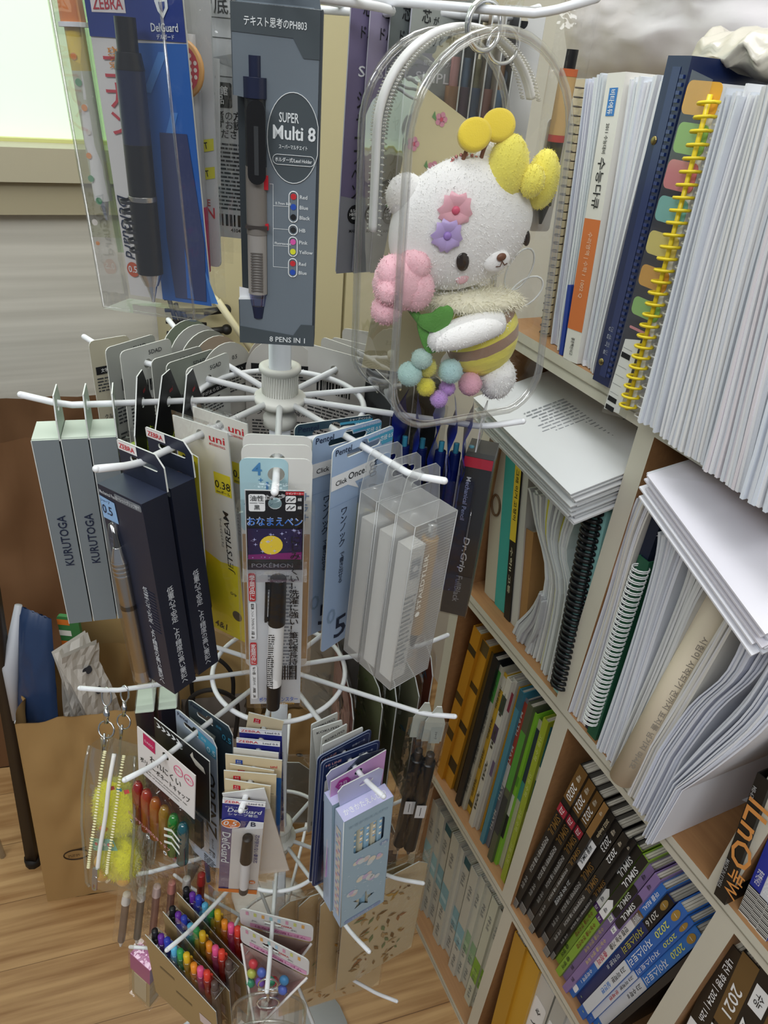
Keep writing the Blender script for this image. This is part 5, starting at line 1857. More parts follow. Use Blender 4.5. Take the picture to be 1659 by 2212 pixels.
# ---------------------------------------------------------------- tier 2, front left arm: cap pack, black pack, blue and dark pencil cards
o = hang('pencil_cap_pack', 'rainbow pencil cap pack with white header at the lower front left arm tip', 'pencil cap pack', 2, 3, 0.1215, tx=-4, roll=2)
m = MB()
wc = pm('#e6e0de', .5)
m.plate([(-0.033, -0.0430), (0.033, -0.0430), (0.033, 0.0065), (-0.033, 0.0065)], -0.0004, 0.0004, wc, [HOLE(0.0038)])
y = -0.0007
m.flat([(-0.0255, -0.0070), (-0.0115, -0.0070), (-0.0115, 0.0058), (-0.0255, 0.0058)], y, pm('#c2185b', .5))
m.text('DAISO', -0.0185, -0.001, 0.0026, pm('#f0c7d6', .5), y=y - .0002)
m.text('われにくい', 0.000, -0.0165, 0.0075, INK, y=y, w=.036)
m.text('ポリカーボネートキャップ', -0.001, -0.0265, 0.0065, INK, y=y, w=.058)
m.text('Break resistant polycarbonate cap', 0, -0.0335, 0.0020, INK, y=y, w=.050)
m.text('Made of polycarbonate resin', -.004, -0.0370, 0.0018, INK, y=y, w=.040)
for x_ in (0.0150, 0.0265):
    m.tube([(x_ + .0048 * cos(2 * pi * k / 20), y, -0.0035 + .0048 * sin(2 * pi * k / 20)) for k in range(20)], 0.0003, pm('#d9597f', .5), 4, True)
    m.text('カラー' if x_ < .02 else '6本入', x_, -0.0035, 0.0024, pm('#d9597f', .5), y=y)
m.build('header', o)
caps = ['#d8403c', '#f0603a', '#f0962c', '#e0b438', '#45c452', '#2f8fa0']
for k, c in enumerate(caps):
    m = MB()
    M_ = Matrix.Translation((-0.027 + k * .0108, -0.006, -0.0950))
    m.lathe([(0, .047), (.0030, .046), (.0044, .040), (.0046, 0.0), (.0040, 0.0)], film(c, gloss=.08, milky=.55, milk=c), 14, M_)
    m.build('cap', o, ['red', 'orange-red', 'orange', 'amber', 'green', 'teal'][k] + ' clear pencil cap')
m = MB()
pouch(m, 0.0665, -0.100, -0.0425, 0.0110, film(gloss=.05, crinkle=.3, cscale=60), seed=30)
y = -0.0125
for k in range(3):
    z_ = -0.0560 - k * .008
    m.flat([(0.013, z_ - .003), (0.022, z_ + .003), (0.031, z_ - .001), (0.031, z_ - .004), (0.022, z_), (0.013, z_ - .006)], y, pm('#e9efe9', .5))
m.text('かちやすい大切なキャップ', -0.006, -0.0820, 0.0045, pm('#e9a7b4', .5), y=y, w=.052)
for k in range(3):
    m.flat(circ(.0022, 12, -0.028 + k * .021, -0.0905), y, WHITE)
    m.flat(circ(.0010, 8, -0.028 + k * .021, -0.0905), y - .0002, INK)
    m.text('キャップ', -0.0185 + k * .021, -0.0900, 0.0024, INK, y=y)
m.build('bag', o)

o = hang('black_cap_pack', 'black header pack with white arrows between the cap pack and blue card', 'pencil cap pack', 2, 3, 0.1080, tx=-3)
m = MB()
m.plate([(-0.030, -0.062), (0.033, -0.062), (0.033, 0.0080), (-0.030, 0.0080)], -0.0004, 0.0004, pm('#1b1b1e', .4), [HOLE(0.0038)], side=EDGEW)
for k in range(5):
    x_ = -0.027 + k * .0058
    m.flat([(x_, 0.0055), (x_ + .0028, 0.0055), (x_ + .0056, 0.0032), (x_ + .0028, 0.0009), (x_, 0.0009), (x_ + .0028, .0032)], -0.0007, WHITE)
m.flat([(0.0120, -0.001), (0.0150, 0.0045), (0.0160, -0.0005), (0.0270, -0.0035), (0.0290, -0.009), (0.0180, -0.0075)], -0.0007, pm('#c9c3b8', .6))
m.build('header', o)
m = MB()
pouch(m, 0.062, -0.105, -0.060, 0.008, CLEARC, seed=31)
m.box(-0.026, 0.026, -0.004, -0.001, -0.098, -0.064, pm('#2a2a2e', .4))
m.build('bag', o)


def pencil_card2(r, label, c, cy, dark, zb, tw):
    o = hang('pencil_card', label, 'pencil card', 2, 3, r, tw=tw, tx=-2)
    m = MB()
    m.plate([(-0.0245, 0.0070), (-0.0245, zb + .004), (-0.012, zb - .012), (0.012, zb - .012), (0.0245, zb), (0.0245, 0.0020), (0.0200, 0.0090), (-0.0200, 0.0095)], -0.0004, 0.0004, c,
            [euro(-0.0005, 0.030, 0.0048, 0.004)], side=EDGEW)
    y = -0.0007
    m.text('Pentel', -0.0155, 0.0055, 0.0040, NAVYINK, y=y, w=.0125)
    m.flat([(0.0035, 0.0060), (0.0240, 0.0035), (0.0240, -0.0110), (0.0130, -0.0110), (0.0105, -0.0030), (0.0035, -0.0030)], y, cy)
    m.text('0.5', 0.0185, -0.0060, 0.0060, pm('#cfe6ef' if not dark else '#3f8fb0', .5), y=y - .0002, w=.0100)
    m.text('芯径', 0.0100, 0.0010, 0.0028, pm('#cfe6ef' if not dark else '#3f8fb0', .5), y=y - .0002)
    if not dark:
        m.text('ORENZ', 0.0155, -0.0720, 0.0135, INK, rot=-90, y=y, w=.082)
        m.text('オレンズ', 0.0165, -0.1240, 0.0026, INK, rot=-90, y=y, w=.014)
        m.text('折れ\nない', 0.0150, -0.1390, 0.0085, INK, rot=-90, y=y)
        m.text('0.5', -0.0130, -0.1380, 0.0150, INK, y=y, w=.016)
        lines(m, 0.004, 0.022, -0.162, -0.148, 5, GTXT, y=y)
    else:
        m.flat([(-0.023, -0.010), (0.006, -0.012), (0.004, -0.022), (-0.023, -0.020)], y, pm('#aeb2ac', .5))
        m.text('Clickeal', -0.009, -0.016, 0.0045, NAVYINK, y=y, w=.022)
    m.build('backing_card', o)
    m = MB()
    m.box(-0.0165, 0.0060, -0.0115, -0.0008, zb + .02, -0.022, film(gloss=.06))
    m.build('blister', o)
    pen_parts(o, -0.006, -0.0062, zb + .024, -0.026, [('tip', 0, .08, .15, .5, CHROME), ('barrel', .08, .9, 1, 1, pm('#3c3d42' if dark else '#b5bcc6', .3)), ('button', .9, 1, .7, .7, CHROME)], r=0.0046, clip=(.55, .88, CHROME, 200))


pencil_card2(0.0925, 'pale blue pencil card with large black sideways lettering, lower front left arm', pm('#a4b2c6', .45), PCYAN, False, -0.150, -2)
pencil_card2(0.0780, 'dark slate pencil card innermost on the lower front left arm', pm('#36454f', .45), pm('#22333d', .45), True, -0.130, 2)

# ---------------------------------------------------------------- tier 2, front arm: lead refill packs
BEI = pm('#d9c9a6', .6)
ZBL = pm('#262c80', .4)


def refill(r, w, top, bot, label, kind, tw=0.0, roll=0.0, x=0.0):
    o = hang('lead_refill_pack', label, 'lead refill', 2, 2, r, 'lead refills on the front arm', tw=tw, roll=roll)
    m = MB()
    x0, x1 = x - w / 2, x + w / 2
    base = {'beige': BEI, 'zebra': ZBL, 'white': pm('#e4e2dd', .6), 'main': ZBL}[kind]
    m.plate([(x0, bot), (x1, bot), (x1, top), (x0, top)], -0.0004, 0.0004, base, [HOLE(0.0032)], side=EDGEW)
    y = -0.0007
    if kind in ('zebra', 'main'):
        m.flat([(x0, top - .0048), (x1, top - .0048), (x1, top), (x0, top)], y, WHITE)
        m.text('ZEBRA', x0 + w * .27, top - .0024, 0.0026, RED, y=y - .0002, w=w * .46)
        m.text('Lead 0.5' if kind == 'main' or r > .07 else 'Lead 0.3', x1 - w * .22, top - .0024, 0.0020, NAVYTXT, y=y - .0002, w=w * .34)
    if kind == 'beige':
        m.flat([(x0 + w * .18, top - .0095), (x0 + w * .18 + .0052, top - .0095), (x0 + w * .18 + .0052, top - .0045), (x0 + w * .18, top - .0045)], y, RED if r != .1040 else pm('#2b50a8', .5))
        m.text('0.5\nmm', x0 + w * .18 + .0026, top - .0070, 0.0038, LITE, y=y - .0002)
        if r == .1040:
            m.text('uni', x1 - .006, top - .008, .0030, RED, y=y)
            m.flat([(x1 - .007, bot + .01), (x1, bot + .01), (x1, top - .020), (x1 - .007, top - .020)], y, pm('#2a6ab0', .5))
        for k in range(5):
            m.rect(x0 + k * w * .21, x0 + k * w * .21 + w * .12, top - .0220, top - .0216, y, INK)
    if kind == 'main':
        m.flat([(x0, bot), (x1, bot), (x1, bot + .0060), (x0, bot + .0040)], y - .0004, pm('#e07a2c', .5))
        m.flat([(x0 + .0078, bot + .004), (x1, bot + .006), (x1, top - .0260), (x0 + .0078, top - .034)], y, pm('#d9d4cf', .5))
        m.flat([(x1 - .013, top - .0330), (x1, top - .0300), (x1, top - .0225), (x1 - .010, top - .0225)], y - .0001, WHITE)
        m.text('DelGuard', x + .001, top - .0118, 0.0045, LITE, y=y, w=.0235, shear=.2)
        m.text('シャープ替芯', x, top - .0165, 0.0030, LITE, y=y, w=.021)
        m.text('デルガード', x0 + .0065, top - .0085, 0.0013, LITE, y=y, w=.009)
        m.flat(circ(0.0068, 24, x0 + .0068, top - .0270, 0.0052), y - .0006, pm('#e07a2c', .5))
        m.tube([(x0 + .0068 + .0068 * cos(2 * pi * k / 24), y - .0007, top - .0270 + .0052 * sin(2 * pi * k / 24)) for k in range(24)], .0002, WHITE, 4, True)
        m.text('0.5', x0 + .0064, top - .0263, 0.0052, WHITE, y=y - .0009, w=.0095, shear=.2)
        m.text('mm', x0 + .0090, top - .0304, 0.0016, WHITE, y=y - .0009)
        m.text('B', x1 - .0072, top - .0255, 0.0052, NAVYTXT, y=y - .0006)
        m.text('DelGuard', x0 + .0040, top - .0580, 0.0062, LITE, rot=-90, y=y, w=.038, shear=.2)
        m.text('芯が折れない専用芯', x1 - .0035, top - .0560, 0.0034, ZBL, rot=-90, y=y - .0003, w=.036)
        m.flat(circ(0.0026, 14, x1 - .0045, bot + .0165), y - .0004, pm('#e07a2c', .5))
        m.text('40', x1 - .0045, bot + .0165, .0026, WHITE, y=y - .0006)
    m.build('backing_card', o)
    if kind == 'main':
        pen_parts(o, x + .0050, -0.0052, bot + .010, top - .0360, [('end_plug', 0, .10, .9, .9, pm('#32343c', .3)), ('lead_tube', .10, .60, .9, .9, pm('#e2e2e4', .25)), ('black_cap', .60, 1, 1.15, .95, BLK)], r=0.0040)
    m = MB()
    m.box(x0 - .001, x1 + .001, -0.0100 if kind == 'main' else -0.003, -0.0006, bot - .001, top - .0235, film(gloss=.055, crinkle=.3, cscale=60))
    m.build('sleeve', o)
    return o


refill(0.1370, 0.0300, 0.0085, -0.1080, 'blue and orange lead refill pack frontmost on the lower front arm', 'main', 3, 4)
for r, w_, tp, bt, lb, kd, tw_, ro in ((0.1300, 0.0300, 0.0095, -0.095, 'white lead refill strip right behind the blue front pack', 'white', 8, -10), (0.1240, 0.0330, 0.0105, -0.112, 'narrow beige lead refill second behind the blue front pack', 'beige', -2, 2),
                                     (0.1160, 0.0380, 0.0110, -0.125, 'wide beige lead refill in the middle of the stack', 'beige', 2, 1), (0.1095, 0.0330, 0.0085, -0.120, 'beige lead refill just behind the wide one', 'beige', -3, 0),
                                     (0.1040, 0.0420, 0.0130, -0.130, 'widest beige lead refill with blue tag and side stripe', 'beige', 0, 1), (0.0960, 0.0340, 0.0105, -0.115, 'plain white lead refill behind the widest beige one', 'white', 0, 1),
                                     (0.0880, 0.0330, 0.0125, -0.115, 'blue lead refill with white band, nearer front of the two', 'zebra', 1, 1), (0.0780, 0.0330, 0.0125, -0.115, 'blue lead refill with white band, rear one of the two', 'zebra', 0, -1),
                                     (0.0670, 0.0280, 0.0150, -0.105, 'small beige lead refill rearmost on the lower front arm', 'beige', -3, 8)):
    refill(r, w_, tp, bt, lb, kd, tw_, ro)

# ---------------------------------------------------------------- tier 2, front right arm
for i, (r, lb) in enumerate(((0.0780, 'silver pencil bag rearmost on the lower front right arm'), (0.0850, 'silver pencil bag middle of three'), (0.0920, 'silver pencil bag front of three'))):
    o = hang('silver_pencil_bag', lb, 'pencil bag', 2, 1, r, 'silver pencil bags', tw=(0, -14, 4)[i], roll=(0, -6, 2)[i])
    m = MB()
    m.plate(rrect(0.024, 0.140, 0.001, 2, -0.002, -0.056), -0.0005, 0.0005, pm('#c3c3bd', .35, bump=.2, bscale=120), [HOLE(0.0032)], side=EDGEW)
    m.text('KOKUYO', -0.002, 0.0085, 0.0026, INK, y=-0.0008, w=.0185)
    barcode(m, -0.006, -0.115, 0.010, 0.006, seed=i, y=-.0008)
    m.build('backing_card', o)
o = hang('white_pencil_card', 'white topped card between the silver bags and navy cards', 'pencil card', 2, 1, 0.0985, tw=-2)
m = MB()
m.plate(rrect(0.036, 0.138, 0.001, 2, 0.002, -0.057), -0.0005, 0.0005, pm('#dcdcd8', .5), [HOLE(0.0032)], side=EDGEW)
m.rect(-0.016, 0.020, -0.020, 0.0, -0.0008, INK)
m.build('backing_card', o)
NVC = pm('#22305a', .4)
for i, (r, lb) in enumerate(((0.1045, 'navy knife pencil card, rear one of two on the lower front right arm'), (0.1130, 'navy knife pencil card, front one of two with dark ribbed pencil'))):
    o = hang('navy_pencil_card', lb, 'pencil card', 2, 1, r, 'navy pencil cards', tw=(2, -6)[i], roll=1)
    m = MB()
    m.plate(rrect(0.050, 0.164, 0.004, 3, 0.000, -0.070), -0.0005, 0.0005, NVC, [HOLE(0.0036)], side=pm('#8a93a8', .5))
    y = -0.0008
    m.tube([(q[0], y, q[1]) for q in rrect(0.046, 0.160, 0.003, 3, 0, -0.070)], .0003, pm('#6e7893', .4), 4, True)
    m.text('HI LINE', -0.0145, 0.0055, 0.0024, pm('#d8a0a0', .5), y=y, w=.013)
    m.text('クツワ', -0.0150, 0.0018, 0.0022, LITE, y=y)
    m.text('鉛筆の一生', 0.013, 0.004, 0.0024, pm('#aab2c6', .5), y=y)
    m.flat(rrect(0.020, 0.026, 0.002, 3, -0.011, -0.024), y, pm('#cfcfd0', .5))
    m.text('ON', -0.012, -0.0185, 0.0050, NAVYINK, y=y - .0002, w=.0085)
    m.text('えんぴつ', 0.0, -0.09, 0.003, pm('#8b97b6', .5), y=y, rot=-90)
    m.build('backing_card', o)
    pen_parts(o, 0.001, -0.0085, -0.138, -0.034, [('tip', 0, .05, .2, .6, pm('#c9b48a', .5)), ('grip', .05, .24, 1.05, 1.05, pm('#23262e', .3)), ('barrel', .24, .85, 1, 1, pm('#2f3238', .3)), ('chrome_collar', .85, .92, .9, .9, CHROME), ('hook', .92, 1, .3, .3, CHROME)], r=0.0058)
    m = MB()
    for k in range(5):
        m.lathe([(.0062, -0.1150 - k * .0038), (.0068, -0.1140 - k * .0038), (.0062, -0.1130 - k * .0038)], CHROME, 14, Matrix.Translation((.001, -.0085, 0)))
    m.build('grip_rings', o)
    m = MB()
    m.box(-0.021, 0.021, -0.0165, -0.0008, -0.146, -0.030, film(gloss=.05))
    m.build('blister', o)
o = hang('gray_film_card', 'smoky clear card edge in front of the navy cards', 'pencil card', 2, 1, 0.1195, tw=-4)
m = MB()
m.plate([(-0.022, -0.12), (0.026, -0.12), (0.026, 0.006), (0.004, 0.010), (-0.022, -0.016)], -0.0003, 0.0003, film('#aab4c6', gloss=.08, milky=.25, milk='#8f9cb4'))
m.text('芯', 0.020, 0.001, 0.0040, LITE, y=-.0006)
m.build('sheet', o)
o = hang('pink_pencil_card', 'pink card reading 2B behind the pale blue pencil box', 'pencil card', 2, 1, 0.1245, tw=-2)
m = MB()
m.plate([(-0.024, -0.12), (0.024, -0.12), (0.024, 0.010), (-0.024, 0.004)], -0.0004, 0.0004, pm('#cf9fd0', .45), [HOLE(0.0036)], side=EDGEW)
m.flat([(-0.0135 + .0068 * cos(2 * pi * k / 6), -0.004 + .0062 * sin(2 * pi * k / 6)) for k in range(6)], -.0008, pm('#b02f90', .4))
m.text('2B', -0.0135, -0.004, 0.0050, pm('#ecc6e6', .4), y=-.001)
m.build('backing_card', o)
PBX = pm('#a3bccb', .45)
PBT = pm('#c9c8ea', .45)


def sky_box(r, label, front):
    o = hang('writing_pencil_box', label, 'pencil box', 2, 1, r, 'pale blue pencil boxes', tw=-3, roll=-2.0)
    m = MB()
    x0, x1, y0, y1, z0, z1 = -0.0260, 0.0170, -0.0135, -0.0006, -0.1640, -0.0135
    side = pm('#b5c9e2', .45)
    win = rrect(0.027, 0.030, 0.003, 3, -0.003, -0.048)
    star = [(-0.0045 + (0.0115 if k % 2 == 0 else .0048) * sin(2 * pi * k / 10 + .2), -0.139 + (0.0115 if k % 2 == 0 else .0048) * cos(2 * pi * k / 10 + .2)) for k in range(10)]
    m.flat([(x0, z0), (x1, z0), (x1, z1), (x0, z1)], y0, PBX, [win, star] if front else [])
    m.box(x0, x1, y0, y1, z0, z0 + .0003, side)
    m.box(x0, x0 + .0003, y0, y1, z0, z1, side)
    m.box(x1 - .0003, x1, y0, y1, z0, z1, side)
    m.box(x0, x1, y1 - .0003, y1, z0, z1, side)
    m.box(x0, x1, y0, y1, z1 - .0003, z1, PBT)
    if front:
        y = y0 - .0003
        for k in range(16):
            m.tube([(x0, y0, z0 + .001), (x0, y0, z1)], .0003, EDGEW, 4)
            break
        T = face((0, 0, z1), (1, 0, 0), (0, 1, 0))
        m.text('かきかたえんぴつ', -0.0045, -0.0072, 0.0052, WHITE, M=T, w=.036)
        m.text('かきかたえんぴつ', -0.0045, -0.0240, 0.0036, pm('#8ea5b5', .45), y=y, w=.034)
        m.flat(rrect(0.0080, 0.0050, 0.0025, 4, 0.0115, -0.0690), y, pm('#8c9fbf', .45))
        m.text('2B', 0.0115, -0.0690, 0.0032, LITE, y=y - .0002)
        g = random.Random(6)
        for (cx_, cz_) in ((-0.008, -0.078), (0.004, -0.085), (-0.006, -0.105), (0.006, -0.112), (-0.012, -0.120)):
            for k in range(5):
                m.flat(circ(g.uniform(.0022, .0040), 10, cx_ + g.uniform(-.006, .006), cz_ + g.uniform(-.003, .003)), y - .00003 * k, pm(('#d4d8d8', '#e2d9c6', '#d8c7c2', '#cbb7d2')[k % 4], .5))
        for k in range(26):
            x_, z_ = g.uniform(x0 + .003, x1 - .003), g.uniform(-.15, -.07)
            m.flat([(x_ - .0012, z_), (x_, z_ - .0004), (x_ + .0012, z_), (x_, z_ + .0012)], y, pm('#c3d2da', .5))
        m.flat(rrect(0.036, 0.0048, 0.0023, 4, -0.0045, -0.1595), y, pm('#8a9cc0', .45))
        m.text('えんぴつ12本入り', -0.0045, -0.1595, 0.0026, LITE, y=y - .0002)
        L_ = LEFTF(x0 - .0002)
        m.rect(0.0035, 0.0105, -0.150, -0.030, -0.0002, pm('#d9d2c8', .5), L_)
        for k in range(22):
            m.rect(0.0040 + (k % 2) * .003, 0.0070 + (k % 2) * .003, -0.148 + k * .0053, -0.145 + k * .0053, -0.0004, pm(('#9fc0da', '#d7a7b4', '#a9a3cd')[k % 3], .5), L_)
    m.build('carton', o)
    m = MB()
    m.plate([(x0 + .004, z1), (x1 - .004, z1), (x1 - .002, 0.004), (x1 - .006, 0.0085), (x0 + .006, 0.0085), (x0 + .002, 0.004)], -0.0006, 0.0002, pm('#b3b4d4', .45), [euro(0.0, .012, .004, .002)], side=EDGEW)
    m.build('hang_tab', o)
    if front:
        for k in range(5):
            m = MB()
            c = pm(('#8db8d4', '#ddd3b8', '#9fc4dc', '#d9cfb6', '#a9c9dd')[k], .45)
            M_ = Matrix.Translation((-0.0145 + k * .0058, -0.0085, z0 + .001))
            m.lathe([(0, 0), (.0030, 0), (.0030, .144), (0, .144)], c, 6, M_, False)
            for q in range(9):
                m.ball((-0.0145 + k * .0058, -0.0110, -0.058 + q * .004 + (k % 2) * .002), (.0014, .0006, .0013), pm(('#e9e2cf', '#7fa8cc')[(k + q) % 2], .5), 8, 6)
            m.build('pencil', o)
    return o


sky_box(0.1345, 'pale blue pencil box with window and star cutout, frontmost on lower front right arm', True)
sky_box(0.1295 - .011, 'pale blue pencil box right behind the front one', False)

# ---------------------------------------------------------------- tier 2, right arm: black pens; rear right arm: leafy and maroon packs
for i, (r, lb) in enumerate(((0.128, 'black pen in clear sleeve, inner of the two on the lower right arm'), (0.1385, 'black pen in clear sleeve with white sticker at the lower right arm tip'))):
    o = hang('black_pen_sleeve', lb, 'pen', 2, 0, r, 'black pens in clear sleeves', tw=-68, roll=2)
    pen_parts(o, 0.004, -0.0055, -0.185, -0.040, [('tip', 0, .08, .2, .7, pm('#3a3a3c', .3)), ('barrel', .08, .93, 1, 1, pm('#1c1c1e', .3)), ('button', .93, 1, .6, .6, pm('#2a2a2c', .3))], r=0.0060)
    m = MB()
    m.plate([(-0.005, -0.030), (0.012, -0.030), (0.012, -0.008), (0.006, 0.012), (0.002, 0.012), (-0.005, -0.006)], -0.0005, 0.0005, pm('#aeb0a4', .5), side=EDGEW)
    m.rect(0.001, 0.0105, -0.032, -0.012, -0.0008, pm('#9da29a', .5))
    m.text('シャープ', 0.006, -0.022, 0.0022, INK, y=-.001, rot=-90)
    m.rect(0.0, 0.009, -0.118, -0.100, -0.0130, pm('#d4d4d4', .5))
    m.rect(0.004, 0.0045, -0.115, -0.103, -0.0132, INK)
    m.build('header', o)
    m = MB()
    pouch(m, 0.024, -0.195, -0.006, 0.0115, film(gloss=.07, crinkle=.5, cscale=50), x=0.003, seed=60 + i)
    m.build('bag', o)


def leafy(m, w, z0, z1, base, cols_, seed, y=-0.0007, n=40, M=None):
    g = random.Random(seed)
    for k in range(n):
        x_, z_ = g.uniform(-w / 2 + .006, w / 2 - .006), g.uniform(z0 + .008, z1 - .006)
        a, s_ = g.uniform(0, pi), g.uniform(.003, .008)
        c, sn = cos(a), sin(a)
        m.flat([(x_ - s_ * c, z_ - s_ * sn), (x_ + s_ * .35 * sn, z_ - s_ * .35 * c), (x_ + s_ * c, z_ + s_ * sn), (x_ - s_ * .35 * sn, z_ + s_ * .35 * c)], y - .00001 * k, pm(g.choice(cols_), .6), M=M)


def print_pack(t, n, r, label, w, z0, z1, base, cols_, seed, tw=0.0, roll=0.0, group=None, frame=None, deco=None, pts=None, cat='stationery pack', side=0.0, nl=40):
    o = hang('printed_pack', label, cat, t, n, r, group, tw=tw, roll=roll, side=side)
    m = MB()
    pts = pts or [(-w / 2, z0), (w / 2, z0), (w / 2, z1 - .012), (w / 2 - .012, z1), (-w / 2 + .012, z1), (-w / 2, z1 - .012)]
    m.plate(pts, -0.0005, 0.0005, pm(frame or base, .5), side=EDGEW)
    B = BACK(0.0006)
    if frame:
        cx_ = sum(p[0] for p in pts) / len(pts)
        cz_ = sum(p[1] for p in pts) / len(pts)
        inner = [(cx_ + (p[0] - cx_) * .80, cz_ + (p[1] - cz_) * .88) for p in pts]
        m.flat(inner, -0.0008, pm(base, .55))
        m.flat([(-p[0], p[1]) for p in reversed(inner)], -0.0003, pm(base, .55), M=B)
    leafy(m, w * .75, z0, z1 - .01, base, cols_, seed, y=-0.0011, n=nl)
    leafy(m, w * .75, z0, z1 - .01, base, cols_, seed + 1, y=-0.0006, M=B, n=nl)
    if deco:
        deco(m, B)
    m.build('backing_card', o)
    m = MB()
    pouch(m, w + .006, z0 - .004, z1 + .014, 0.006, film(gloss=.06, crinkle=.5, cscale=40), seed=seed, back=0.006)
    m.build('bag', o)
    return o


def flower_deco(m, B):
    dk = pm('#4a4448', .6)
    m.flat([(-0.006, -0.055), (0.004, -0.062), (0.009, -0.055), (0.006, -0.045), (-0.001, -0.040)], -0.001, dk, M=B)
    m.flat([(0.004, -0.050), (0.014, -0.052), (0.014, -0.042), (0.006, -0.040)], -0.0012, dk, M=B)
    m.tube([(0.004, -0.001, -0.055), (0.006, -0.001, -0.075), (0.003, -0.001, -0.100)], 0.0004, dk, 5, False, B)


GW = ['#6f8050', '#8a9a63', '#4d5f3c', '#b0b388', '#a68b4e']
print_pack(2, 9, 0.058, 'maroon framed pink flower card under the frosted boxes', 0.100, -0.150, -0.012, '#b58d86', ['#a57f74', '#bb9a8c', '#c2a394'], 70, tw=-4, frame='#6f2b33', deco=flower_deco, nl=30)
print_pack(2, 9, 0.078, 'green leafy pack right behind the maroon framed card', 0.100, -0.155, -0.004, '#7d8560', GW, 71, tw=2, group='leafy packs on the rear right arm')
print_pack(2, 9, 0.096, 'olive leafy pack third on the rear right arm', 0.096, -0.160, -0.004, '#6d7257', GW + ['#cfd0b8'], 72, tw=-3, group='leafy packs on the rear right arm')
print_pack(2, 9, 0.112, 'pale leafy pack fourth on the rear right arm', 0.090, -0.160, -0.004, '#8f8f74', GW + ['#c8cabb', '#5f7d8a'], 73, tw=4, group='leafy packs on the rear right arm')
print_pack(2, 9, 0.138, 'dark red pack with pale net pattern at the rear right arm tip', 0.050, -0.150, -0.004, '#7c2b26', ['#a34a40', '#8a3a33', '#3e5f86'], 74, tw=-6)
for i, r in enumerate((0.07, 0.10)):
    print_pack(2, 8, r, ['grey text backed pack behind the pole on the second tier', 'grey pack behind it on the second tier'][i], 0.07, -0.13, 0.0, '#8d8a83', ['#7b7872', '#9c9992'], 80 + i, nl=16)

# ---------------------------------------------------------------- tier 3
for i, r in enumerate((0.148, 0.134, 0.120, 0.106, 0.092, 0.078)):
    c = ['#c9b9ae', '#b9b3ac', '#d9b5b0', '#cfa9a4', '#d8c8c4', '#c96f62'][i]
    bag_pen('clear pen bag under the chick case, ' + ['outermost of six', 'second of six', 'third of six', 'fourth of six', 'fifth of six', 'innermost of six with red cap'][i], 3, 4, r, 'pen bag', 0.026, -0.120, 0,
            [('tip', 0, .12, .3, .8, pm('#d6d2cc', .3)), ('barrel', .12, .85, 1, 1, film(c, gloss=.1, milky=.45, milk=c)), ('cap', .85, 1, 1.2, 1.0, pm(('#d9d4ce', '#d9d4ce', '#d2b8b2', '#c9847a', '#d9d4ce', '#b5332f')[i], .4))],
            tw=52 + i * 2, roll=8 - i, seed=90 + i, group='pen bags on the third left arm', pr=.0038, tx=-6)
bag_pen('clear bag with blue rod next to the pen bags under the chick case', 3, 5, 0.085, 'pen bag', 0.030, -0.13, 0, [('rod', 0, 1, .6, .6, pm('#2f6fb4', .4))], tw=80, seed=97)

KR = pm('#a98f63', .7)
PCOL = ['#1f1e22', '#6a2f9a', '#2f3fae', '#5fb4dd', '#3a9a55', '#e0b428', '#e8902c', '#e0578c', '#d8402f', '#5a4a44']
for i, (r, zt_, lb) in enumerate(((0.138, -0.030, 'ten color gel pen pack, nearest the viewer with kraft card showing'), (0.118, -0.022, 'ten color gel pen pack, middle of three'), (0.098, -0.014, 'ten color gel pen pack, innermost of three'))):
    o = hang('gel_pen_pack', lb, 'pen pack', 3, 3, r, 'ten color gel pen packs', tw=(2, -1, 1)[i])
    m = MB()
    m.plate([(-0.046, -0.150), (0.046, -0.150), (0.046, zt_ - .036), (0.010, zt_ - .024), (-0.020, zt_ - .012), (-0.046, zt_ - .004)], -0.0006, 0, KR, side=EDGEW)
    m.plate(rrect(.03, .05, .004, 3, 0, -.013), .0132, .0136, film(gloss=.08), [HOLE(.004)])
    m.rect(-0.030, -0.010, -0.078, -0.074, -.0009, pm('#7d6a4a', .6))
    m.rect(-0.010, 0.012, -0.102, -0.098, -.0009, pm('#7d6a4a', .6))
    m.flat([(0.022, -0.118), (0.038, -0.118), (0.038, -0.100), (0.022, -0.100)], -.0009, pm('#d8c7c6', .5))
    m.build('kraft_card', o)
    for k, c in enumerate(PCOL):
        x_ = -0.0395 + k * .0088
        m = MB()
        c_ = pm(c, .3)
        M_ = Matrix.Translation((x_, 0.0062, -0.145))
        hi = 0.145 + zt_ - (0.004 if k in (1, 2) else 0) + 0.004 * ((k * 7) % 3)
        m.lathe([(0, 0), (.0012, 0), (.0034, .012), (.0038, .02), (.0038, hi - .022), (.0041, hi - .018), (.0041, hi - .012), (.0031, hi - .0115)], film(c, gloss=.1, milky=.5, milk=c) if k not in (0, 9) else c_, 12, M_)
        m.lathe([(.0031, hi - .0115), (.0031, hi), (0, hi)], c_, 12, M_)
        m.box(-.0012, .0012, .0040, .0058, hi - .048, hi - .012, c_, M_)
        m.build('pen', o, ['black', 'purple', 'dark blue', 'sky blue', 'green', 'yellow', 'orange', 'pink', 'red', 'brown'][k] + ' gel pen')
    m = MB()
    m.box(-0.046, 0.046, 0.0002, 0.0130, -0.150, zt_ - .012, film(gloss=.06, crinkle=.2))
    m.tube([(-0.046, 0.013, zt_ - .012), (0.046, 0.013, zt_ - .012), (0.046, 0.0002, zt_ - .012)], .0004, FROSTE, 5)
    m.build('clear_sleeve', o)

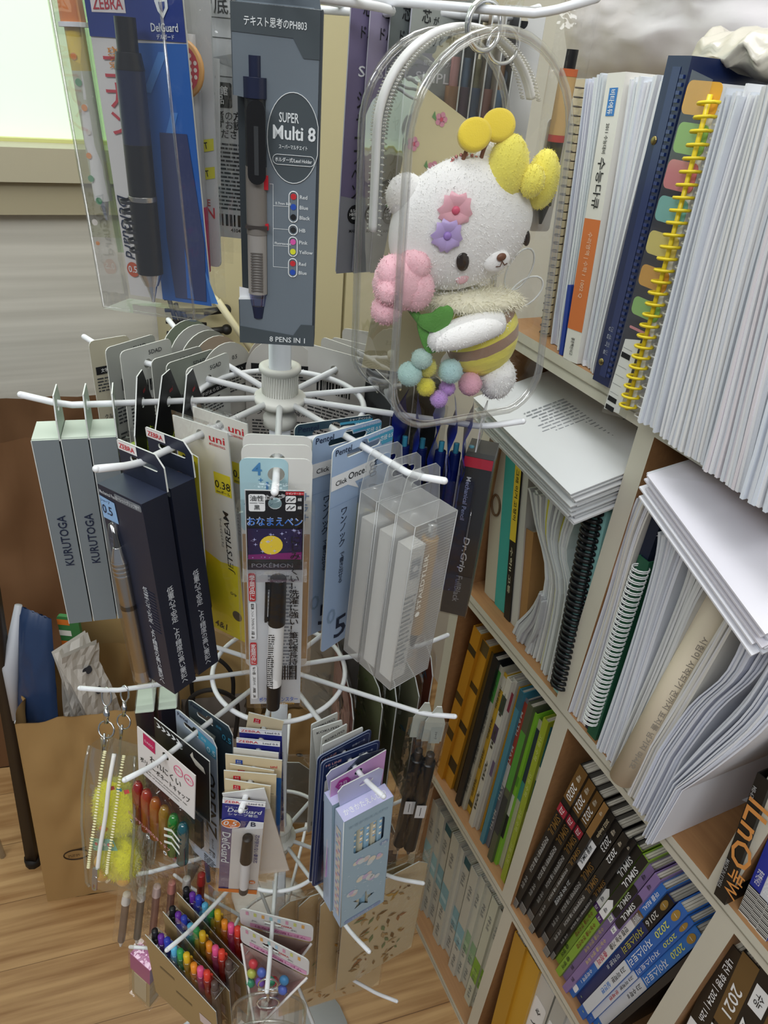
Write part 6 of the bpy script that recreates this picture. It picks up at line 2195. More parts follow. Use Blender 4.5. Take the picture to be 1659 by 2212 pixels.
STK = ['#d79ab0', '#cfd07a', '#e0a85c', '#9cc6c9', '#a9cbe0']
for i, (r, tw, lb) in enumerate(((0.112, 26, 'white and pink triangle pouch, front one with pink flap'), (0.090, 14, 'white and pink triangle pouch behind the front one'))):
    o = hang('triangle_pouch', lb, 'eraser pouch', 3, 2, r, 'triangle pouches', tw=-tw, roll=0)
    m = MB()
    w_ = 0.072
    m.plate(rrect(w_, 0.030, 0.006, 4, 0.004, 0.000), -0.0005, 0.0005, pm('#d9d6d4', .5), [euro(0.002, .018, .005, .002)], side=EDGEW)
    for k in range(8):
        x_ = -w_ / 2 + .010 + k * .0078
        m.rect(x_, x_ + .0028, 0.0065, 0.0125, -.0008, pm(STK[k % 5], .5))
    m.rect(-0.022, 0.038, -0.0130, -0.0060, -.0008, pm('#dfa3c4', .5))
    m.text('はなやか消しゴム', 0.008, -0.0095, 0.0042, pm('#a64a7d', .5), y=-.001, w=.05)
    for k in range(4):
        m.text('ぷに', -0.018 + k * .013, -0.0015, 0.0026, GTXT, y=-.0008)
    m.text('ZEBRA', 0.014, 0.0022, 0.0026, RED, y=-.0008)
    m.build('header', o)
    m = MB()
    A_, B_, C_, D_ = (-0.031, -0.001, -0.016), (0.039, -0.001, -0.016), (0.003, -0.034, -0.085), (0.004, 0.014, -0.095)
    m.add([A_, B_, C_, D_], [(0, 2, 1)], film(gloss=.06, crinkle=.6, cscale=50))
    m.add([A_, B_, C_, D_], [(0, 3, 2), (1, 2, 3)], pm('#cfa3a0', .5))
    m.add([A_, B_, D_], [(0, 1, 2)], pm('#c9b2a8', .5))
    for (p_, q_) in ((A_, C_), (B_, C_)):
        m.tube([p_, q_], .0012, pm('#e3dedb', .5), 6)
    m.build('pouch_body', o)
    g = random.Random(i + 5)
    if i == 0:
        for k in range(9):
            m = MB()
            t_ = k / 9
            m.ball((-0.014 + (k % 4) * .011, -0.008 - (k % 3) * .003, -0.026 - (k // 4) * .012), (.0048, .004, .0055), pm(('#c8434a', '#5b6fc0', '#3f8f6c', '#4a87b8', '#b9c05a', '#7f5ab0')[k % 6], .35), 10, 8)
            m.build('eraser_piece', o, ('red', 'indigo', 'green', 'blue', 'lime', 'violet')[k % 6] + ' piece')
# key ring with a clear case at the bottom front
o = hang('clear_ring_case', 'clear case on a split ring at the lowest front arm tip', 'clear case', 3, 2, 0.140, tx=-4)
m = MB()
m.tube([(0.0085 * cos(a), 0, -0.004 + 0.0085 * sin(a)) for a in [2 * pi * k / 22 for k in range(22)]], 0.0008, CHROME, 6, True)
m.tube([(0, 0, -0.012), (0, 0, -0.030)], 0.0016, CHROME, 8)
m.box(-0.009, 0.009, -0.0012, 0.0012, -0.0135, -0.0118, CHROME)
m.tube([(0.010 * cos(a), 0.002, -0.038 + 0.009 * sin(a)) for a in [2 * pi * k / 22 for k in range(22)]], 0.0009, CHROME, 6, True)
m.build('clasp', o)
m = MB()
pts = [(0.034 * cos(pi * k / 16), -0.070 + 0.030 * sin(pi * k / 16)) for k in range(17)] + [(-0.034, -0.12), (0.034, -0.12)]
m.plate(pts, -0.012, 0.012, film(gloss=.06), side=film(gloss=.12))
m.tube([(p[0], -0.012, p[1]) for p in pts], .0016, CVE, 6, True)
m.tube([(p[0], 0.012, p[1]) for p in pts], .0016, CVE, 6, True)
m.build('shell', o)
BR = ['#9a7c52', '#b3925f', '#83653f', '#c0a57a', '#a9764a']
FOLD = 'brown printed folders'
print_pack(3, 0, 0.070, 'brown wood patterned folder at the bottom right, frontmost', 0.130, -0.31, -0.055, '#e3cda4', ['#b8955f', '#a07d4e', '#c79f6a', '#f0e2c4'], 101, tw=-54, group=FOLD, nl=70)
print_pack(3, 0, 0.086, 'brown leafy folder behind the frontmost one at the bottom right', 0.120, -0.23, -0.032, '#c9ae83', BR + ['#8f9a6a', '#d0b98f'], 102, tw=-50, group=FOLD, nl=70)
print_pack(3, 0, 0.103, 'brown folder with orange flecks third at the bottom right', 0.110, -0.21, -0.016, '#d2b98c', BR + ['#d09a4a', '#7f9a66'], 103, tw=-46, group=FOLD, nl=70)
print_pack(3, 0, 0.121, 'pale brown folder with green stems outermost at the bottom right', 0.100, -0.19, -0.004, '#dccba6', BR + ['#7d9066', '#c9a357'], 104, tw=-42, group=FOLD, nl=70)
print_pack(3, 9, 0.120, 'dark violet clear folder at the right rear of the third tier', 0.085, -0.15, -0.004, '#57474d', ['#6d5a60', '#4a3c42'], 105, tw=0, nl=20)
# things hanging low at the left
for i, (r, c, lb) in enumerate(((0.150, '#c667a6', 'magenta topped clear pack at the lowest left arm tip'), (0.122, '#7f9fd0', 'blue and violet clear pack second on the lowest left arm'))):
    o = hang('glue_pen_pack', lb, 'stationery pack', 4, 4, r, 'packs on the lowest left arm', tw=52, roll=8)
    m = MB()
    m.box(-0.016, 0.016, -0.016, 0.0, -0.045, -0.004, pm(c, .35), right=pm('#8a6aa8', .35))
    m.box(-0.015, 0.015, -0.015, 0.0, -0.12, -0.045, pm('#cbb890', .5))
    m.box(-0.010, 0.010, -0.0158, -0.015, -0.11, -0.050, pm('#ded3b5', .5))
    m.build('carton', o)
    m = MB()
    m.box(-0.0175, 0.0175, -0.0175, 0.001, -0.122, 0.004, film(gloss=.1, crinkle=.4))
    m.build('sleeve', o)
for i, (n, r, c, lb) in enumerate(((3, 0.085, '#4f8f92', 'teal marker pack hanging behind the gel pens'), (3, 0.060, '#5d93b5', 'light blue marker pack next to the teal one'))):
    o = hang('marker_pack', lb, 'marker pack', 4, n, r, tw=10)
    m = MB()
    m.plate(rrect(0.05, 0.12, .003, 3, 0, -.05), -.0004, .0004, pm('#5b5f63', .5), side=EDGEW)
    m.build('backing_card', o)
    pen_parts(o, 0.0, -.008, -.10, 0.0, [('tip', 0, .1, .3, .8, WHITE), ('barrel', .1, 1, 1, 1, pm(c, .4))], r=.007)
for i, (n, r) in enumerate(((5, 0.10), (6, 0.09), (7, 0.09), (8, 0.10))):
    print_pack(3, n, r, ['grey backed pack hanging left rear of the third tier', 'grey backed pack at the back left of the third tier', 'grey backed pack at the back of the third tier', 'grey backed pack at the back right of the third tier'][i], 0.055, -0.11, 0.004, '#8f8a80', ['#807b72', '#a09b90'], 120 + i, nl=12)
# ---------------------------------------------------------------- bookcase contents
PAGES = pm('#d8d2c2', .8)
UA = -AS                                              # local x on the bookcase front


def sp(px, py, d):
    """photo point on the spine plane -> local (u, z): u runs along the shelf towards the viewer"""
    a, z = bpx(px, py, d)
    return -a, z


def shelf_floor(z):
    return z


def book(name, label, cat, quad, d=0.012, depth=0.19, col='#888888', group=None, deco=None, rough=.4, pages=True, zb=None, proud=0.0):
    """quad = spine corners in the photo: bottom-left, bottom-right, top-right, top-left"""
    P = [sp(x, y, d) for x, y in quad]
    if zb is not None:                                # stand it exactly on its board
        dz0, dz1 = zb - P[0][1], zb - P[1][1]
        s0 = (P[3][0] - P[0][0]) / (P[3][1] - P[0][1])
        s1 = (P[2][0] - P[1][0]) / (P[2][1] - P[1][1])
        P[0] = (P[0][0] + s0 * dz0, zb)
        P[1] = (P[1][0] + s1 * dz1, zb)
    u0 = (P[0][0] + P[1][0]) / 2
    z0 = (P[0][1] + P[1][1]) / 2
    o = thing(name, label, cat, UA * u0 + AN * (D + d) + V((0, 0, z0)), RZ_BOOK, group)
    Q = [V((p[0] - u0, 0, p[1] - z0)) for p in P]
    w = ((Q[1] - Q[0]).length + (Q[2] - Q[3]).length) / 2
    bm_, tm_ = (Q[0] + Q[1]) / 2, (Q[2] + Q[3]) / 2
    up = (tm_ - bm_)
    h = up.length
    up.normalize()
    rt = V((up.z, 0, -up.x))
    M = Matrix(((rt.x, 0, up.x, bm_.x), (0, 1, 0, 0), (rt.z, 0, up.z, bm_.z), (0, 0, 0, 1)))
    c = pm(col, rough) if isinstance(col, str) else col
    m = MB()
    t = 0.0009
    hw = w / 2
    m.box(-hw, hw, 0, t, 0, h, c, M)
    m.box(-hw, -hw + t, t, depth, 0, h, c, M)
    m.box(hw - t, hw, t, depth, 0, h, c, M)
    if deco:
        deco(m, M, w, h)
    m.build('cover', o)
    if pages and w > 0.003:
        m = MB()
        n = max(2, int(w / 0.0022))
        dw = (w - 2 * t) / n
        for k in range(n):
            x = -hw + t + k * dw
            m.box(x, x + dw * .86, t, depth - .004, 0.0012, h - 0.004 - 0.0006 * ((k * 7) % 3), PAGES, M)
        m.build('pages', o)
    return o


def fl_text(m, M, t, z, hgt, mat, w=None, x=0.0, rot=90, y=-0.0004):
    m.text(t, x, z, hgt, mat, y=y, rot=rot, w=w, M=M)


def band(m, M, w, z0, z1, mat, y=-0.0002, k=1.0):
    m.rect(-w / 2 * k, w / 2 * k, z0, z1, y, mat, M)


def bundle(name, label, cat, left, right, d=0.0, depth=0.20, n=14, cols=('#dfe2e8',), group=None, seed=0, jit=0.0025, zb=None, gap=0.14, strips=()):
    """upright sheaf of sheets: left / right edge polylines in the photo, bottom to top"""
    g = random.Random(seed)
    Lp = [sp(x, y, d) for x, y in left]
    Rp = [sp(x, y, d) for x, y in right]
    Ls = spline([V((p[0], 0, p[1])) for p in Lp], 4)
    Rs = spline([V((p[0], 0, p[1])) for p in Rp], 4)
    u0, z0 = (Ls[0].x + Rs[0].x) / 2, min(Ls[0].z, Rs[0].z) if zb is None else zb
    o = thing(name, label, cat, UA * u0 + AN * (D + d) + V((0, 0, z0)), RZ_BOOK, group)
    m = MB()
    org = V((u0, 0, z0))
    np_ = len(Ls)
    for k in range(n):
        f0, f1 = k / n, (k + 1 - gap) / n
        yj = g.uniform(0, jit * 1.6)
        tj = g.uniform(-jit * 2, 0)
        wob = g.uniform(-1, 1) * .0006
        vs, fs = [], []
        for i in range(np_):
            t = i / (np_ - 1)
            a = Ls[i].lerp(Rs[i], f0) - org
            b = Ls[i].lerp(Rs[i], f1) - org
            if zb is not None and i == 0:
                a.z = b.z = 0.0006
            if i == np_ - 1:
                a.z += tj
                b.z += tj
            wv = wob * sin(t * pi * 2 + k)
            a.x += wv
            b.x += wv
            for p, yy in ((a, yj), (b, yj), (b, yj + depth), (a, yj + depth)):
                vs.append((p.x, yy + .002 * sin(t * 3 + k * .3), p.z))
        for i in range(np_ - 1):
            for q in range(4):
                fs.append((i * 4 + q, i * 4 + (q + 1) % 4, (i + 1) * 4 + (q + 1) % 4, (i + 1) * 4 + q))
        fs.append(tuple((np_ - 1) * 4 + q for q in range(4)))
        fs.append((3, 2, 1, 0))
        c = cols[k % len(cols)] if k not in strips else '#c9c14a'
        m.add(vs, fs, pm(c, .75, spec=.25), False)
    m.build('sheets', o)
    return o


Z0, Z1, Z2, Z3 = ZL[0] + BT, ZL[1] + BT, ZL[2] + BT, BT
LG, WHT, LAV = '#d9dde4', '#e6e7ea', '#dcdce8'

# --- on top of the bookcase
o = book('spiral_notebook', 'tan spiral notebook with dark coil, leftmost on top of the bookcase', 'notebook', [(1160, 770), (1176, 782), (1266, 172), (1244, 170)], 0.02, .17, '#cdbb9c', zb=Z0)
m = MB()
p0, p1 = [V((*sp(x, y, .018), 0)) for x, y in ((1170, 770), (1258, 180))]
for k in range(34):
    t = (k + .5) / 34
    q = p0.lerp(p1, t)
    m.tube([(q.x - o.location.dot(UA) + .0045 * cos(a), -0.003 + .0045 * sin(a), q.y - o.location.z) for a in [2 * pi * i / 10 for i in range(10)]], .0006, pm('#3a3028', .4), 4, True)
m.build('coil', o)
bundle('paper_sheaf', 'lilac white sheaf next to the tan spiral notebook', 'papers', [(1174, 788), (1262, 168)], [(1192, 802), (1281, 165)], .008, n=7, cols=('#d9d9e6', '#cfd3de'), zb=Z0, seed=2)
bundle('paper_sheaf', 'white glossy folder sheaf left of the orange banded book', 'papers', [(1191, 803), (1283, 160)], [(1208, 816), (1312, 156)], .004, n=6, cols=('#e3e6ec', '#d6dbe2'), zb=Z0, seed=3)
book('notebook', 'slim dark blue notebook poking out beside the orange banded book', 'notebook', [(1204, 792), (1210, 797), (1234, 616), (1226, 616)], .001, .12, '#22409a', zb=Z0, pages=False)


def orange_book(m, M, w, h):
    band(m, M, w, h * .125, h * .535, pm('#d9783e', .45))
    fl_text(m, M, '수리영역 | 수학 I  1002 Q', h * .37, .0062, pm('#f0c7a8', .5), w=h * .24, rot=-90)
    fl_text(m, M, '수능다큐', h * .655, .0085, INK, w=h * .17, rot=-90)
    fl_text(m, M, '2011 수능대비', h * .80, .0042, INK, w=h * .095, rot=-90)
    m.rect(-.0045, .0045, h * .87, h * .955, -.0003, pm('#3b7fc4', .5), M)
    fl_text(m, M, '비타에듀', h * .912, .0055, WHITE, w=h * .075, rot=-90, y=-.0006)
    fl_text(m, M, '좋은책신사고', h * .06, .0042, INK, w=h * .07, rot=-90)


book('workbook', 'white book with long orange band on its spine, top of the bookcase', 'book', [(1210, 815), (1238, 829), (1352, 158), (1313, 155)], 0.0, .19, '#e6e3dc', deco=orange_book, zb=Z0)
bundle('paper_sheaf', 'thick white sheaf between orange banded book and navy binder', 'papers', [(1240, 832), (1300, 500), (1354, 166)], [(1273, 850), (1352, 500), (1434, 158)], .002, n=16, cols=(WHT, '#dfe3ea', '#e9eaee'), zb=Z0, seed=5)
NB = pm('#17264f', .25, spec=.6)


def navy_binder(m, M, w, h):
    band(m, M, w * .35, .006, h - .006, pm('#1f3163', .2, spec=.7), -.0004)
    for k in range(46):
        z = .008 + k * (h - .016) / 46
        m.box(w * .24, w * .40, -.0012, 0, z, z + .0022, pm('#20356e', .15, spec=.8), M)
    for z in (h * .075, h * .78):
        m.ball((-w * .22, -.0006, z), (.0028, .0012, .0028), pm('#8d7f52', .3, metal=.9), 12, 8, M)
    fl_text(m, M, '명 품 화 일', h * .155, .0050, pm('#b9bccb', .5), w=h * .10, rot=-90, x=-w * .12)


book('binder', 'glossy navy binder with brass studs leaning on top of the bookcase', 'binder', [(1272, 856), (1305, 880), (1496, 121), (1443, 119)], -.006, .22, NB, deco=navy_binder, zb=Z0)
# clear index divider set with coloured tabs and yellow coil
o = book('index_divider', 'clear index divider notebook with coloured tabs and yellow coil', 'index dividers', [(1345, 895), (1362, 905), (1560, 182), (1540, 178)], -.012, .20, '#dcdde0', zb=Z0)
fm_ = film(gloss=.08, milky=.06)
m = MB()
fq = [sp(x, y, -.013) for x, y in ((1300, 890), (1352, 905), (1540, 172), (1495, 150))]
ox, oz = o.location.dot(UA), o.location.z
m.flat([(p[0] - ox, p[1] - oz) for p in fq], -.0010, fm_)
m.build('clear_cover', o)
tabs = [('#e0a63a', (1490, 172), (1530, 255)), ('#8fbf63', (1470, 262), (1502, 340)), ('#d97f88', (1448, 342), (1480, 420)), ('#7fc0bb', (1428, 420), (1460, 492)), ('#e0cf72', (1407, 495), (1442, 566)),
        ('#dba03a', (1390, 568), (1422, 636)), ('#93c46f', (1373, 637), (1405, 700)), ('#dc8f98', (1362, 702), (1390, 728))]
for c, a_, b_ in tabs:
    m = MB()
    x0_, z1_ = sp(a_[0], a_[1], -.012)
    x1_, z0_ = sp(b_[0] + 14, b_[1], -.012)
    m.plate(rrect(abs(x1_ - x0_), abs(z1_ - z0_), .004, 4, (x0_ + x1_) / 2 - ox, (z0_ + z1_) / 2 - oz), -.0006, -.0002, pm(c, .45))
    m.build('tab', o)
m = MB()
lq = [sp(x, y, -.013) for x, y in ((1306, 882), (1338, 893), (1385, 735), (1352, 732))]
lq = [(p[0] - ox, p[1] - oz) for p in lq]
m.plate(lq, -.0016, -.0012, pm('#d9d9d6', .5))
lx = (lq[0][0] + lq[2][0]) / 2
for k in range(8):
    t = k / 8
    xa, za = lq[0][0] * (1 - t) + lq[3][0] * t, lq[0][1] * (1 - t) + lq[3][1] * t
    (m.rect if 0 else m.rect)(xa + .001, xa + .0105, za + .001, za + (.0050 if k in (0, 1, 6) else .0012), -.0018, INK)
m.build('label_card', o)
m = MB()
c0, c1 = [V((*sp(x, y, -.014), 0)) for x, y in ((1358, 884), (1540, 204))]
YC = pm('#e8cf2e', .35)
m.tube([(c0.x - ox, -.004, c0.y - oz), (c1.x - ox, -.004, c1.y - oz)], .0016, YC, 8)
for k in range(27):
    q = c0.lerp(c1, (k + .4) / 27)
    m.tube([(q.x - ox + .0062 * cos(a) * 1.1, -.0035 + .0052 * sin(a), q.y - oz + .001 * cos(a)) for a in [2 * pi * i / 12 for i in range(12)]], .0011, YC, 5, True)
m.build('yellow_coil', o)
m = MB()
for k in range(27):
    q = c0.lerp(c1, (k + .4) / 27)
    m.tube([(q.x - ox + .0125 + .0050 * cos(a), -.0005 + .0050 * sin(a), q.y - oz - .003) for a in [2 * pi * i / 10 for i in range(10)]], .0008, film(gloss=.3, milky=.4), 4, True)
m.build('clear_coil', o)
HS = [('thick white sheaf right of the yellow coil', (1372, 900), (1560, 184), (1440, 948), (1642, 172), 16, (WHT, LG)), ('grey white sheaf with punched holes on top of the bookcase', (1440, 948), (1642, 172), (1515, 1000), (1735, 150), 14, ('#dfe0e2', '#d5d9e0', '#e6e6e6')),
      ('sheaf with pinkish sheets at the right edge, top of the bookcase', (1515, 1000), (1735, 150), (1600, 1060), (1850, 140), 13, (LG, '#e3dde2', WHT)), ('large white sheaf at the far right edge, top of the bookcase', (1600, 1060), (1850, 140), (1720, 1165), (2020, 130), 16, ('#dfe5ee', WHT, LG))]
for i, (lb, bl, tl, br, tr, n, cs) in enumerate(HS):
    mid = lambda a, b, s: ((a[0] + b[0]) / 2 + s, (a[1] + b[1]) / 2)
    bundle('paper_sheaf', lb, 'papers', [bl, mid(bl, tl, -6), tl], [br, mid(br, tr, -4), tr], -.030 - .004 * i, .24, n, cs, None, 10 + i, .0035, Z0)
# crumpled plastic bags lying on the sheaves
def crumple(name, label, px_pts, depth, thick, mat, seed, d=.06):
    c = [on_plane(x, y, AN * (D + d), AN) for x, y in px_pts]
    o = thing(name, label, 'plastic bag', c[0], RZ_BOOK)
    Mi = (Matrix.Translation(c[0]) @ Matrix.Rotation(RZ_BOOK, 4, 'Z')).inverted()
    q = [Mi @ V(p) for p in c]
    m = MB()

    def fn(u, v, sgn):
        a = q[0].lerp(q[1], u)
        b = q[3].lerp(q[2], u)
        p = a.lerp(b, v)
        e = sin(pi * min(max(u, .0), 1)) ** .4 * sin(pi * v) ** .4
        nz = noise.noise(V((u * 4 + seed, v * 5, sgn))) * .5 + abs(noise.noise(V((u * 11 + seed, v * 13, sgn + 4)))) * .35
        return (p.x, p.y - sgn * (thick * e * (1 + .5 * nz)) + nz * .008 * e, p.z + noise.noise(V((u * 9, seed, v * 3))) * .006)
    m.grid(lambda u, v: fn(u, v, 1), 36, 26, mat)
    m.grid(lambda u, v: fn(u, v, -1), 36, 26, mat, flip=True)
    m.build('film', o)
    return o


crumple('plastic_bag', 'big crumpled translucent white plastic bag behind the sheaves at the upper right', [(1235, 170), (1800, 190), (1800, -140), (1235, -140)], .1, .045, pm('#dcd6da', .3, spec=.6, coat=.3, bump=.25, bscale=40), 3, .20)
crumple('plastic_bag', 'cream crumpled plastic bag over the sheaves at the right edge', [(1490, 170), (1800, 180), (1800, 60), (1540, 72)], .1, .03, pm('#cfc9bd', .3, spec=.6, coat=.3, bump=.25, bscale=40), 8, .05)

# --- second row, left column
book('binder', 'magenta binder behind the black and red pencil box', 'binder', [(1000, 1282), (1041, 1290), (1078, 950), (1035, 945)], .03, .21, '#a8559e', zb=Z1)


def ring_binder(m, M, w, h):
    m.tube([(.0078 * cos(a), -.0006, h * .63 + .012 * sin(a)) for a in [2 * pi * k / 20 for k in range(20)]], .0014, pm('#6b5137', .5), 6, True, M)


book('binder', 'grey beige binder with round finger hole beside the magenta one', 'binder', [(1043, 1326), (1066, 1332), (1094, 962), (1070, 962)], .018, .21, '#c3bda9', deco=ring_binder, zb=Z1)
book('workbook', 'plain teal book in the second row', 'book', [(1067, 1330), (1087, 1337), (1116, 985), (1094, 965)], .018, .19, '#3fa79d', zb=Z1)


def yb(m, M, w, h):
    band(m, M, w, h * .52, h, pm('#e3c63a', .5))
    fl_text(m, M, '그래 이거 고쟁이', h * .80, .0052, INK, w=h * .30, rot=-90)
    fl_text(m, M, '수학II 고등', h * .33, .0046, pm('#cfc9a8', .5), w=h * .3, rot=-90)


book('workbook', 'yellow over black slim book right of the teal book', 'book', [(1088, 1342), (1099, 1346), (1128, 1000), (1114, 992)], .016, .19, '#22221f', deco=yb, zb=Z1)
book('workbook', 'off white slim book between yellow book and paper sheaf', 'book', [(1100, 1346), (1119, 1352), (1140, 1020), (1129, 1012)], .018, .19, '#c5c3bd', zb=Z1)
book('kraft_folder', 'brown kraft folder half hidden in the second row', 'folder', [(1115, 1350), (1136, 1368), (1150, 1150), (1136, 1140)], .02, .19, '#a57b4c', zb=Z1)
bundle('paper_sheaf', 'wavy white sheaf with yellow strips under the sloping paper stack', 'papers', [(1140, 1395), (1172, 1250), (1150, 1130), (1138, 1050)], [(1198, 1478), (1232, 1300), (1216, 1190), (1258, 1080)], .006, .20, 20, ('#d5d7d6', '#cccfce', '#dcdcda'), None, 21, .004, Z1, .14, (8, 14))
bundle('paper_sheaf', 'short fanned grey sheets at the foot of the wavy sheaf', 'papers', [(1100, 1352), (1130, 1320), (1158, 1270)], [(1136, 1400), (1160, 1360), (1172, 1300)], .004, .16, 8, ('#c9cacc', '#b9babd'), None, 22, .004, Z1)
o = book('comb_notebook', 'teal notebook with black comb binding against the divider', 'notebook', [(1203, 1482), (1226, 1500), (1322, 1082), (1264, 1086)], .004, .20, '#8fc4bf', zb=Z1)
m = MB()
c0, c1 = [V((*sp(x, y, .003), 0)) for x, y in ((1212, 1482), (1290, 1096))]
ox, oz = o.location.dot(UA), o.location.z
BKC = pm('#17191c', .35)
for k in range(30):
    q = c0.lerp(c1, (k + .5) / 30)
    pts_ = [(q.x - ox + .0085 * cos(a), -.0040 + .0060 * sin(a), q.y - oz + .0012 * cos(a)) for a in [pi * (.1 + 1.9 * i / 11) for i in range(12)]]
    m.tube(pts_, .0021, BKC, 6)
dv = (c1 - c0)
m.tube([(c0.x - ox - .006, -.004, c0.y - oz - .004), (c1.x - ox - .006, -.004, c1.y - oz + .002)], .0036, BKC, 8)
m.build('comb_binding', o, 'black comb binding')


def slope_stack(name, label, corners, n, thick, cols_, seed, nrm_shift=.0, lines_=True):
    """pile of sheets lying at a slant; corners are world points of its top face"""
    g = random.Random(seed)
    c = [V(p) for p in corners]
    nrm = (c[1] - c[0]).cross(c[3] - c[0]).normalized()
    if nrm.z < 0:
        nrm = -nrm
    o = thing(name, label, 'paper stack', c[0] - nrm * thick)
    m = MB()
    org = V(o.location)
    for k in range(n):
        off = nrm * (-thick * k / n)
        sh = V((g.uniform(-1, 1), g.uniform(-1, 1), 0)) * .0035
        sh -= nrm * sh.dot(nrm)
        top = [p + off + sh - org for p in c]
        bot = [p - nrm * thick / n * .72 for p in top]
        vs = top + bot
        fs = [(0, 1, 2, 3), (7, 6, 5, 4), (0, 4, 5, 1), (1, 5, 6, 2), (2, 6, 7, 3), (3, 7, 4, 0)]
        m.add(vs, fs, pm(cols_[k % len(cols_)], .75, spec=.25))
    if lines_:
        x_, y_ = (c[1] - c[0]).normalized(), None
        y_ = nrm.cross(x_)
        Mf = Matrix(((x_.x, -nrm.x, y_.x, c[0].x - org.x), (x_.y, -nrm.y, y_.y, c[0].y - org.y), (x_.z, -nrm.z, y_.z, c[0].z - org.z), (0, 0, 0, 1)))
        W_ = (c[1] - c[0]).length
        H_ = (c[3] - c[0]).dot(y_)
        s_ = 1 if H_ > 0 else -1
        for (a, b, p, q) in lines_:
            z_0, z_1 = sorted((p * H_, q * H_))
            lines(m, a * W_, b * W_, z_0, z_1, max(2, int(abs(z_1 - z_0) / .0045)), pm('#8d9096', .7), Mf, y=-.0020, seed=seed, th=.28)
    m.build('sheets', o)
    return o


def bf(u_a, dep, z):                                  # bookcase coordinates -> world
    return bpos(u_a, dep, z)


zs = Z0 - .052
a0, z0_ = bpx(1060, 900, -.02)
slope_stack('paper_stack', 'sloping stack of printed sheets lying across the second row books', [bf(.535, .10, Z0 - .030), bf(.535, -.035, Z0 - .062), bf(.365, -.045, Z0 - .070), bf(.365, .14, Z0 - .030)], 22, .034, ('#d4d6d8', '#c6c9cc', '#dcddde'), 31, lines_=((.10, .40, .25, .9), (.55, .9, .3, .85)))

# --- second row, right column
bundle('paper_sheaf', 'curved white sheaf just right of the divider', 'papers', [(1232, 1512), (1300, 1300), (1340, 1150), (1374, 1066)], [(1262, 1548), (1330, 1310), (1378, 1160), (1420, 1060)], -.002, .20, 9, ('#dadce4', '#e2e2e6', '#d8d4cc'), None, 41, .003, Z1)
book('folder', 'dark navy folder between white sheaf and green wire notebook', 'folder', [(1263, 1548), (1271, 1556), (1452, 1075), (1420, 1068)], .004, .20, '#1d2438', zb=Z1, pages=False)
o = book('wire_notebook', 'green notebook with white wire binding in the second row', 'notebook', [(1273, 1562), (1292, 1578), (1402, 1206), (1380, 1208)], .002, .20, '#24573f', zb=Z1)
m = MB()
c0, c1 = [V((*sp(x, y, .0), 0)) for x, y in ((1276, 1560), (1388, 1222))]
ox, oz = o.location.dot(UA), o.location.z
WW = pm('#e8e9e9', .3)
for k in range(33):
    q = c0.lerp(c1, (k + .5) / 33)
    for e in (-.0009, .0009):
        m.tube([(q.x - ox + .0072 * cos(a), -.0030 + .0064 * sin(a), q.y - oz + e + .0012 * cos(a)) for a in [2 * pi * i / 12 for i in range(12)]], .0006, WW, 5, True)
m.build('wire_binding', o, 'white wire binding')
bundle('paper_sheaf', 'stapled white sheaf right of the wire notebook', 'papers', [(1294, 1580), (1345, 1420), (1400, 1230), (1414, 1146)], [(1340, 1594), (1395, 1430), (1460, 1240), (1500, 1142)], -.004, .21, 13, ('#dfe2e9', '#d3d7df', '#e6e7ea'), None, 42, .003, Z1)
bundle('paper_sheaf', 'grey white sheaf left of the cream tube', 'papers', [(1340, 1594), (1400, 1450), (1462, 1290), (1490, 1210)], [(1362, 1604), (1430, 1460), (1505, 1300), (1550, 1240)], -.004, .20, 7, ('#d2d4d4', '#dfe0e0'), None, 43, .003, Z1)
o = thing('crumpled_tissue', 'small crumpled white plastic scrap at the foot of the cream tube', 'plastic scrap', on_z(1345, 1625, Z1 + .002), RZ_BOOK)
m = MB()
for k, (x_, y_, s_) in enumerate(((0, 0, .011), (.010, -.004, .010), (-.008, .004, .008))):
    b = blob((x_, y_, .006), (s_, s_ * .8, .006), pm('#e3eaee', .4), 18, 12, .0015, 160)
    m.add(b.v, b.f, pm('#e3eaee', .4), True)
m.build('scrap', o)
# rolled cream envelope
p0 = bpos(*[bpx(1368, 1618, -.010)[0]], -.010, Z1 + .011)
p1 = on_plane(1566, 1285, AN * (D + .012), AN)
o = thing('cream_roll', 'cream rolled paper tube with a line of print, leaning in the second row', 'paper roll', p0)
ax = (p1 - p0)
Lr = ax.length
Mr_ = ax.to_track_quat('Z', 'Y').to_matrix().to_4x4()
m = MB()
m.lathe([(.0085, 0), (.0105, 0), (.0105, Lr), (.0075, Lr), (.0075, Lr - .02), (.0, Lr - .02)], pm('#ddd0b8', .7), 24, Mr_)
m.lathe([(0, .002), (.0085, .0)], pm('#cfc0a6', .7), 24, Mr_)
camd = (CAMPOS - (p0 + p1) / 2).normalized()
axn = ax.normalized()
nv = (camd - axn * camd.dot(axn)).normalized()
rv = axn.cross(nv)
Mt_ = Matrix(((rv.x, -nv.x, axn.x, 0), (rv.y, -nv.y, axn.y, 0), (rv.z, -nv.z, axn.z, 0), (0, 0, 0, 1)))
m.text('시험이 시작되기 전까지 표지를 넘기지 마시오', .0030, Lr * .48, .0052, pm('#8b8378', .7), y=-.0106, rot=-90, w=Lr * .72, M=Mt_)
m.build('tube', o)
bundle('paper_sheaf', 'white envelope sheaf right of the cream tube', 'papers', [(1384, 1636), (1460, 1500), (1588, 1292)], [(1402, 1646), (1490, 1510), (1618, 1296)], -.010, .20, 5, ('#dcd9d2', '#e2e2e4'), None, 44, .003, Z1)
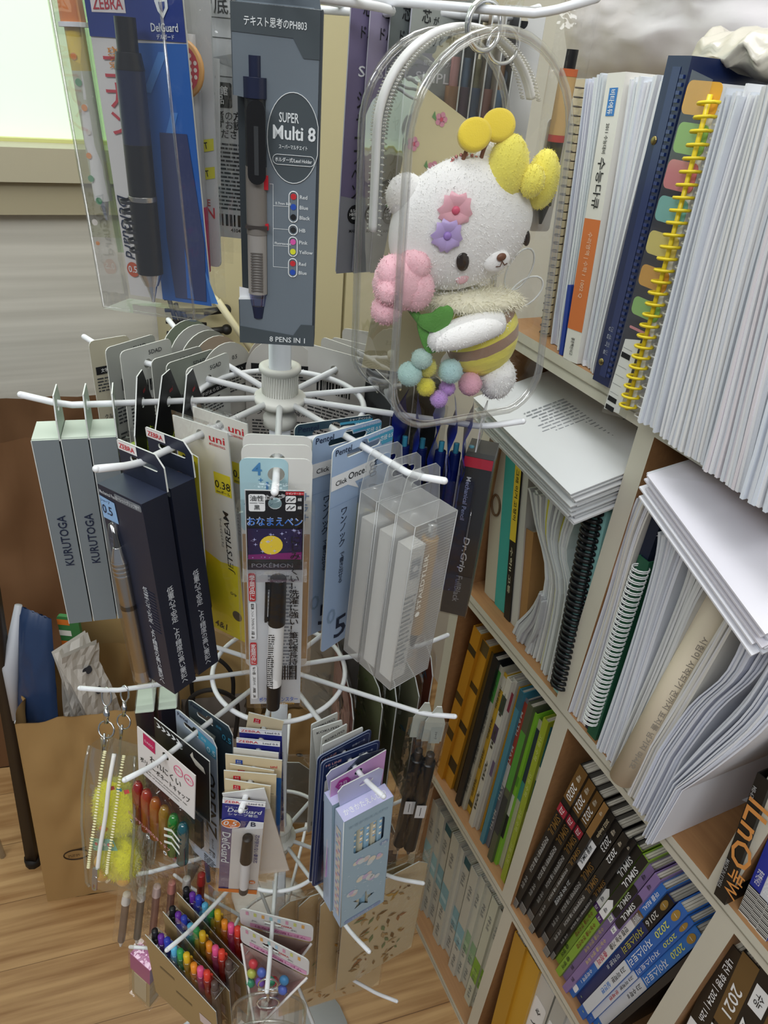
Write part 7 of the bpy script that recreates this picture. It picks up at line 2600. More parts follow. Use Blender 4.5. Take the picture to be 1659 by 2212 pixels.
bundle('paper_sheaf', 'fanned white sheaf in the middle of the right column', 'papers', [(1402, 1646), (1480, 1530), (1560, 1450), (1628, 1300)], [(1450, 1668), (1545, 1540), (1640, 1450), (1720, 1300)], -.014, .21, 12, ('#dcdfeb', '#cfd3e0', '#e4e6ee'), None, 45, .005, Z1)
bundle('paper_sheaf', 'bulging white sheaf with curled corner at the right edge', 'papers', [(1424, 1700), (1500, 1610), (1600, 1500), (1700, 1330)], [(1450, 1722), (1545, 1660), (1660, 1560), (1780, 1370)], -.026, .21, 15, ('#e0e4ee', '#d6dae6', '#e9eaef'), None, 46, .006, Z1)
# curled page lying at the foot of the last sheaf
o = thing('curled_page', 'curled white worksheet lying on the shelf under the last sheaf', 'paper sheet', on_z(1450, 1722, Z1 + .003))
m = MB()
cpts = [on_z(1450, 1722, Z1 + .002), on_z(1640, 1745, Z1 + .002), on_z(1700, 1600, Z1 + .02), on_z(1520, 1640, Z1 + .05)]
cl_ = [p - o.location for p in cpts]
m.grid(lambda u, v: cl_[0].lerp(cl_[1], u).lerp(cl_[3].lerp(cl_[2], u), v) + V((0, 0, .012 * sin(pi * u) * (1 - v))), 12, 10, pm('#e2e2e6', .75))
m.grid(lambda u, v: cl_[0].lerp(cl_[1], u).lerp(cl_[3].lerp(cl_[2], u), v) + V((0, 0, .012 * sin(pi * u) * (1 - v) - .0005)), 12, 10, pm('#e2e2e6', .75), flip=True)
g = random.Random(2)
for k in range(5):
    u0_, v0_ = .25 + .12 * k, .15 + .1 * (k % 3)
    pts_ = []
    for j in range(8):
        u, v = u0_ + j * .03, v0_ + .05 * sin(j * .9 + k)
        pts_.append(cl_[0].lerp(cl_[1], u).lerp(cl_[3].lerp(cl_[2], u), v) + V((0, 0, .012 * sin(pi * u) * (1 - v) + .0004)))
    m.tube(pts_, .00035, pm('#8d8f96', .7), 4)
m.build('sheet', o)
_c = [on_plane(1405, 1022, AN * (D - .025), AN), on_plane(1662, 1365, AN * (D - .050), AN)]
_c += [_c[1] + AN * .20 + V((0, 0, .040)), _c[0] + AN * .20 + V((0, 0, .024))]
slope_stack('paper_stack', 'slanting white stack lying across the right column sheaves', [_c[0], _c[1], _c[2], _c[3]], 12, .022, ('#e3e1ea', '#d9dbe2', '#e8e8ee'), 32, lines_=((.62, .70, .40, .62),))


def black_box(m, M, w, h):
    fl_text(m, M, 'lLnO', h * .58, .017, pm('#d9924c', .5), w=h * .50, rot=-90, x=.004)
    fl_text(m, M, '복W', h * .20, .013, pm('#d9924c', .5), rot=-90, x=.006)
    fl_text(m, M, 'MB-670', h * .86, .0030, pm('#9c9c9c', .5), rot=-90, x=-w * .30)
    fl_text(m, M, 'MADE IN KOREA', h * .20, .0035, pm('#9c9c9c', .5), w=h * .24, rot=-90, x=-w * .36)


book('black_carton', 'black carton with orange lettering at the right edge of the second row', 'carton', [(1578, 1835), (1600, 1858), (1668, 1700), (1632, 1660)], -.004, .16, '#191817', deco=black_box, pages=False, zb=Z1)


def barcode_book(c):
    def f(m, M, w, h):
        band(m, M, w, 0, h * .27, pm('#d9d8d2', .5), -.0002)
        for k in range(16):
            m.rect(-w * .48, w * .48, .002 + k * h * .0165, .002 + k * h * .0165 + h * (.006 if k % 3 else .010), -.0004, INK, M)
        fl_text(m, M, '좋은책신사고', h * .38, .0050, WHITE, w=h * .13, rot=-90)
    return f


for i, (bl, br, tr, tl, c) in enumerate((((1603, 1948), (1624, 1972), (1716, 1760), (1690, 1735), '#24349a'), ((1624, 1972), (1640, 1992), (1735, 1780), (1716, 1760), '#d5d8df'), ((1640, 1992), (1662, 2018), (1762, 1800), (1735, 1780), '#2a4aa8'))):
    book('workbook', ['blue book with barcode foot nearest the divider, right edge', 'pale book with barcode foot between two blue ones', 'second blue book with barcode foot at the right edge'][i], 'book', [bl, br, tr, tl], .004, .19, c, deco=barcode_book(c), zb=Z1)


# --- third row, left column: leaning magazines
def lerp2(a, b, t):
    return (a[0] + (b[0] - a[0]) * t, a[1] + (b[1] - a[1]) * t)


def row_of_books(B0, B1, T0, T1, specs, d, depth, zb, name='book', group=None, jit=True):
    tot = sum(s[0] for s in specs)
    t = 0.0
    for i, s in enumerate(specs):
        t0, t1 = t / tot, (t + s[0] * .93) / tot
        t += s[0]
        top = s[4] if len(s) > 4 else 0.0
        q = [lerp2(B0, B1, t0), lerp2(B0, B1, t1), lerp2(T0, T1, t1), lerp2(T0, T1, t0)]
        if top:
            q[2], q[3] = lerp2(q[1], q[2], 1 + top), lerp2(q[0], q[3], 1 + top)
        dj = ((i * 37) % 11 - 5) * .0011 if jit else 0
        if jit:
            k_ = 1 - ((i * 29) % 7) * .006
            q[2], q[3] = lerp2(q[1], q[2], k_), lerp2(q[0], q[3], k_)
        book(name, s[2], 'book', q, d + dj, depth, s[1], group, s[3], zb=zb)


def mag(*bands, txt=None, tc='#3a3a30'):
    def f(m, M, w, h):
        for (a, b, c) in bands:
            band(m, M, w, h * a, h * b, pm(c, .5))
        g = random.Random(int(h * 1e6) % 97)
        if txt:
            for k, z in enumerate((.2, .42, .64, .85)):
                fl_text(m, M, txt, h * z, min(.0045, w * .55), pm(tc, .5), w=h * .14, rot=-90)
    return f


row_of_books((940, 1668), (1098, 1916), (1024, 1352), (1192, 1572), [
    (1.5, '#b97f1e', 'orange book leftmost in the third row', mag((.30, .36, '#4a3612'), (.55, .60, '#4a3612'), (.86, .9, '#3b2d14'))), (1.9, '#c48a22', 'thick orange book second from the left in the third row', mag((.12, .2, '#3a2c14'), (.42, .47, '#3a2c14'), (.7, .74, '#4a3612'), (.93, 1, '#5a4a2a'))),
    (.9, '#5d4a22', 'dark brown slim book after the orange ones', None), (1.0, '#15181a', 'black book in the left column of the third row', None),
    (1.0, '#b9b6a6', 'grey white magazine with green top', mag((.78, .97, '#3f8a3a'), txt='수학의 정석')), (1.1, '#d0a62c', 'yellow magazine next to the green topped one', mag((.9, .98, '#d9d6cb'), (.05, .09, '#4d431f'), txt='개념원리')),
    (.9, '#c6c2b6', 'white magazine with dark blocks in the third row', mag((.62, .72, '#4a3a52'), (.8, .9, '#35463a'), txt='쎈')), (.9, '#bdb9b0', 'pale magazine with maroon patch', mag((.82, .93, '#8a2a3e'), (.4, .5, '#6d5b78'))),
    (.7, '#cf9c28', 'slim mustard yellow book in the third row', None), (.8, '#3f7f92', 'slim blue teal book in the third row', mag((.9, 1, '#2d5f70'))), (1.1, '#77757c', 'grey book with red white lettered top', mag((.60, .98, '#a94432'), (.45, .6, '#c7c4bd'), txt='MATH', tc='#d9d5cc')),
    (1.0, '#4e5440', 'dark grey green patterned book', mag((.5, .85, '#4f8f35'), (.2, .45, '#2e3436'))), (.9, '#82bf35', 'bright lime green book near the divider', mag((.36, .5, '#c9cdbb'), (.2, .36, '#1f2620'), (.56, .62, '#5d9a2d'))),
    (1.1, '#bdbaa2', 'cream book with teal and navy patches near the divider', mag((.5, .62, '#3f8c86'), (.62, .95, '#2a3346'))), (1.0, '#97a62e', 'olive lime book second from the divider', mag(txt='고등 수학', tc='#c9d07a')), (.7, '#1f5f66', 'dark teal slim book touching the divider', mag((.3, .5, '#c6c8bd'), (.7, .78, '#c6c8bd')))],
    .012, .19, Z2, 'magazine')
GOLD = pm('#8d6a34', .4, metal=.3)
TAN = '#8a6636'


def simul(year, top_c='#6f5027', red=True, ti='SIMUL', low=None, band_c=None, tx=WHITE):
    def f(m, M, w, h):
        if top_c:
            band(m, M, w, h * .80, h, pm(top_c, .45))
        if red:
            band(m, M, w, h * .715, h * .765, pm('#a3263a', .45), -.0004)
            fl_text(m, M, '고3', h * .74, w * .45, WHITE, rot=-90, y=-.0006)
        if low:
            band(m, M, w, h * .05, h * .60, pm(low, .5))
        if year:
            fl_text(m, M, year, h * .86, w * .62, tx, w=h * .085, rot=-90, y=-.0006)
        fl_text(m, M, '씨뮬', h * .945, w * .40, pm('#d9cfba', .5), rot=-90, y=-.0006)
        fl_text(m, M, ti, h * .64, w * .68, GOLD if not low else INK, w=h * .12, rot=-90, y=-.0006)
        fl_text(m, M, '전국연합학력평가 기출 모의고사', h * .42, w * .40, pm('#c9c9c6', .5) if not low else INK, w=h * .26, rot=-90, y=-.0006)
        fl_text(m, M, '수학 영역', h * .20, w * .40, pm('#a9a9a6', .5), w=h * .09, rot=-90, y=-.0006)
        band(m, M, w, h * .0, h * .055, pm('#a9a6a0', .5), -.0004)
        for k in range(5):
            m.rect(-w * .46, w * .46, h * (.004 + .010 * k), h * (.008 + .010 * k), -.0006, INK, M)
    return f


def sim_white(m, M, w, h):
    band(m, M, w, h * .62, h * .80, WHITE)
    fl_text(m, M, '씨뮬 SIMUL', h * .71, w * .6, INK, w=h * .13, rot=-90, y=-.0006)
    fl_text(m, M, '2022 Analyze', h * .90, w * .5, pm('#d8c9a6', .5), w=h * .12, rot=-90)
    fl_text(m, M, '고1 국어 전국연합', h * .4, w * .5, LITE, w=h * .2, rot=-90)


def lime_sim(m, M, w, h):
    band(m, M, w, h * .58, h, pm('#17181a', .4))
    m.flat([(-w / 2, h * .56), (w / 2, h * .56), (w / 2, h * .66), (0, h * .69), (-w / 2, h * .66)], -.0004, WHITE, M=M)
    band(m, M, w, h * .52, h * .56, pm('#4a2468', .5))
    fl_text(m, M, 'SIMUL', h * .86, w * .72, WHITE, w=h * .13, rot=-90, y=-.0006)
    fl_text(m, M, '씨뮬', h * .61, w * .5, INK, rot=-90, y=-.0006)
    fl_text(m, M, '고3', h * .54, w * .4, WHITE, rot=-90, y=-.0006)
    fl_text(m, M, '수능기출 전국연합', h * .38, w * .5, pm('#7a2a22', .5), w=h * .22, rot=-90)
    fl_text(m, M, '@ 영어', h * .12, w * .6, INK, w=h * .1, rot=-90)


def purple_sim(m, M, w, h):
    m.flat([(q[0], q[1]) for q in rrect(w * .94, h * .23, w * .3, 4, 0, h * .74)], -.0003, pm('#1b1a1e', .4), M=M)
    fl_text(m, M, 'SIMUL', h * .74, w * .62, WHITE, w=h * .12, rot=-90, y=-.0006)
    fl_text(m, M, '씨뮬', h * .93, w * .5, INK, rot=-90)
    m.rect(-w * .3, w * .3, h * .575, h * .615, -.0003, WHITE, M)
    fl_text(m, M, '고2', h * .595, w * .4, INK, rot=-90, y=-.0006)
    fl_text(m, M, '수능기출 영어 독해', h * .40, w * .48, pm('#d8c68a', .5), w=h * .22, rot=-90)
    fl_text(m, M, '영어', h * .12, w * .55, INK, rot=-90)


def real_book(m, M, w, h):
    band(m, M, w, h * .32, h * .79, pm('#e3e1dc', .5))
    band(m, M, w, h * .72, h * .80, pm('#7d5a30', .5))
    fl_text(m, M, '2015', h * .76, w * .6, WHITE, rot=-90, y=-.0006)
    fl_text(m, M, '마플 REAL', h * .89, w * .55, WHITE, w=h * .13, rot=-90)
    fl_text(m, M, '만점 수능 기출', h * .58, w * .6, INK, w=h * .18, rot=-90, y=-.0006)
    fl_text(m, M, '총정리', h * .40, w * .65, pm('#c22f5a', .5), rot=-90, y=-.0006, w=h * .1)
    fl_text(m, M, '수학영역 1', h * .21, w * .5, WHITE, w=h * .13, rot=-90)
    m.flat(rrect(w * .7, h * .05, w * .2, 3, 0, h * .07), -.0003, WHITE, M=M)


def story(year, low, topc, title, labels_c, sub):
    def f(m, M, w, h):
        if topc:
            band(m, M, w, h * .77, h, pm(topc, .45))
        if low:
            m.flat(rrect(w * .98, h * .46, w * .12, 3, 0, h * .30), -.0003, pm(low, .5), M=M)
        m.flat(circ(w * .30, 22, 0, h * .945, h * .032), -.0004, pm('#a8843a', .4), M=M)
        fl_text(m, M, '1', h * .945, w * .34, WHITE, rot=-90, y=-.0006)
        fl_text(m, M, year, h * .835, w * .50, pm('#dfe06a' if year == '2020' else '#e6e3da', .5), w=h * .10, rot=-90, y=-.0006)
        fl_text(m, M, '자이스토리', h * .645, w * .66, pm(title, .5), w=h * .20, rot=-90, y=-.0006)
        fl_text(m, M, sub[0], h * .44, w * .44, INK if low else LITE, w=h * .13, rot=-90, y=-.0006)
        if len(sub) > 1:
            fl_text(m, M, sub[1], h * .31, w * .46, pm(labels_c, .5), w=h * .09, rot=-90, y=-.0006)
        m.flat(circ(w * .12, 10, 0, h * .045), -.0004, pm('#9fb08a', .5), M=M)
    return f


row_of_books((1103, 1941), (1338, 2215), (1253, 1650), (1537, 2046), [
    (1.25, '#1b1917', 'black and brown exam book dated 2020, leftmost in its row', simul('2020')), (1.25, '#1b1917', 'black and brown exam book dated 2021, second in its row', simul('2021')), (1.2, '#1b1917', 'black and brown exam book dated 2021, third in its row', simul('2021')),
    (.8, '#211d19', 'thin black exam book with tan top', simul('', '#8f6a3c', False)), (.95, '#1c1a18', 'black exam book with white title block', sim_white), (1.2, '#1a1a1a', 'black exam book dated 2023 in the tightly packed row', simul('2023', None, False)),
    (1.0, '#1c1b1a', 'black exam book dated 2022 with small gold title', simul('2022', None, False)), (.7, '#1a1a1c', 'thin black exam book before the lime ones', simul('', None, False)), (.95, '#86ab35', 'lime exam book with black top, upper one', lime_sim, .0), (.95, '#86ab35', 'lime exam book with black top, lower one', lime_sim),
    (.95, '#8a72a8', 'purple exam book next to the lime ones', purple_sim), (.95, '#8a72a8', 'purple exam book next to the blue and white one', purple_sim), (1.0, '#2f6fbf', 'blue and white exam book dated 2015', real_book),
    (1.3, '#23356f', 'navy exam book dated 2016 with yellow title', story('2016', None, '#1d1b1a', '#d8cf4a', '#8d3a3a', ('미적분 II',))), (1.45, '#2c66b8', 'blue exam book dated 2020 with white label and blue subtitle', story('2020', '#d5d9e0', None, '#e6eaf0', '#3a7fd0', ('고3 미적분', '실전편'))),
    (.95, '#2c66b8', 'slim blue exam book dated 2020 with red subtitle', story('2020', '#d5d9e0', None, '#e6eaf0', '#c03a34', ('고3 미적분', '문제편'))), (1.5, '#2f78c8', 'thick bright blue exam book dated 2020 with plain white label', story('2020', '#dde0e4', None, '#e8ecf2', '#c03a34', ('고3 수학 II',))),
    (.9, '#23262a', 'dark book lying against the blue exam books', None)],
    .010, .19, Z2, 'exam_book')


def sim_big(kind):
    def f(m, M, w, h):
        if kind == 0:
            fl_text(m, M, '내신 학평 | 2024 | 12th', h * .80, w * .42, WHITE, w=h * .30, rot=-90)
            band(m, M, w * .9, h * .36, h * .62, WHITE)
            fl_text(m, M, 'SIMUL 씨뮬', h * .49, w * .42, INK, w=h * .22, rot=-90, y=-.0006)
        elif kind == 1:
            band(m, M, w, h * .70, h, pm('#6f5531', .45))
            fl_text(m, M, '2021', h * .82, w * .62, WHITE, w=h * .12, rot=-90, y=-.0006)
            band(m, M, w * .96, h * .42, h * .68, WHITE)
            fl_text(m, M, 'SIMUL', h * .52, w * .7, INK, w=h * .18, rot=-90, y=-.0006)
        else:
            fl_text(m, M, '2023', h * .72, w * .62, WHITE, w=h * .16, rot=-90)
            m.rect(-w * .35, w * .35, h * .85, h * .94, -.0003, WHITE, M)
            fl_text(m, M, '수능', h * .895, w * .4, INK, rot=-90, y=-.0006)
            fl_text(m, M, 'SIMUL', h * .48, w * .7, pm('#a98148', .4), w=h * .18, rot=-90)
    return f


for i, (q, c) in enumerate(((((1450, 2275), (1488, 2315), (1606, 2062), (1574, 2036)), '#1f1a17'), (((1489, 2316), (1520, 2350), (1640, 2085), (1607, 2063)), '#231f1b'), (((1521, 2351), (1560, 2392), (1690, 2128), (1644, 2090)), '#1a1a1b'), (((1561, 2393), (1600, 2430), (1735, 2165), (1692, 2130)), '#6d5330'))):
    book('exam_book', ['black exam book dated 2024 with white title block, lower right corner', 'black and brown exam book dated 2021 in the lower right corner', 'black exam book dated 2023 in the lower right corner', 'brown exam book cut off at the lower right corner'][i], 'book', list(q), .010, .19, c, deco=sim_big(i) if i < 3 else None, zb=Z2)


# --- bottom row
def white_nb(c1, c2, z1_, dk=False):
    def f(m, M, w, h):
        band(m, M, w, h * z1_, h * (z1_ + .20), pm(c1, .5))
        band(m, M, w * .8, h * (z1_ + .06), h * (z1_ + .10), pm(c2, .5), -.0004)
        for k, z in enumerate((.12, .3, .8)):
            fl_text(m, M, '수학 노트', h * z, w * .45, pm('#6d7276', .5), w=h * .12, rot=-90)
        if dk:
            band(m, M, w, h * .93, h, pm('#1f5560', .5), -.0004)
    return f


LBL, GRN1, GRN2 = '#8fb7bd', '#8fb08a', '#7faa3c'
row_of_books((897, 1950), (1032, 2176), (933, 1722), (1093, 1980), [
    (1.0, '#b3b3a8', 'grey white notebook leftmost on the bottom shelf', white_nb(LBL, '#b9cdd0', .45)), (1.0, '#bdbdb2', 'white notebook with blue band, second on the bottom shelf', white_nb(LBL, '#b9cdd0', .42)),
    (1.1, '#c0c0b6', 'white notebook with dark teal top on the bottom shelf', white_nb('#7faab6', '#a9c6cc', .40, True)), (1.1, '#bfbfb4', 'white notebook right of the dark teal topped one', white_nb('#7faab6', '#a9c6cc', .36)), (.7, '#c8c8be', 'plain slim white notebook on the bottom shelf', None),
    (1.1, '#c3c3ba', 'second white notebook with dark teal top on the bottom shelf', white_nb('#86b0bb', '#a9c6cc', .30, True)), (1.1, '#c0c0b6', 'white notebook with pale blue band mid bottom shelf', white_nb('#86b0bb', '#a9c6cc', .28)), (.9, '#c6c7ba', 'white notebook with grey green band', white_nb(GRN1, '#a9c39f', .30)),
    (1.0, '#c2c3b6', 'white notebook with sage band near the divider', white_nb(GRN1, '#a9c39f', .26)), (1.0, '#c3c6b4', 'white notebook with bright green band', white_nb(GRN2, '#9cc05c', .24)), (1.0, '#c6c8b9', 'white notebook with bright green band touching the divider', white_nb(GRN2, '#9cc05c', .22))],
    .02, .19, Z3, 'white_notebook')


def label_strip(txt):
    def f(m, M, w, h):
        m.flat(rrect(w * .8, h * .55, w * .15, 3, 0, h * .58), -.0003, WHITE, M=M)
        for k, ch in enumerate(txt):
            fl_text(m, M, ch, h * (.78 - .1 * k), w * .34, INK, rot=-20, y=-.0006)
    return f


row_of_books((1035, 2315), (1180, 2540), (1112, 2012), (1300, 2300), [
    (1.3, '#b98a24', 'mustard yellow binder at the divider on the bottom shelf', None), (1.6, '#c99a2c', 'wide yellow binder on the bottom shelf', None), (1.7, '#cfcfca', 'white binder with handwritten label on the bottom shelf', label_strip('갈ㅅㅋㅁ')),
    (1.3, '#b9bab4', 'grey white binder with label, bottom shelf', label_strip('수학자료')), (1.3, '#c3c3bf', 'pale binder with second label, bottom shelf', label_strip('모의고사')), (1.2, '#b5b7b6', 'grey binder near the bottom edge', None), (1.2, '#3c4a46', 'dark green binder near the bottom edge', None)],
    .012, .20, Z3, 'binder')
# ---------------------------------------------------------------- left and rear: paper bags, cabinet, odds and ends on the floor
def kraft(hexc, bump=.35):
    return pm(hexc, .75, spec=.2, bump=bump, bscale=22)


def paper_bag(name, label, bot, top, col, seed, group=None, handles=None, hcol='#b59a6a', amp=.010, deco=None):
    """bot / top: four corners each, starting at the front left and going round by the right"""
    B, T = [V(p) for p in bot], [V(p) for p in top]
    o = thing(name, label, 'paper bag', (B[0] + B[1] + B[2] + B[3]) / 4, 0, group)
    org = V(o.location)
    mt = kraft(col)
    m = MB()
    cen = sum(T, V((0, 0, 0))) / 4
    for s in range(4):
        a, b, c, d = B[s], B[(s + 1) % 4], T[(s + 1) % 4], T[s]
        nrm = (b - a).cross(d - a).normalized()
        for ins in (0, 1):
            def fn(u, v):
                p = a.lerp(b, u).lerp(d.lerp(c, u), v)
                e = sin(pi * u) * (0.25 + .75 * v)
                fold = abs(noise.noise(V((u * 3 + seed, v * 4, s * 2.3)))) - .25
                k = amp * e * (fold * 2 + .6 * noise.noise(V((u * 7, v * 6 + seed, s * 5.1))))
                return p + nrm * (k - ins * .0012) - org
            m.grid(fn, 22, 26, mt, True, flip=(ins == 1))
    m.add([p - org for p in B], [(3, 2, 1, 0)], mt)
    if deco:
        deco(m, B, T, org)
    m.build('body', o)
    for h in (handles or []):
        hm = MB()
        hm.tube(spline([V(p) - org for p in h], 8), .0035, pm(hcol, .8), 8)
        hm.build('handle', o)
    return o


FN = V((-.268, .963, 0)).normalized()                 # the bags stand roughly square to this direction
FX = V((.963, .268, 0))


def bag_box(p, w, dp, h, tw=0.0, lean=(0, 0), flare=.0):
    b = [V(p), V(p) + FX * w, V(p) + FX * w + FN * dp, V(p) + FN * dp]
    c = FX * lean[0] + FN * lean[1] + V((0, 0, h))
    t = [b[0] + c - FX * flare, b[1] + c + FX * flare, b[2] + c + FX * flare, b[3] + c - FX * flare]
    return b, t


def oval_logo(m, B, T, org):
    Mo = Matrix.Translation(B[0].lerp(B[1], .36).lerp(T[0].lerp(T[1], .36), .30) - org - FN * .0072) @ Matrix(((FX.x, FN.x, 0, 0), (FX.y, FN.y, 0, 0), (0, 0, 1, 0), (0, 0, 0, 1)))
    dk = pm('#3a2a18', .7)
    m.tube([(.0185 * cos(2 * pi * k / 28), 0, .0125 * sin(2 * pi * k / 28)) for k in range(28)], .0011, dk, 6, True, Mo)
    m.flat([(-.017, .010), (-.004, .0150), (.014, .0185), (.019, .0190), (.012, .0140), (-.004, .0125)], -.0012, dk, M=Mo)
    lines(m, -.012, .012, -.004, .003, 2, dk, Mo, y=-.0010, seed=3)


b, t = bag_box((-.497, .624, 0), .150, .145, .430, lean=(.036, 0), flare=.008)
paper_bag('kraft_bag', 'brown kraft bag with dark oval mark standing at the front left, filled with packages', b, t, '#b3915f', 1, deco=oval_logo, amp=.012)
b, t = bag_box((-.455, .800, 0), .285, .14, .60, lean=(.0, .0), flare=.0)
paper_bag('kraft_bag', 'large creased kraft bag behind the rack, taller than the filled bag', b, t, '#ab8f60', 4, amp=.030, handles=[[b[0].lerp(b[1], .3) + V((0, 0, .585)), b[0].lerp(b[1], .36) + V((0, 0, .66)) - FN * .01, b[0].lerp(b[1], .56) + V((0, 0, .66)) - FN * .01, b[0].lerp(b[1], .62) + V((0, 0, .585))]])
b, t = bag_box((-.760, .850, 0), .305, .17, .70, lean=(.03, .02), flare=.0)
paper_bag('shaded_kraft_bag', 'kraft bag coloured darker for shade, with paper handle at the far left', b, t, '#75553a', 7, amp=.030, handles=[[t[0].lerp(t[1], .12) - V((0, 0, .04)), t[0].lerp(t[1], .16) + V((0, 0, .045)), t[0].lerp(t[1], .34) + V((0, 0, .05)), t[0].lerp(t[1], .38) - V((0, 0, .04))]])  # ordinary kraft; the shade around it is put into a darker brown
b, t = bag_box((-.285, .735, 0), .105, .075, .30, lean=(.0, .01))
paper_bag('taupe_bag', 'taupe paper bag with black rope handles behind the rack', b, t, '#8d8278', 11, amp=.004, hcol='#1d1a19',
          handles=[[t[0].lerp(t[1], .2) - V((0, 0, .02)), t[0].lerp(t[1], .15) + V((0, 0, .07)), t[0].lerp(t[1], .5) + V((0, 0, .115)) - FN * .02, t[0].lerp(t[1], .85) + V((0, 0, .06)), t[0].lerp(t[1], .8) - V((0, 0, .02))],
                   [t[3].lerp(t[2], .2) - V((0, 0, .02)), t[3].lerp(t[2], .2) + V((0, 0, .05)), t[3].lerp(t[2], .5) + V((0, 0, .09)), t[3].lerp(t[2], .8) + V((0, 0, .05)), t[3].lerp(t[2], .8) - V((0, 0, .02))]])


def two_holes(m, B, T, org):
    for k in (.55, .68):
        p = B[0].lerp(B[1], .42).lerp(T[0].lerp(T[1], .42), k) - org - FN * .004
        m.ball(tuple(p), (.006, .0015, .004), pm('#16120d', .8), 12, 8)


b, t = bag_box((-.165, .775, 0), .150, .10, .33, lean=(.0, .0))
paper_bag('kraft_bag', 'dim kraft bag with two dark holes behind the pole', b, t, '#94794f', 15, amp=.010, deco=two_holes)

# packages inside the front bag
o = thing('navy_package', 'navy and white soft package sticking out of the front kraft bag', 'package', (-.455, .700, .36))
m = MB()
Pn = [V((-.045, -.020, .02)), V((.020, -.035, .0)), V((.015, .020, .185)), V((-.030, .025, .20))]


def pk_fn(sgn):
    def fn(u, v):
        p = Pn[0].lerp(Pn[1], u).lerp(Pn[3].lerp(Pn[2], u), v)
        e = (sin(pi * u) * sin(pi * v)) ** .5 if 0 < u < 1 and 0 < v < 1 else 0
        return p + V((0, -sgn * (.014 * e + .003 * noise.noise(V((u * 8, v * 8, 2)))), 0))
    return fn


m.grid(pk_fn(1), 14, 16, pm('#26395a', .35, spec=.5))
m.grid(pk_fn(-1), 14, 16, pm('#26395a', .35, spec=.5), flip=True)
m.build('pouch', o)
m = MB()
m.tube([Pn[0] + V((-.003, 0, 0)), Pn[0].lerp(Pn[3], .5) + V((-.008, -.004, 0)), Pn[3]], [.004, .012, .005], pm('#b9bcc4', .45), 10)
m.tube([Pn[0], Pn[0].lerp(Pn[1], .5) + V((0, -.008, -.006)), Pn[1]], [.006, .014, .006], pm('#c3c4c6', .45), 10)
m.build('white_edge', o)
o = thing('white_package', 'white folded package with dark marks in the front kraft bag', 'package', (-.395, .700, .36))
m = MB()
for k, (x_, tw_, h_, c) in enumerate(((-.018, .10, .155, '#cfcac2'), (.0, -.08, .165, '#d6d2cb'), (.022, -.22, .150, '#c9c3bb'))):
    Mk_ = Matrix.Translation((x_, .0, 0)) @ Matrix.Rotation(tw_, 4, 'Y') @ Matrix.Rotation(radians(50 + 8 * k), 4, 'Z')
    m.grid(lambda u, v: (-.026 + .052 * u, .003 * sin(v * 5 + k) + .004 * noise.noise(V((u * 5, v * 6, k))), h_ * v), 8, 12, pm(c, .5, bump=.2, bscale=40), False, Mk_)
    m.grid(lambda u, v: (-.026 + .052 * u, .006 + .003 * sin(v * 5 + k), h_ * v), 8, 12, pm(c, .5, bump=.2, bscale=40), False, Mk_, True)
    for z_ in (.075, .115):
        m.flat(rrect(.010, .012, .004, 3, .004, z_), -.006, pm('#3a3b42', .5), M=Mk_)
m.build('folds', o)
o = thing('carrot_package', 'small green and orange wrapped snack between the packages in the front bag', 'snack pack', (-.425, .735, .40))
m = MB()
m.plate(rrect(.030, .130, .004, 3, 0, .075), -.003, .003, pm('#3f7a45', .4))
for k in range(3):
    m.rect(-.015, .002, .085 + k * .020, .095 + k * .020, -.0034, pm(('#d8742c', '#e4e0d6')[k % 2], .4))
m.build('wrapper', o)

# tall cream cabinet against the end wall, with a light strip leaning on it
o = thing('cream_cabinet', 'tall cream cabinet against the end wall behind the rack', 'cabinet', (-.02, 1.20, 0), atan2(AN.y, AN.x))
CRM = pm('#c8bf97', .55, bump=.03, bscale=30)
_w = Matrix.Rotation(-atan2(AN.y, AN.x), 4, 'Z')
cl = on_plane(374, 780, AS * (WALL_A - .15), AS)
o.location = (cl.x, cl.y, 0)
m = MB()
m.box(0.0, .68 - cl.dot(AN), 0, .14, 0.0, 1.9, CRM)
m.build('carcass', o)
m = MB()
m.box(.012, .29, -.012, -.001, .02, 1.88, CRM)
m.build('door', o)
m = MB()
m.box(.296, .60, -.012, -.001, .02, 1.88, CRM)
m.build('door', o)
pa, pb = on_plane(470, 650, AS * (WALL_A - .20), AS), on_plane(575, 800, AS * (WALL_A - .20), AS)
o = thing('cream_strip', 'thin cream strip slanting in front of the cream cabinet', 'strip', pa)
m = MB()
dv_ = pb - pa
m.tube([(0, 0, 0), dv_], .006, pm('#ddd6b0', .5), 4)
m.tube([dv_, dv_ + AS * .035], .004, pm('#ddd6b0', .5), 6)
m.tube([(0, 0, 0), AS * .035], .004, pm('#ddd6b0', .5), 6)
m.build('bar', o)
pc = on_plane(425, 705, AS * (WALL_A - .185), AS)
o = thing('black_lattice_rack', 'black lattice holder with pegs on the cream cabinet', 'holder', pc, atan2(AN.y, AN.x))
m = MB()
bk_ = pm('#23221f', .5)
for k in range(6):
    m.tube([(-.040 + k * .010, 0, .050 - k * .012), (-.018 + k * .010, 0, -.058)], .0035, bk_, 6)
    m.tube([(-.046, .004, .045 - k * .018), (.016, .004, .045 - k * .022)], .0035, bk_, 6)
m.build('lattice', o)
for z_ in (.022, -.010):
    m = MB()
    m.tube([(.012, 0, z_), (.044, -.006, z_ + .004)], .0055, bk_, 10)
    m.ball((.046, -.006, z_ + .004), .0085, bk_, 12, 8)
    m.build('peg', o)
m = MB()
m.tube([(-.015, .002, .0), (-.015, .023, .0)], .004, bk_, 6)
m.build('mount', o)

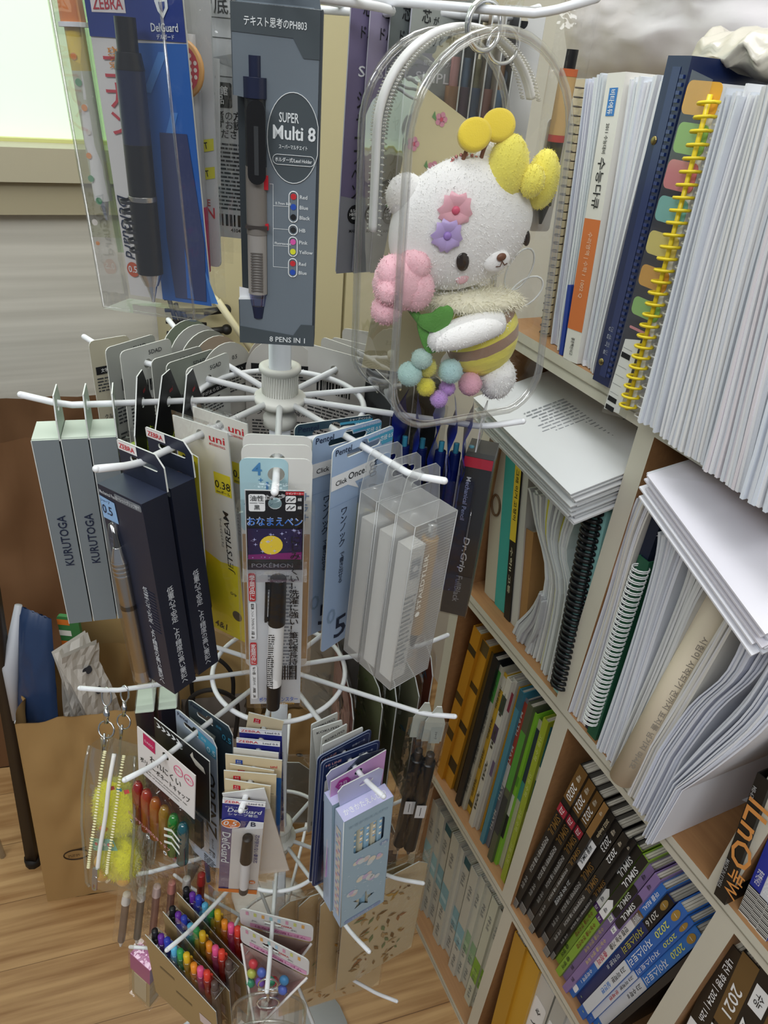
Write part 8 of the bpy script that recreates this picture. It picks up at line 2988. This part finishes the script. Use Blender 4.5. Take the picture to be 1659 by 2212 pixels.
# dark table leg and a metal rod at the left edge
f0 = on_z(74, 1862, 0)
f1 = on_plane(2, 1420, f0, FN)
o = thing('table_leg', 'dark brown slanting table leg left of the kraft bag', 'table leg', f0)
m = MB()
m.tube([(0, 0, .004), f1 - f0, (f1 - f0) * 1.6], .0125, pm('#2e241c', .5), 4)
m.tube([(0, 0, 0), (0, 0, .016)], .014, pm('#1c1713', .6), 10)
m.build('post', o)
f0 = on_z(6, 1850, 0)
o = thing('metal_rod', 'thin pale metal leg at the very left edge', 'metal leg', f0)
m = MB()
m.tube([(0, 0, 0), (-.010, .01, .5)], .005, CHROME, 8)
m.build('rod', o)

# odds and ends on the floor under the rack
f0 = on_z(425, 1960, 0)
o = thing('gift_box', 'red and cream box with green stripe on the floor under the left arms', 'box', f0, radians(20))
m = MB()
m.box(-.03, .12, .06, .16, 0, .085, pm('#c5ab7c', .6), front=pm('#b99c6c', .6))
m.box(-.0305, .1205, .0595, .1605, .050, .070, pm('#9a2326', .5))
m.box(-.0305, .1205, .0595, .1605, .030, .036, pm('#3f6b48', .5))
m.build('carton', o)
f0 = on_z(655, 1770, 0)
o = thing('plastic_tray', 'grey translucent plastic tray on the floor behind the pole', 'tray', f0, radians(15))
m = MB()
tq = film('#dfe2e4', gloss=.12, milky=.35, milk='#c9cccd')
m.box(-.055, .055, .0, .08, 0, .003, tq)
for a_ in ((-.055, -.052, 0, .08), (.052, .055, 0, .08), (-.055, .055, 0, .003), (-.055, .055, .077, .08)):
    m.box(a_[0], a_[1], a_[2], a_[3], 0, .05, tq)
m.build('tray', o)
o = thing('yellow_toy', 'small yellow and pink soft toy in the grey tray', 'toy', f0 + V((-.005, .045, .003)))
b = blob((0, 0, .035), (.026, .020, .032), PY_, 22, 16, .0012, 300)
b.build('body', o)
m = MB()
m.ball((.010, -.017, .035), (.011, .006, .010), pm('#d98aa0', .8), 12, 8)
m.build('patch', o, 'pink patch')
f0 = on_z(575, 2010, 0)
o = thing('white_bag', 'pale crumpled plastic bag on the floor behind the triangle pouches', 'plastic bag', f0 + V((.0, .035, 0)))
b = blob((0, 0, .028), (.065, .040, .030), pm('#d1cdc3', .4, bump=.3, bscale=40), 34, 22, .007, 40)
b.build('film', o)
